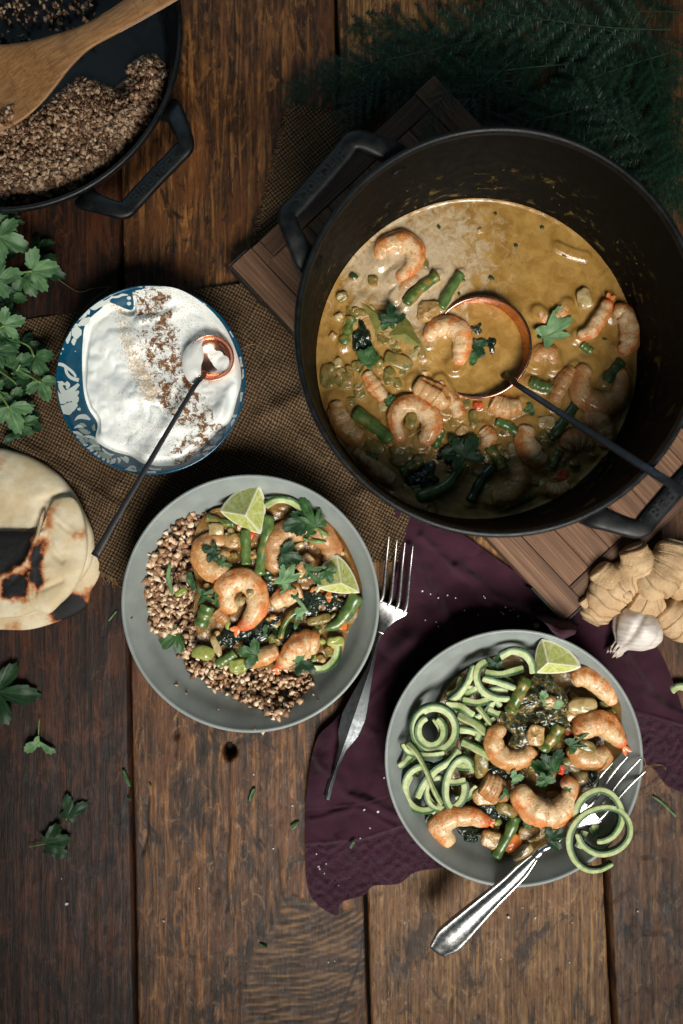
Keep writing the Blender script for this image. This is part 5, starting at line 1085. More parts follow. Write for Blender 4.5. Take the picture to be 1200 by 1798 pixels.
# ------------------------------------------------------------------ left bowl curry
G1 = 'shrimp in the left bowl'
s1 = [(372, 896), (420, 888), (480, 880), (530, 886), (566, 908), (598, 940), (622, 985), (636, 1035), (630, 1075), (612, 1110), (600, 1150), (582, 1172), (555, 1184), (520, 1178), (470, 1172), (420, 1172), (372, 1160), (352, 1128), (340, 1080), (345, 1030), (338, 985), (345, 930)]
def zs1(x, y, qx, qy, rho):
    r = np.hypot(x-C1[0], y-C1[1]); P2 = np.stack([x, y], -1)
    base = np.maximum(3.1+.22*fbm(P2, .9, 4, 61)+.12*np.abs(fbm(P2, 2.4, 3, 62)), zbowl(r)+.04)
    lowleft = sstep(30, -20, pip(qx, qy, s1))
    return base-(.15+.0*r)*lowleft*(qx < 420)*1.0
bedsheet('curry_sauce', s1, 3, zs1, sauce_mat('bowl_curry', (112, 76, 34), (142, 106, 54), rough=.2, chunky=.3), (480, 1030), 'brown curry sauce pooled over the right half of the left bowl', 'curry', 200, 90)
L1 = 3.15
shrimp('pale round shrimp with two herb leaves at the upper left of the left bowl', [(404, 992), (384, 1004), (362, 990), (358, 964), (378, 950), (400, 958)], [12, 18, 19, 18, 16, 10], L1+.25, SH_B, group=G1)
shrimp('big coiled peppered shrimp with bright orange tail in the centre of the left bowl', [(416, 1074), (400, 1056), (398, 1034), (414, 1020), (436, 1022), (450, 1040), (452, 1064), (438, 1088), (418, 1104)], [13, 16, 18, 18, 18, 18, 16, 13, 8], L1+.6, SH_A, tail=(12, 11), group=G1)
shrimp('large caramel shrimp below the zucchini curl in the left bowl', [(504, 1006), (484, 984), (482, 954), (506, 934), (540, 930), (570, 944), (584, 972), (574, 996)], [12, 18, 19, 19, 19, 19, 17, 10], L1+.2, SH_C, group=G1)
shrimp('white shrimp end piece under the middle cilantro of the left bowl', [(548, 976), (536, 990), (524, 1002)], [10, 12, 9], L1+.55, SH_B, group=G1)
shrimp('pink peppered shrimp piece in the middle of the left bowl', [(478, 1062), (500, 1048), (530, 1036)], [11, 16, 12], L1+.55, SH_A, group=G1)
shrimp('orange shrimp with pointed tail at the lower right of the left bowl', [(562, 1132), (544, 1130), (522, 1138), (502, 1158), (488, 1174)], [15, 22, 20, 13, 7], L1+.75, SH_A, tail=(9, 8), group=G1)
shrimp('glossy orange shrimp lying level above the grain of the left bowl', [(436, 1162), (462, 1152), (490, 1140)], [12, 15, 11], L1+.5, SH_B, group=G1)
shrimp('shrimp end peeking out left of the coiled shrimp', [(380, 1070), (392, 1084), (400, 1092)], [9, 10, 7], L1+.2, SH_C, group=G1)
GB = 'beans in the left bowl'
bean('bean standing straight below the upper lime wedge', [(432, 930), (431, 960), (433, 992)], 9.5, L1+.45, BEAN, GB)
bean('long bean right of the upright bean with pepper specks', [(474, 905), (468, 940), (460, 975), (456, 1010)], 10, L1+.5, BEAN, GB)
bean('sauced dark bean piece left above the grain centre', [(470, 1000), (476, 1025)], 12, L1+.1, BEAND, GB)
bean('light green bean stub left of the coiled shrimp', [(366, 1062), (352, 1100)], 13, L1+.45, BEAN, GB)
bean('fat bright bean under the right lime wedge', [(628, 1044), (612, 1072), (594, 1094), (570, 1106)], 13, L1+.5, BEAN, GB, cut=False)
bean('bean lying level beside the yellow pepper cubes', [(380, 1168), (396, 1158), (414, 1146)], 9, L1+.45, BEAN, GB)
bean('thin curved bean sprout in the middle of the left bowl', [(532, 1068), (510, 1082), (498, 1100), (492, 1122)], 5.5, L1+.7, BEANS, GB)
bean('bean behind the upper lime wedge', [(362, 908), (386, 916), (412, 920)], 8, L1+.1, BEANS, GB)
GP = 'pepper pieces in the left bowl'
chunk('bright lime green pepper corner above the grain', 358, 1146, L1+.5, 20, 13, .45, 10, PEPL, GP, p=2.4)
chunk('thin translucent onion wedge beside the lime green pepper', 380, 1134, L1+.65, 7, 20, .25, -20, ONI, GP, 'onion_piece', p=2.4)
chunk('yellow green pepper cube at the edge of the grain', 420, 1168, L1+.4, 17, 13, .45, -5, PEPL, GP, p=4)
chunk('olive onion square left of the upright bean', 380, 931, L1+.3, 13, 12, .4, 0, ONI, GP, 'onion_piece', p=5)
chunk('olive pepper square beside the zucchini slice at the lower right', 590, 1126, L1+.45, 15, 9, .35, 0, PEPL, GP, p=4)
chunk('saucy lump between pale shrimp and upright bean', 408, 950, L1+.35, 16, 14, .45, 0, LUMP, GP, 'curry_lump')
chunk('pale chopped shrimp bit on the pale round shrimp', 396, 972, L1+1.0, 9, 6, .3, 30, LUMP, GP, 'curry_lump')
chunk('olive pepper strip curled under the right lime wedge', 560, 1088, L1+.2, 22, 9, .35, -15, PEP, GP)
chunk('pale garlic pearl on the coiled shrimp', 440, 1041, L1+1.35, 7, 6.5, .25, 0, ONI, GP, 'garlic_bit', p=2)
chunk('second garlic pearl on the coiled shrimp', 421, 1056, L1+1.25, 9, 8, .25, 0, ONI, GP, 'garlic_bit', p=2)
chunk('small green pea half under the spinach', 478, 1120, L1+.45, 7, 7, .3, 0, BEAN, GP, 'pea', p=2)
chunk('lime green strip left of the spinach', 318, 1040, L1+.5, 12, 6, .25, -30, PEPL, GP)
noodle('pale zucchini curl with green edge beside the upper lime wedge', [(466, 888), (484, 878), (506, 878), (524, 888), (532, 904)], 12, 6, L1+.75, -1, 'zucchini in the left bowl')
noodle('zucchini slice with dark green edge at the lower right of the left bowl', [(546, 1174), (570, 1174), (588, 1160), (594, 1138), (590, 1118)], 13, 8, L1+.3, 1, 'zucchini in the left bowl')
crumple('dark spinach heap in the middle of the left bowl', 545, 1058, L1+.2, 30, 22, 20, KALE, .35, 31); crumple('silvery dark spinach below the coiled shrimp', 450, 1108, L1+.3, 40, 18, -25, KALE, .35, 32)
crumple('dark spinach under the thin bean sprout', 505, 1112, L1+.1, 38, 20, 0, KALE, .35, 33); crumple('dark spinach by the right lime wedge', 588, 1058, L1+.2, 18, 16, 0, KALE, .35, 34)
crumple('dark spinach between the long beans and the caramel shrimp', 472, 1030, L1+.0, 22, 26, 0, KALE, .3, 35); crumple('dark spinach scrap left of the shrimp tail', 396, 1122, L1+.2, 30, 14, -30, KALE, .35, 36)
lime('lime wedge with peppered pulp at the top of the left bowl', [(386, 897), (455, 852), (458, 938)], (431, 905), L1+.9, h=1.3)
lime('lime wedge at the right side of the left bowl', [(592, 974), (632, 1041), (558, 1032)], (600, 1024), L1+1.0, h=1.0)
H1 = 'cilantro in the left bowl'
def lf(label, x, y, z, a, s, mat=None, seed=0, grp=H1, **k): put_leaf(x, y, z, a, s, mat or LF, label=label, group=grp, seed=seed, **k)
lf('cilantro leaf lying on the grey wall left of the grain in the left bowl', 312, 1112, 2.7, 215, 46, seed=41, flatv=.22)
lf('round dark cilantro leaf on the pale round shrimp', 376, 970, L1+1.25, 130, 24, LFD, 42, lobes=(-40, 30), lr=(.8, 1)); lf('lower cilantro leaf on the pale round shrimp', 372, 972, L1+1.2, -50, 22, LFD, 43)
lf('small cilantro scrap at the right edge of the pale round shrimp', 388, 990, L1+1.2, 40, 26, seed=44, lobes=(-50, 20), wdt=22)
lf('tall feathery cilantro frond at the upper right of the left bowl', 556, 925, L1+1.3, 118, 62, seed=45, stem=24, lobes=(-40, 0, 34), lr=(.55, 1, .6), wdt=19, flatv=.2)
lf('dark cilantro lobe left of the feathery frond', 540, 915, L1+1.15, 190, 48, LFD, 46, lobes=(-34, 6, 44), lr=(.7, 1, .7)); lf('cilantro lobe right of the feathery frond', 548, 930, L1+1.1, 215, 34, LF, 47, lobes=(-20, 20), lr=(.9, .8), wdt=16)
lf('dark cilantro leaf over the caramel shrimp', 494, 974, L1+1.2, -15, 40, LFD, 48, flatv=.22); lf('pale cilantro leaf turned up in the middle of the left bowl', 494, 1026, L1+1.3, 55, 44, LFP, 49, lobes=(-28, 0, 30), lr=(.9, 1, .85), wdt=20)
lf('small cilantro leaf below the pale turned up leaf', 512, 1030, L1+1.15, 230, 32, LF, 50); lf('cilantro sprig reaching over the right lime wedge', 538, 1002, L1+1.7, 0, 42, LF, 51, lobes=(-42, 4, 30), lr=(.9, 1, .4), wdt=17)
lf('cilantro leaf at the tip of the sprig on the lime wedge', 572, 1002, L1+1.75, -62, 26, LF, 52); lf('curled bright cilantro by the orange pointed shrimp', 536, 1150, L1+1.4, 140, 32, LFP, 53, flatv=.3); lf('dark half of the curled cilantro by the pointed shrimp', 528, 1160, L1+1.1, -40, 34, LFD, 54)
lf('cilantro leaf beside the glossy level shrimp', 452, 1150, L1+1.1, 165, 38, LF, 55, flatv=.2); lf('cilantro curl left of the coiled shrimp', 352, 1046, L1+.8, 10, 42, LF, 56, lobes=(-30, 10), lr=(.7, 1), wdt=14, flatv=.3); lf('cilantro curl touching the coiled shrimp', 378, 1052, L1+.9, 0, 22, LF, 57, flatv=.3)
lf('folded pale herb leaf in the dark spinach of the left bowl', 526, 1086, L1+1.0, 80, 22, LFP, 58, lobes=(-10, 20), lr=(1, .9), wdt=34, teeth=1); lf('small herb leaf hanging in the dark spinach', 522, 1084, L1+.9, 262, 22, LF, 59, lobes=(0,), lr=(1,), wdt=20, teeth=1)
lf('small pointed herb leaf near the pea', 464, 1118, L1+.8, 80, 22, LF, 60, lobes=(0,), lr=(1,), wdt=24, teeth=1)
HB = 'cut herb strips in the left bowl'
def strip(label, pts, wd, z, mat=None, grp=HB):
    v, f, d = tube(path3(pts, z, 16), [PX(wd*.3, 3), PX(wd*.5, 3), PX(wd*.5, 3), PX(wd*.25, 3)], .03, M=8, roll=[0, .5, -.2, .3]); tag(mk('herb_strip', v, f, mat or LF, None, np.zeros((len(v), 3))), label, 'herb', grp)
strip('pale green herb strip standing in the grain at the left', [(299, 990), (296, 1012), (303, 1046)], 8, L1+.25, LFP); strip('green herb strip folded over the grain beside the sauce', [(332, 1004), (336, 1022), (344, 1036)], 14, L1+.4)
strip('thin herb stem across the pink shrimp piece', [(514, 1040), (524, 1054), (540, 1074)], 7, L1+1.1, LFP); strip('thin curled stem under the feathery frond', [(532, 946), (552, 950), (574, 952)], 6, L1+1.2, STM)
strip('herb stem running down from the feathery frond', [(554, 925), (564, 932), (578, 942)], 6, L1+1.25, STM)

# ------------------------------------------------------------------ right bowl
G3 = 'shrimp in the right bowl'; L2 = 2.9
s2 = [(800, 1195), (850, 1165), (900, 1150), (960, 1160), (1010, 1175), (1050, 1190), (1078, 1225), (1085, 1260), (1090, 1310), (1070, 1350), (1040, 1390), (1010, 1430), (985, 1465), (950, 1490), (910, 1505), (875, 1500), (850, 1480), (820, 1440), (800, 1400), (780, 1350), (770, 1290), (775, 1235)]
def zs2(x, y, qx, qy, rho):
    r = np.hypot(x-C2[0], y-C2[1]); P2 = np.stack([x, y], -1); mound = 1.0*np.exp(-(((qx-950)/80)**2+((qy-1320)/110)**2))
    return np.maximum(2.2+mound+.3*fbm(P2, .9, 4, 63)+.14*np.abs(fbm(P2, 2.4, 3, 64)), zbowl(r)+.04)-.25*rho**8*0
bedsheet('curry_sauce', s2, 3, zs2, sauce_mat('noodle_curry', (104, 78, 38), (140, 112, 62), rough=.2, chunky=.4), (930, 1320), 'brown curry sauce under the noodles and shrimp in the right bowl', 'curry', 200, 90)
shrimp('orange shrimp below the lime wedge in the right bowl', [(1004, 1196), (1026, 1190), (1050, 1200), (1070, 1222), (1078, 1238)], [12, 17, 18, 16, 9], L2+1.1, SH_A, group=G3)
shrimp('shrimp with red orange tail pointing to the fork tines', [(1012, 1296), (1030, 1276), (1056, 1272), (1080, 1290), (1096, 1312)], [14, 20, 20, 16, 8], L2+1.4, SH_A, tail=(14, 9), group=G3)
shrimp('saucy lower half of the shrimp by the fork tines', [(1004, 1306), (1022, 1328), (1048, 1332), (1072, 1318)], [12, 18, 18, 12], L2+1.1, SH_B, group=G3)
shrimp('glossy brown shrimp in the middle left of the right bowl', [(888, 1276), (870, 1292), (872, 1318), (896, 1332), (922, 1326), (936, 1310)], [8, 14, 17, 18, 17, 11], L2+1.3, SH_B, group=G3)
shrimp('large glossy curled shrimp lying on the fork neck', [(914, 1378), (922, 1404), (948, 1426), (978, 1428), (1000, 1404), (1002, 1382), (986, 1370)], [13, 19, 22, 22, 20, 16, 9], L2+2.1, SH_A, group=G3)
shrimp('smooth orange shrimp at the lower left of the right bowl', [(800, 1478), (780, 1468), (774, 1448), (792, 1434), (822, 1434), (844, 1440), (862, 1446)], [9, 17, 18, 18, 16, 14, 8], L2+.6, SH_A, tail=(6, 7), group=G3, groove=.05)
shrimp('sauce covered shrimp centre left under the glossy one', [(846, 1372), (870, 1384), (896, 1392)], [17, 22, 14], L2+.8, SH_C, group=G3)
GC = 'beans in the right bowl'
bean('bean with pointed end leaning at the bottom of the right bowl', [(906, 1432), (896, 1460), (884, 1482), (870, 1506)], 10, L2+.6, BEAN, GC)
bean('bean with cut end beside the noodles at the top of the right bowl', [(926, 1190), (912, 1218), (896, 1252)], 11, L2+1.6, BEANS, GC); bean('saucy bean in the middle of the right bowl', [(984, 1272), (970, 1296), (950, 1318)], 12, L2+1.7, BEANS, GC)
GQ = 'pieces in the right bowl'
crumple('dark kale leaf with curry sauce at the top of the right bowl', 950, 1222, L2+1.3, 44, 34, 0, KALES, .5, 41, hgt=.5, group='kale in the right bowl'); crumple('dark kale fold below the first kale leaf', 968, 1262, L2+1.3, 34, 28, 0, KALES, .5, 42, hgt=.5, group='kale in the right bowl')
crumple('kale stem and fold left of the centre of the right bowl', 916, 1278, L2+1.2, 30, 38, 20, KALES, .5, 43, hgt=.5, group='kale in the right bowl'); crumple('nearly black kale under the smooth orange shrimp', 828, 1464, L2-.4, 22, 14, 0, KALE, .35, 44, group='kale in the right bowl')
crumple('dark kale left of the large glossy shrimp', 870, 1360, L2+.5, 34, 20, 0, KALE, .4, 45, group='kale in the right bowl'); crumple('dark kale strip above the leaning bean', 876, 1424, L2+.3, 34, 14, 20, KALE, .35, 46, group='kale in the right bowl')
crumple('dark kale by the fork tines', 1030, 1362, L2+.4, 22, 26, 0, KALE, .35, 47, group='kale in the right bowl')
for i, (x, y, sx, sy, a, mt, l) in enumerate([(852, 1398, 24, 18, 0, LUMP, 'saucy grainy lump left of the large glossy shrimp'), (862, 1474, 18, 15, 10, LUMP, 'lumpy shrimp scrap beside the pointed bean'), (900, 1480, 18, 12, -50, CARR, 'orange shrimp piece behind the pointed bean'),
          (916, 1494, 22, 11, -30, ONI, 'pale onion arc by the fork collar'), (930, 1462, 20, 13, 0, LUMP, 'saucy lump between bean and fork collar'), (890, 1420, 20, 12, 20, PEP, 'olive pepper piece above the pointed bean'), (1010, 1256, 22, 12, 0, LUMP, 'browned shrimp underside between the two right shrimp'),
          (1022, 1240, 26, 14, 0, ONI, 'saucy pale lump below the orange shrimp'), (1000, 1344, 22, 14, 0, PEP, 'olive pepper piece right of the centre'), (960, 1352, 20, 14, 20, PEP, 'olive pepper piece above the large glossy shrimp'), (896, 1350, 8, 8, 0, ONI, 'small round grain left of the centre'),
          (1018, 1364, 16, 12, 0, ONI, 'onion piece above the fork plate'), (845, 1340, 12, 26, 0, PEP, 'olive strip between noodles and glossy brown shrimp'), (965, 1232, 10, 10, 0, LUMP, 'little round lump on the kale'), (985, 1350, 7, 10, 20, REDC, 'red orange pepper bit by the cilantro'),
          (940, 1292, 16, 18, 0, LUMP, 'saucy lump on the kale fold'), (1068, 1342, 8, 10, 0, BEAND, 'dark green bit under the red tail'), (1030, 1310, 16, 9, 20, PEP, 'olive strip on the shrimp by the fork tines')]):
    chunk(l, x, y, L2+[.7, .4, .5, .4, .6, .7, .9, 1.1, 1.0, 1.2, .9, .8, .7, 2.2, 1.9, 1.9, .9, 1.9][i], sx, sy, .4, a, mt, GQ, 'curry_piece', 'food piece')
lime('lime wedge hanging over the top rim of the right bowl', [(952, 1122), (1021, 1171), (942, 1182)], (962, 1164), L2+1.9, h=.9)
H2 = 'cilantro in the right bowl'
lf('pale cilantro leaf on the kale of the right bowl', 962, 1240, L2+2.5, 60, 30, LFP, 71, H2, lobes=(-50, 50), lr=(1, 1)); lf('dark cilantro leaf on the noodles at the top of the right bowl', 866, 1172, L2+1.5, 60, 26, LFD, 72, H2)
lf('cilantro bunch leaf in the centre of the right bowl', 972, 1360, L2+2.2, 150, 44, LF, 73, H2, flatv=.3); lf('dark cilantro leaf in the centre of the right bowl', 968, 1350, L2+2.1, 60, 40, LFD, 74, H2, flatv=.3); lf('folded cilantro leaf over the large glossy shrimp', 950, 1364, L2+3.0, -20, 28, LF, 75, H2, lobes=(0,), lr=(1,), wdt=28, teeth=1)
lf('thin cilantro sprig on the shrimp by the fork tines', 1000, 1310, L2+2.3, 25, 48, LF, 76, H2, lobes=(-24, 8, 34), lr=(.7, 1, .5), wdt=8); lf('tiny cilantro scrap left of the glossy curled shrimp', 900, 1368, L2+1.9, 10, 22, LFP, 77, H2); lf('cilantro scrap on the saucy lump', 892, 1388, L2+1.8, 250, 26, LF, 78, H2, lobes=(-20, 20), lr=(1, .7), wdt=15)
lf('tiny herb leaf lying on the glossy curled shrimp', 1002, 1388, L2+3.2, 160, 14, LF, 79, H2, lobes=(0,), lr=(1,), wdt=30, teeth=1); lf('dark cilantro leaf against the fork collar', 964, 1476, 5.6, 30, 34, LFD, 80, H2, flatv=.3); lf('dark cilantro leaf under the large glossy shrimp', 920, 1440, L2+1.2, 10, 26, LF, 81, H2)
BL1 = [('the big coiled shrimp', 425, 1050), ('the upper lime wedge', 430, 895), ('the right lime wedge', 598, 1015), ('the pale round shrimp', 380, 975), ('the caramel shrimp', 530, 960), ('the pink shrimp piece', 505, 1048), ('the pointed shrimp', 530, 1145), ('the glossy level shrimp', 462, 1152), ('the lime green pepper', 358, 1146), ('the upright bean', 432, 960), ('the fat bright bean', 600, 1080)]
BL2 = [('the glossy brown shrimp', 890, 1310), ('the large glossy shrimp', 960, 1410), ('the smooth orange shrimp', 810, 1450), ('the top orange shrimp', 1040, 1205), ('the red tailed shrimp', 1050, 1285), ('the kale heap', 950, 1235), ('the pointed bean', 888, 1470), ('the saucy bean', 966, 1296), ('the central cilantro', 972, 1352), ('the fork collar', 948, 1495)]
rg = np.random.default_rng(12)
for poly, lm, zf_, nn_, where, sauce_ in ((s1, BL1, zs1, 62, 'left bowl', 1), (s2, BL2, zs2, 62, 'right bowl', 2)):
    k = 0
    while k < nn_:
        x, y = rg.uniform(340, 640) if sauce_ == 1 else rg.uniform(845, 1085), rg.uniform(890, 1185) if sauce_ == 1 else rg.uniform(1190, 1500)
        if pip(np.array([x]), np.array([y]), poly)[0] < 12: continue
        p = W(x, y, 3); z_ = float(np.ravel(zf_(np.array([p[0]]), np.array([p[1]]), np.array([x]), np.array([y]), np.array([.5])))[0])
        m_ = [ONI, PEP, LUMP, PEPL, LUMP, CARR][k % 6] if k % 12 != 5 else REDC; nm_ = ['pale onion bit', 'olive pepper bit', 'saucy curry lump', 'light green pepper bit', 'small browned lump', 'small orange bit'][k % 6] if k % 12 != 5 else 'red pepper bit'
        chunk(locate(nm_, x, y, lm), x, y, z_+.28, rg.uniform(5, 13), rg.uniform(4, 9), .22, rg.uniform(0, 180), m_, 'small chopped bits in the '+where, 'chopped_bit', 'vegetable bit', tilt=rg.uniform(-40, 40), seed=k+300*sauce_, p=rg.uniform(2.2, 4.5)); k += 1
# zucchini noodles
NZ = 'zucchini noodles'
def nd(label, pts, wd, th, z, side=1, **k): noodle(label, pts, wd, th, L2+np.array(z, float), side, NZ, **k)
def ring(cx, cy, rx, ry, a0, a1, n=14, rot=0):
    o = []
    for t in np.linspace(R(a0), R(a1), n):
        x, y = rx*math.cos(t), ry*math.sin(t); o.append((cx+x*math.cos(R(rot))-y*math.sin(R(rot)), cy+x*math.sin(R(rot))+y*math.cos(R(rot))))
    return o
nd('wide outer zucchini coil at the left of the right bowl', ring(763, 1280, 38, 39, 60, 440, 22, 0), 13, 15, [.9, 1.2, 1.3, 1.2, 1.0], 1 if False else -1)
nd('inner zucchini coil with a dark centre at the left of the right bowl', ring(757, 1283, 24, 26, -60, 250, 18), 12, 14, [1.1, 1.3, 1.3, 1.5], -1)
nd('thin zucchini sliver inside the coil', [(762, 1262), (772, 1280), (770, 1298), (756, 1306)], 6, 8, [.9, .8, .7], -1)
nd('zucchini loop at the lower left of the noodle heap', ring(745, 1384, 36, 40, -60, -300, 18), 12, 12, [1.0, .8, .7, .9], 1)
nd('tall zucchini loop right of the lower left loop', ring(806, 1376, 24, 46, -50, -255, 18, 12), 12, 16, [1.7, 1.5, 1.3], 1)
nd('green zucchini loop behind the tall loop', ring(782, 1384, 36, 38, -20, 230, 16), 12, 12, [.7, .6, .5], -1)
nd('small zucchini arc inside the lower loops', ring(772, 1392, 24, 28, 100, 280, 12), 9, 10, [.9, 1.1], -1)
nd('dark skinned zucchini strip crossing the loops', [(716, 1304), (732, 1322), (748, 1352), (762, 1386), (776, 1412)], 12, 7, [1.7, 2.1, 2.2, 1.9], -1, tw=[.9, 1.2, 1.0])
nd('pale zucchini strip running diagonally through the loops', [(806, 1316), (790, 1336), (764, 1352), (744, 1376), (732, 1400)], 13, 9, [1.5, 1.6, 1.4], 1)
nd('pale zucchini strip beneath the wide coil', [(804, 1322), (782, 1340), (758, 1348)], 12, 9, [1.0, 1.0], 1)
nd('short zucchini piece leaving the coil to the left', [(706, 1306), (716, 1320), (734, 1326), (760, 1326), (780, 1322)], 9, 9, [1.6, 1.5, 1.2], 1)
nd('dark zucchini end below the short piece at the bowl wall', [(726, 1322), (714, 1338), (700, 1346)], 10, 8, [1.0, 1.2], -1)
nd('dark zucchini strip right of the coil', [(782, 1238), (806, 1242), (832, 1256)], 13, 9, [1.1, 1.1], 1)
nd('dark zucchini strip under the coil pointing right', [(804, 1254), (832, 1268), (858, 1288)], 16, 8, [1.0, 1.1], -1, tw=[.7, .6])
nd('pale zucchini strips below the dark strip', [(806, 1280), (832, 1284), (856, 1296)], 12, 9, [.8, .9], -1)
nd('dark zucchini strip pointing to the brown shrimp', [(810, 1302), (836, 1314), (864, 1330)], 13, 9, [.9, 1.0], -1, tw=[.5, .3])
nd('dark green ring edge crossing the lower loops', [(782, 1372), (800, 1374), (818, 1370)], 10, 8, [1.2, 1.2], 1)
nd('zucchini end sticking out under the smooth orange shrimp', [(760, 1430), (750, 1446), (758, 1464)], 10, 8, [.3, .3], 1)
nd('pale zucchini noodle hanging down at the upper left', [(832, 1168), (822, 1196), (806, 1218), (788, 1232)], 11, 9, [1.2, 1.1, .8], 1)
nd('zucchini loop with dark skin at the top of the noodles', [(856, 1162), (842, 1172), (838, 1192), (848, 1212), (870, 1224), (896, 1226)], 12, 11, [1.4, 1.3, 1.2, 1.4], 1 if False else -1)
nd('pale zucchini noodle crossing the upper loop', [(852, 1182), (880, 1184), (920, 1174)], 11, 8, [1.7, 1.8], 1)
nd('second pale zucchini noodle in the upper loop', [(848, 1190), (876, 1198), (906, 1208)], 11, 8, [1.5, 1.6], -1)
nd('curry stained zucchini arch next to the lime wedge', [(878, 1152), (900, 1142), (922, 1148), (934, 1164), (938, 1182)], 13, 9, [1.6, 1.8, 1.7], -1)
nd('straight pale zucchini noodle below the upper loop', [(812, 1230), (840, 1234), (868, 1226)], 11, 9, [1.0, 1.2], 1)
nd('pale zucchini stub in the middle of the noodles', [(856, 1246), (872, 1254), (886, 1256)], 11, 9, [.9, .9], 1)
nd('dark zucchini strip leaning beside the pale stub', [(838, 1238), (852, 1256), (864, 1272)], 12, 7, [1.1, 1.0], -1, tw=[.9, .9])
nd('sunken pale zucchini noodle under the upper loop', [(856, 1168), (886, 1190), (900, 1200)], 9, 8, [1.0, .9], 1)
nd('pale sunken noodle at the top left of the sauce', [(820, 1206), (850, 1216), (880, 1240)], 9, 8, [.7, .6], 1)
for i_, (pts_, z_) in enumerate([([(812, 1262), (838, 1258), (860, 1240), (868, 1216)], .7), ([(800, 1244), (818, 1222), (846, 1204)], .6), ([(826, 1300), (820, 1330), (832, 1356)], .5), ([(722, 1360), (712, 1384), (722, 1412), (746, 1424)], .45), ([(744, 1240), (732, 1262), (724, 1290)], .3), ([(800, 1404), (822, 1400), (838, 1380)], .5),
        ([(870, 1262), (850, 1280), (838, 1300)], .8), ([(778, 1330), (800, 1344), (826, 1348)], .5), ([(846, 1224), (866, 1210), (892, 1212)], .9), ([(790, 1420), (770, 1426), (748, 1414)], .45), ([(812, 1190), (804, 1214), (786, 1222)], .3), ([(728, 1322), (724, 1344), (736, 1362)], .4)]):
    mid_ = pts_[len(pts_)//2]; nd(locate('sunken zucchini strand', mid_[0], mid_[1], [('the wide zucchini coil', 763, 1280), ('the lower left loop', 745, 1384), ('the tall loop', 806, 1376), ('the upper zucchini loop', 856, 1195), ('the brown shrimp', 885, 1310)]), pts_, 11, 9, [z_, z_+.15], 1 if i_ % 2 else -1)
nd('large zucchini curl hanging over the right rim of the bowl', [(1075, 1515), (1052, 1526), (1028, 1524), (1008, 1506), (1000, 1478), (1008, 1450), (1030, 1428), (1060, 1418), (1088, 1424), (1104, 1446), (1102, 1472), (1082, 1492), (1052, 1498), (1026, 1484), (1014, 1462)], 10, 12, [2.2, 2.4, 2.9, 3.0, 2.9, 2.7, 2.4, 2.6], 1)
nd('upper zucchini curl wrapped round the fork plate', [(1012, 1448), (1014, 1420), (1028, 1398), (1052, 1388), (1074, 1396), (1088, 1418), (1090, 1442), (1078, 1464), (1062, 1474), (1048, 1476)], 11, 12, [2.6, 2.9, 3.1, 2.8, 2.2, 2.0], 1)
nd('pale zucchini end under the hanging curl', [(1040, 1448), (1046, 1460), (1052, 1470)], 16, 8, [1.2, 1.0], 1); nd('pale zucchini strip beside the fork neck', [(1026, 1458), (1020, 1474), (1014, 1488)], 14, 8, [1.3, 1.3], 1)
# ------------------------------------------------------------------ cilantro bunch on the left
bun = thing('cilantro_bunch', 'bunch of fresh green cilantro entering from the left beside the yogurt bowl', 'herb', W(10, 580, 0))
BLD = leaf_mat('bunch_leaf_dark', (22, 48, 30), (36, 66, 38), (54, 88, 50)); BLM = leaf_mat('bunch_leaf', (44, 76, 46), (66, 100, 60), (104, 138, 86)); BLP = leaf_mat('bunch_leaf_pale', (70, 106, 68), (98, 132, 88), (134, 166, 116))
bl = [(10, 398, 3.2, 25, 34, BLM), (-4, 415, 3.6, -18, 58, BLP), (-20, 450, 1.5, 10, 50, BLD), (54, 476, 3.4, 8, 54, BLP), (-6, 492, 3.8, 12, 52, BLP), (40, 486, 2.2, -60, 40, BLM), (-10, 380, 2, 0, 44, BLD), (12, 520, 2, -10, 38, BLM), (-30, 470, 2.6, -30, 60, BLM),
      (6, 570, 3.6, 20, 40, BLP), (-10, 580, 3, -25, 50, BLM), (-15, 555, 2, 30, 44, BLD), (4, 600, 2.6, -15, 34, BLM), (-12, 616, 3.2, 0, 44, BLM), (22, 648, 2.6, 40, 44, BLM), (60, 626, 2.2, -60, 50, BLM), (70, 668, 2.8, -65, 42, BLP),
      (34, 662, 1.6, -80, 40, BLD), (18, 706, 1.8, -10, 42, BLM), (16, 714, 2.6, -68, 52, BLP), (44, 738, 1.2, -30, 36, BLD), (38, 745, 1.8, 20, 34, BLM), (22, 760, .9, -60, 30, BLD), (-25, 520, 2.6, 10, 52, BLD), (0, 530, 1.2, -40, 46, BLD), (60, 440, .8, 20, 40, BLD), (70, 470, .8, -20, 46, BLD), (-20, 640, 2, -40, 46, BLD), (40, 610, 1.0, 0, 40, BLD), (-25, 400, 3, 20, 50, BLM), (-20, 690, 2.5, -20, 44, BLM)]
for i, (x, y, z, a, s, m_) in enumerate(bl): put_leaf(x, y, z, a, s, m_, bun, seed=100+i, flatv=.3, pitch=(i*37 % 30)-15, roll=(i*53 % 40)-20)
for pts, z in [([(-60, 480), (0, 482), (56, 476)], (2.5, 3.6)), ([(-60, 600), (10, 596), (48, 606), (60, 626)], (2, 2.4)), ([(-60, 625), (0, 637), (30, 648), (72, 672)], (2, 2.9)), ([(-50, 620), (0, 652), (30, 676), (40, 706)], (2.2, 1.5)), ([(-60, 640), (-10, 680), (16, 716)], (2.6, 2.7)),
               ([(20, 655), (26, 656), (36, 640)], (2.6, 2.7)), ([(-60, 440), (-20, 420), (-2, 416)], (3, 3.7)), ([(-50, 560), (-10, 576), (8, 572)], (3, 3.7)), ([(-60, 500), (-30, 520), (10, 525)], (1.6, 2)), ([(-40, 396), (12, 396)], (2.5, 3.2))]:
    v, f, d = tube(path3(pts, z, 24), .085, M=7); mk('stem', v, f, STM, bun, d)
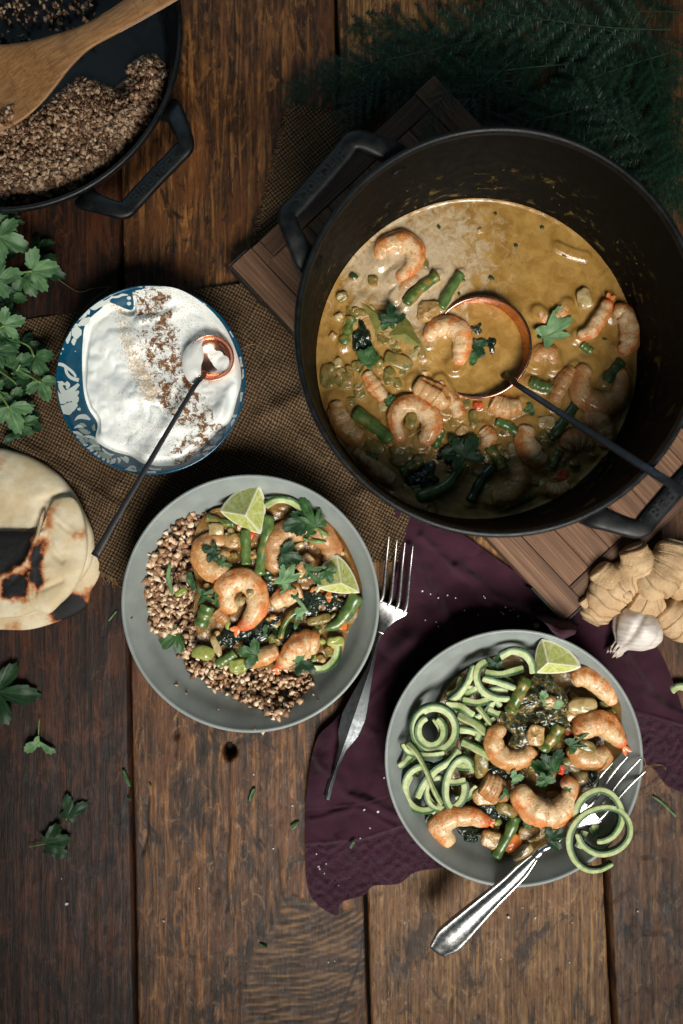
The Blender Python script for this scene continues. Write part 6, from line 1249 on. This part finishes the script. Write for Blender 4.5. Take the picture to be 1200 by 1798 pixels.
GL = 'loose cilantro leaves on the table'
put_leaf(-4, 1215, .5, -5, 76, LFD, label='large dark cilantro leaf on the wood cut by the left edge', group=GL, seed=201, flatv=.2, lobes=(-66, 0, 62), wdt=30)
LST = thing('cilantro_leaf', 'pale cilantro leaf with upright stem below the large dark leaf', 'herb', W(70, 1302, .2), GL); put_leaf(70, 1302, .6, 212, 34, LFP, LST, seed=202, flatv=.2, lobes=(0, 112), lr=(1, 1), wdt=36)
v, f, d = tube(path3([(69, 1262), (68, 1284), (67, 1310)], .5, 12), .05, M=7); mk('leaf_stem', v, f, STM, LST, d)
put_leaf(118, 1436, .3, 62, 46, LFD, label='small fan shaped cilantro leaf on the dark left plank', group=GL, seed=203, stem=6, flatv=.15, lobes=(-25, 25), lr=(1, .95), wdt=28)
put_leaf(80, 1482, .45, 12, 50, LFD, label='cilantro leaf with stem pointing left on the dark plank', group=GL, seed=204, stem=32, flatv=.25, lobes=(-40, 0, 40), lr=(.9, .95, .9))
GH = 'chopped herb bits on the table'
def bit(label, pts, wd, z=.2, mat=None):
    v, f, d = tube(path3(pts, z, 10), [PX(wd*.35), PX(wd*.5), PX(wd*.4)], .035, M=8, roll=[0, .6, .2]); tag(mk('herb_bit', v, f, mat or LF, None, np.zeros((len(v), 3))), label, 'herb', GH)
bit('green herb strip on the plank right of the naan', [(191, 1090), (197, 1082), (205, 1073)], 4, mat=LFP); bit('herb strip on the gap between the two left planks', [(216, 1352), (222, 1366), (228, 1382)], 7); bit('tiny herb dot below the strip on the plank gap', [(224, 1402), (231, 1404)], 5)
bit('tiny herb crumb right of the plank gap', [(262, 1376), (266, 1380)], 4); bit('herb piece on the middle plank below the left bowl', [(447, 1384), (443, 1394), (439, 1408)], 8); bit('curled herb pair left of the napkin edge', [(511, 1452), (518, 1446), (526, 1444)], 6); bit('second curl of the herb pair by the napkin', [(514, 1456), (520, 1450)], 4, mat=LFP)
bit('herb piece lying on the lace of the napkin', [(623, 1478), (619, 1484), (616, 1490)], 7, 1.2); bit('tiny herb piece near the rough knot in the wood', [(456, 1658), (464, 1662), (470, 1664)], 5)
bit('long chive like strip on the right plank', [(1148, 1399), (1166, 1412), (1188, 1434)], 5, mat=LFP)
noodle('green zucchini slice end at the right edge of the photo', [(1178, 1212), (1190, 1205), (1206, 1206), (1230, 1214)], 13, 9, .5, -1, 'loose zucchini')
# salt
ms = Mat('salt_crystal'); ms.set(col=lin(226, 226, 220), rough=.25, spec=.5)
spots = [(118, 1587), (108, 1543), (288, 1617), (446, 1360), (514, 1415), (480, 1490), (556, 1500), (560, 1522), (562, 1526), (640, 1422), (664, 1425), (650, 1454), (633, 1472), (573, 1517), (570, 1534), (595, 1555), (893, 1610), (918, 1594), (940, 1612), (711, 1620), (880, 1684), (577, 1690), (588, 1688), (675, 1366), (742, 1038), (756, 1043), (770, 1050), (786, 1045),
         (800, 1050), (816, 1072), (840, 1080), (850, 1047), (852, 1050), (880, 1075), (884, 1078), (896, 1072), (902, 1070), (888, 1066), (910, 1082), (766, 1092), (770, 1100), (747, 1089), (1005, 1620), (350, 1560), (1120, 1600), (1000, 1690)]
rg = np.random.default_rng(4)
SLM = [('the left bowl', 440, 1060), ('the right bowl', 903, 1332), ('the butt of the silver handle', 768, 1660), ('the knot hole', 403, 1320), ('the loose fan leaf', 130, 1412), ('the lowest loose leaf', 98, 1475), ('the dark fork handle tip', 576, 1402), ('the lace corner', 590, 1600), ('the crate corner', 990, 1090), ('the rough knot', 500, 1600), ('the right plank gap', 1075, 1650), ('the fork tines', 705, 950), ('the left bean crumb', 444, 1396), ('the napkin herb piece', 618, 1484), ('the onion crumb', 942, 1098), ('the turned napkin flap', 985, 1110), ('the napkin middle', 830, 1060)]
def salt(x, y, s, zz):
    v, f, _ = box(W(x, y, zz), s, s*rg.uniform(.6, 1), s*.7, rg.uniform(0, 3), s*.15, s*.12); return v, f
napk = lambda x, y: (536 < x < 1120 and y < 1550 and x > 640-(y-1200)*.4)
hdrz = nap.children[0]; NV = np.array([v.co[:] for v in hdrz.data.vertices])*100+wloc(nap)
def zsurf(x, y):
    p = W(x, y, .5)[:2]; dd = np.hypot(NV[:, 0]-p[0], NV[:, 1]-p[1]); i = int(dd.argmin()); return float(NV[i, 2])+.02 if dd[i] < .25 else .05
for i, (x, y) in enumerate(spots):
    zz = zsurf(x, y); on = zz > .06; v, f = salt(x, y, rg.uniform(.08, .15)*(1.6 if i in (0, 2, 10, 16) else 1), zz)
    tag(mk('salt_crystal', v, f, ms.m, None, smooth=False), locate('salt crystal on the napkin' if on else 'salt crystal on the wood', x, y, SLM), 'salt', 'salt crystals on the napkin' if on else 'salt crystals on the wood')
v, f, _ = box(W(942, 1098, zsurf(942, 1098)), .5, .42, .35, .4, .1, .06); tag(mk('garlic_crumb', v, f, ONI, None, smooth=True), 'small translucent onion crumb on the napkin above the right bowl', 'onion')
# loose jute threads
def thread(label, pts, z, r=.035):
    v, f, d = tube(path3(pts, z, 60), r, M=6); v += .02*fbm(v, 2, 2, 5)[:, None]; tag(mk('jute_thread', v, f, mth.m, None, d), label, 'thread', 'loose jute threads')
thread('golden jute thread looping out from under the right bowl', [(1110, 1402), (1140, 1392), (1160, 1376), (1170, 1360), (1166, 1346), (1148, 1342), (1134, 1350), (1122, 1356)], (.5, .8), .04)
thread('jute thread hanging by the fork tines over the bowl rim', [(1130, 1330), (1134, 1340), (1132, 1352), (1144, 1346), (1160, 1344)], (5, 3.0), .03)
thread('dark jute thread on the wood above the yogurt bowl', [(98, 486), (116, 500), (140, 512), (165, 506), (196, 503)], (.3, .25)); thread('jute thread curving along the left of the yogurt bowl', [(196, 503), (160, 530), (140, 556), (120, 600), (92, 632)], (.25, 1.2))
thread('small curled jute loop right of the yogurt bowl', [(426, 612), (436, 606), (448, 605), (452, 612), (446, 618)], (1.2, 1.4), .03); thread('short stray jute hair above the yogurt bowl rim', [(392, 530), (398, 538), (404, 540)], (1.2, 1.2), .02)

# ------------------------------------------------------------------ ginger and garlic
def ginger_mat():
    m = Mat('ginger_skin'); a = m.attr(); o = m.obj(); n = m.noise(o, .8, 4); n2 = m.noise(m.rot(o, (0, 0, R(40)), (3, .7, 1)), 1, 5, .7); n3 = m.noise(o, 8, 3, .6)
    c = m.mix(m.mr(n, .3, .7), lin(184, 150, 110), lin(204, 174, 134)); c = m.mix(m.mr(n2, .55, .75, 0, .55), c, lin(142, 108, 72)); c = m.mix(m.mr(n3, .62, .75, 0, .5), c, lin(112, 82, 54))
    c = m.mix(m.math('MULTIPLY', a[0], .7), c, lin(110, 78, 48)); c = m.mix(m.math('MULTIPLY', a[1], .8), c, lin(120, 104, 84))
    return m.set(col=c, rough=.55, normal=m.bump(m.math('ADD', n2, m.math('MULTIPLY', n3, .5)), .9, .12), spec=.3)
GM = ginger_mat()
def knob(pts, rad, z, rings, seed, cut=False):
    n, M = 90, 30; P = path3(pts, z, n); zz = float(np.mean(z)); rr = PX(1, zz)*np.interp(np.linspace(0, 1, n), np.linspace(0, 1, len(rad)), rad); u = np.linspace(0, 1, n)
    cap = np.sqrt(np.clip(1-(1-np.clip(u/.12, 0, 1))**2, .03, 1))*np.sqrt(np.clip(1-(1-np.clip((1-u)/.1, 0, 1))**2, .03 if not cut else .5, 1)); rr = rr*cap
    T, Sd, Up = frames(P); a = np.arange(M)/M*2*PI; uu = u[:, None]+.025*np.sin(a*2+seed)[None]+.012*np.sin(a*5+seed*2)[None]
    rm = np.zeros((n, M)); st = np.zeros((n, M))
    for k in rings: rm = np.maximum(rm, np.exp(-((uu-k)/.010)**2)); st += .05*np.exp(-np.clip((uu-k)/.07, 0, 9))*(uu > k)
    r_ = rr[:, None]*(1+st-.03*rm); V = P[:, None]+(r_*np.cos(a)[None])[..., None]*Sd[:, None]+(r_*np.sin(a)[None]*.85)[..., None]*Up[:, None]
    nz = fbm(V.reshape(-1, 3), .9, 4, seed).reshape(n, M); V += (nz*.26*rr[:, None])[..., None]*(V-P[:, None])/(rr[:, None, None]+.01)
    endm = np.repeat((sstep(.93, .98, u) if cut else u*0), M)
    F = grid_faces(n, M, wrap_m=True).tolist(); F.append(list(range(M))); F.append([(n-1)*M+k for k in range(M)][::-1])
    return V.reshape(-1, 3), F, np.stack([rm.ravel(), endm, np.zeros(n*M)], 1)
gg = thing('ginger_root', 'knobbly pale brown fresh ginger root leaning on the crate corner beside the garlic', 'ginger', W(1110, 1020, .3))
for i, (pts, rad, z, rg_, cut) in enumerate([([(1128, 1012), (1090, 1020), (1060, 1050), (1036, 1092)], [26, 38, 34, 24], (3.1, 2.9, 2.4), (.15, .33, .5, .66, .82, .9), True), ([(1090, 1030), (1062, 1010), (1048, 996)], [30, 26, 16], (3.2, 3.4), (.4, .7), False),
        ([(1118, 1040), (1150, 1020), (1176, 985), (1186, 948)], [26, 38, 36, 22], (3.2, 3.8, 3.8), (.25, .42, .6, .78, .9), True), ([(1140, 1010), (1122, 985), (1112, 958)], [24, 28, 25], (3.6, 4.0), (.3, .6, .85), True), ([(1110, 1040), (1135, 1050), (1160, 1040)], [30, 36, 26], (2.6, 2.8), (.4, .7), False),
        ([(1170, 1040), (1210, 1010), (1240, 1000)], [26, 34, 30], (2.4, 2.4), (.4, .7), False), ([(1160, 1064), (1190, 1086), (1226, 1098)], [24, 34, 34], (2.0, 1.8), (.35, .6), False)]):
    v, f, d = knob(pts, rad, z, rg_, 20+i, cut); mk('ginger_knob', v, f, GM, gg, d)
v, f, d = knob([(1040, 1066), (1028, 1058), (1022, 1052)], [10, 9, 7], (3.0, 3.1), (.5,), 40); mk('ginger_bud', v, f, GM, gg, d)
v, f, d = knob([(1094, 1046), (1102, 1044), (1108, 1052)], [8, 9, 6], (4.2, 4.1), (.5,), 41); mk('ginger_bud', v, f, GM, gg, d)
mga = Mat('garlic_skin'); oo = mga.obj(); nn = mga.noise(mga.rot(oo, (0, 0, R(55)), (.5, 4, 1)), 1, 5, .6)
aa = mga.attr(); mga.set(col=mga.mix(mga.math('MULTIPLY', aa[0], .7), mga.mix(mga.mr(nn, .4, .7), lin(216, 208, 200), lin(186, 172, 164)), lin(150, 124, 96)), rough=.45, sss=.1, sssr=(.3, .25, .2), normal=mga.bump(nn, .3, .04), spec=.4)
gl = thing('garlic_bulb', 'white garlic bulb with papery neck tucked below the ginger root', 'garlic', W(1115, 1100, .2))
n, M = 70, 96; u = np.linspace(0, 1, n); a = np.arange(M)/M*2*PI; neck = W(1082, 1143, 1.6); top = W(1144, 1072, 2.3); axd = top-neck; Lg = np.linalg.norm(axd); axd /= Lg
s1_ = np.cross(axd, [0, 0, 1.]); s1_ /= np.linalg.norm(s1_); s2_ = np.cross(s1_, axd)
rad = np.interp(u, [0, .06, .16, .3, .5, .7, .85, .95, 1], [.3, .4, .7, 1.6, 2.2, 2.3, 1.8, 1.0, .05]); rad = np.convolve(np.pad(rad, 3, 'edge'), np.ones(7)/7, 'valid')
cl = 1-.13*np.exp(-((np.mod(a*6/2/PI, 1)-.5)/.13)**2)[None]*np.sin(PI*np.clip(u, .05, 1))[:, None]**.5; tw = a[None]+.5*u[:, None]
V = neck+axd*(u[:, None, None]*Lg)+(rad[:, None]*cl*np.cos(tw))[..., None]*s1_+(rad[:, None]*cl*np.sin(tw))[..., None]*s2_; V[:4] += RNG.normal(0, .05, V[:4].shape)
F = grid_faces(n, M, wrap_m=True)[:, ::-1].tolist(); F.append([(n-1)*M+k for k in range(M)]); mk('garlic_body', V.reshape(-1, 3), F, mga.m, gl, np.stack([(1-cl).ravel()*5*np.repeat(np.exp(-u*2), M), np.zeros(n*M), np.zeros(n*M)], 1))
for k in range(9):         # torn papery skin round the neck
    t0 = k*.7; pts = [neck+axd*.7+(s1_*math.cos(t0)+s2_*math.sin(t0))*.5, neck+axd*.1+(s1_*math.cos(t0)+s2_*math.sin(t0))*.45, neck-axd*(.25+.2*(k % 3))+(s1_*math.cos(t0)+s2_*math.sin(t0))*(.3+.15*(k % 2))]
    v, f, d = tube(cat(pts, 12), [.22, .26, .2, .05], .02, M=8, roll=[0, .6, -.4, .8]); mk('papery_skin', v, f, mga.m, gl, d)
v, f, d = tube(path3([(1090, 1132), (1106, 1128), (1120, 1118), (1126, 1112)], (2.2, 1.6), 14), [.1, .14, .12, .03], .02, M=8, roll=[0, .5, 1]); mk('papery_skin', v, f, mga.m, gl, d)
v, f, d = tube(path3([(1098, 1132), (1100, 1140), (1104, 1142)], (1.8, 1.2), 8), [.06, .06, .02], M=6); mk('papery_skin', v, f, mga.m, gl, d)

# ------------------------------------------------------------------ asparagus fern
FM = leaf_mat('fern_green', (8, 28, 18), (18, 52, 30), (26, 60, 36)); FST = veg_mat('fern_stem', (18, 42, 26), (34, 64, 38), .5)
def frond_mesh(seed, L=14, nb=26):
    rs = np.random.default_rng(seed); V = []; F = []
    def needle(p, dr, ln):
        s = np.cross(dr, [0, 0, 1.]); s = s/(np.linalg.norm(s)+1e-6)*.022; b = len(V); V.extend([p-s*1.5, p+s*1.5, p+dr*ln]); F.append([b, b+1, b+2])
    for i in range(nb):
        t = .12+.86*i/nb; side = 1 if i % 2 else -1; base = np.array([t*L, .5*math.sin(t*3+seed), .3*math.sin(t*2.5)]); bl_ = 4.2*(1-t)**.6*math.sin(min(1, t*3)*PI/2)+.6
        an = side*(R(52)-R(16)*t)+rs.normal(0, .12); dr = np.array([math.cos(an), math.sin(an), rs.normal(0, .14)]); ns_ = int(bl_*10)
        for k in range(ns_):
            q = k/ns_; p = base+dr*q*bl_+np.array([0, 0, -.18*q*q*bl_]); ln = .55*(1-.6*q)+.12
            for s_ in (-1, 1):
                a2 = an+s_*R(58)+rs.normal(0, .15); needle(p, np.array([math.cos(a2), math.sin(a2), rs.normal(0, .25)]), ln*rs.uniform(.7, 1.1))
        b = len(V); pr = np.array([-dr[1], dr[0], 0])*.03; e = base+dr*bl_+np.array([0, 0, -.18*bl_]); V.extend([base-pr, base+pr, e]); F.append([b, b+1, b+2])
    return np.array(V), F
FR = []
for s_ in range(3):
    V, F = frond_mesh(s_+1); me = bpy.data.meshes.new('fern_needles'); me.from_pydata((V*.01).tolist(), [], F); me.materials.append(FM)
    at = me.attributes.new('d', 'FLOAT_VECTOR', 'POINT')
    tt = np.linspace(0, 1, 24); v, f, d = tube(np.stack([tt*14, .5*np.sin(tt*3+s_+1), .3*np.sin(tt*2.5)], 1), [.07, .045, .015], M=6)
    ms_ = bpy.data.meshes.new('fern_stem'); ms_.from_pydata((v*.01).tolist(), [], f); ms_.materials.append(FST); FR.append((me, ms_))
fr = [(1180, 40, 175, 4.5, 1.1, 'with a bright stem pointing left near the top right corner'), (1080, 10, 250, 2, .8, 'hanging down from the top edge left of the corner'), (1210, 200, 200, 3.5, 1.1, 'reaching left above the right rim of the pot'), (1190, 140, 265, 5, .9, 'drooping to the pot rim at the right edge'),
      (1130, 90, 285, 4, .8, 'curling down towards the right of the pot rim'), (1000, 110, 190, 2, 1.1, 'spreading left behind the pot top'), (900, 130, 186, 1.6, 1.1, 'thin and reaching left past the crate top corner'), (830, 60, 200, 1.2, 1.0, 'lying dark on the wood above the crate'), (960, 60, 225, 1.4, 1.0, 'lying behind the crate and the pot'),
      (1240, 320, 150, 3, 1.0, 'at the far right edge beside the pot'), (1060, 170, 200, 2.6, .9, 'just above the pot rim'), (1220, 90, 215, 1.5, 1.2, 'lying low in the top right corner'), (880, 10, 235, 1.0, 1.0, 'coming from the top edge above the crate'), (760, 40, 230, .8, .9, 'on the wood left of the other fronds'),
      (1150, 20, 90, 3, .6, 'standing up at the top edge'), (1090, 50, 75, 3.5, .5, 'small and upright near the bright stem'), (1230, 240, 235, 4.5, .9, 'hanging over the right pot rim'), (720, 120, 195, .7, .8, 'with its tip on the burlap strip'), (790, 130, 250, 4.2, .45, 'small and lying on the crate corner'), (1000, 30, 160, .9, 1.0, 'dark in the shade of the top edge'), (700, 60, 250, .6, .8, 'hanging over the plank gap at the top'), (1120, 260, 260, 2, .9, 'dark behind the right side of the pot rim'), (1050, 100, 240, 1.0, 1.0, 'lying flat in the dark behind the pot')]
for i_, (x, y, a, z) in enumerate([(1230, 20, 190, .8), (1180, 180, 180, .8), (1240, 130, 172, 1.4), (1100, 60, 200, .6), (1150, 230, 170, .7), (1230, 280, 185, 1.6), (1080, 130, 172, .8), (1010, 180, 190, .6), (1240, 60, 205, 2.2), (1190, 300, 120, .8), (960, 20, 200, .6), (900, 80, 175, .5), (1140, 140, 215, 1.8), (1060, 30, 185, 1.4), (1240, 360, 165, .8), (1120, 200, 190, 2.2)]):
    fr.append((x, y, a, z, 1.05, locate('of the dark tangle', x, y, [('the top right corner', 1190, 10), ('the pot top rim', 900, 225), ('the right pot rim', 1130, 350), ('the bright fern stem', 1000, 80), ('the crate corner', 770, 150)])))
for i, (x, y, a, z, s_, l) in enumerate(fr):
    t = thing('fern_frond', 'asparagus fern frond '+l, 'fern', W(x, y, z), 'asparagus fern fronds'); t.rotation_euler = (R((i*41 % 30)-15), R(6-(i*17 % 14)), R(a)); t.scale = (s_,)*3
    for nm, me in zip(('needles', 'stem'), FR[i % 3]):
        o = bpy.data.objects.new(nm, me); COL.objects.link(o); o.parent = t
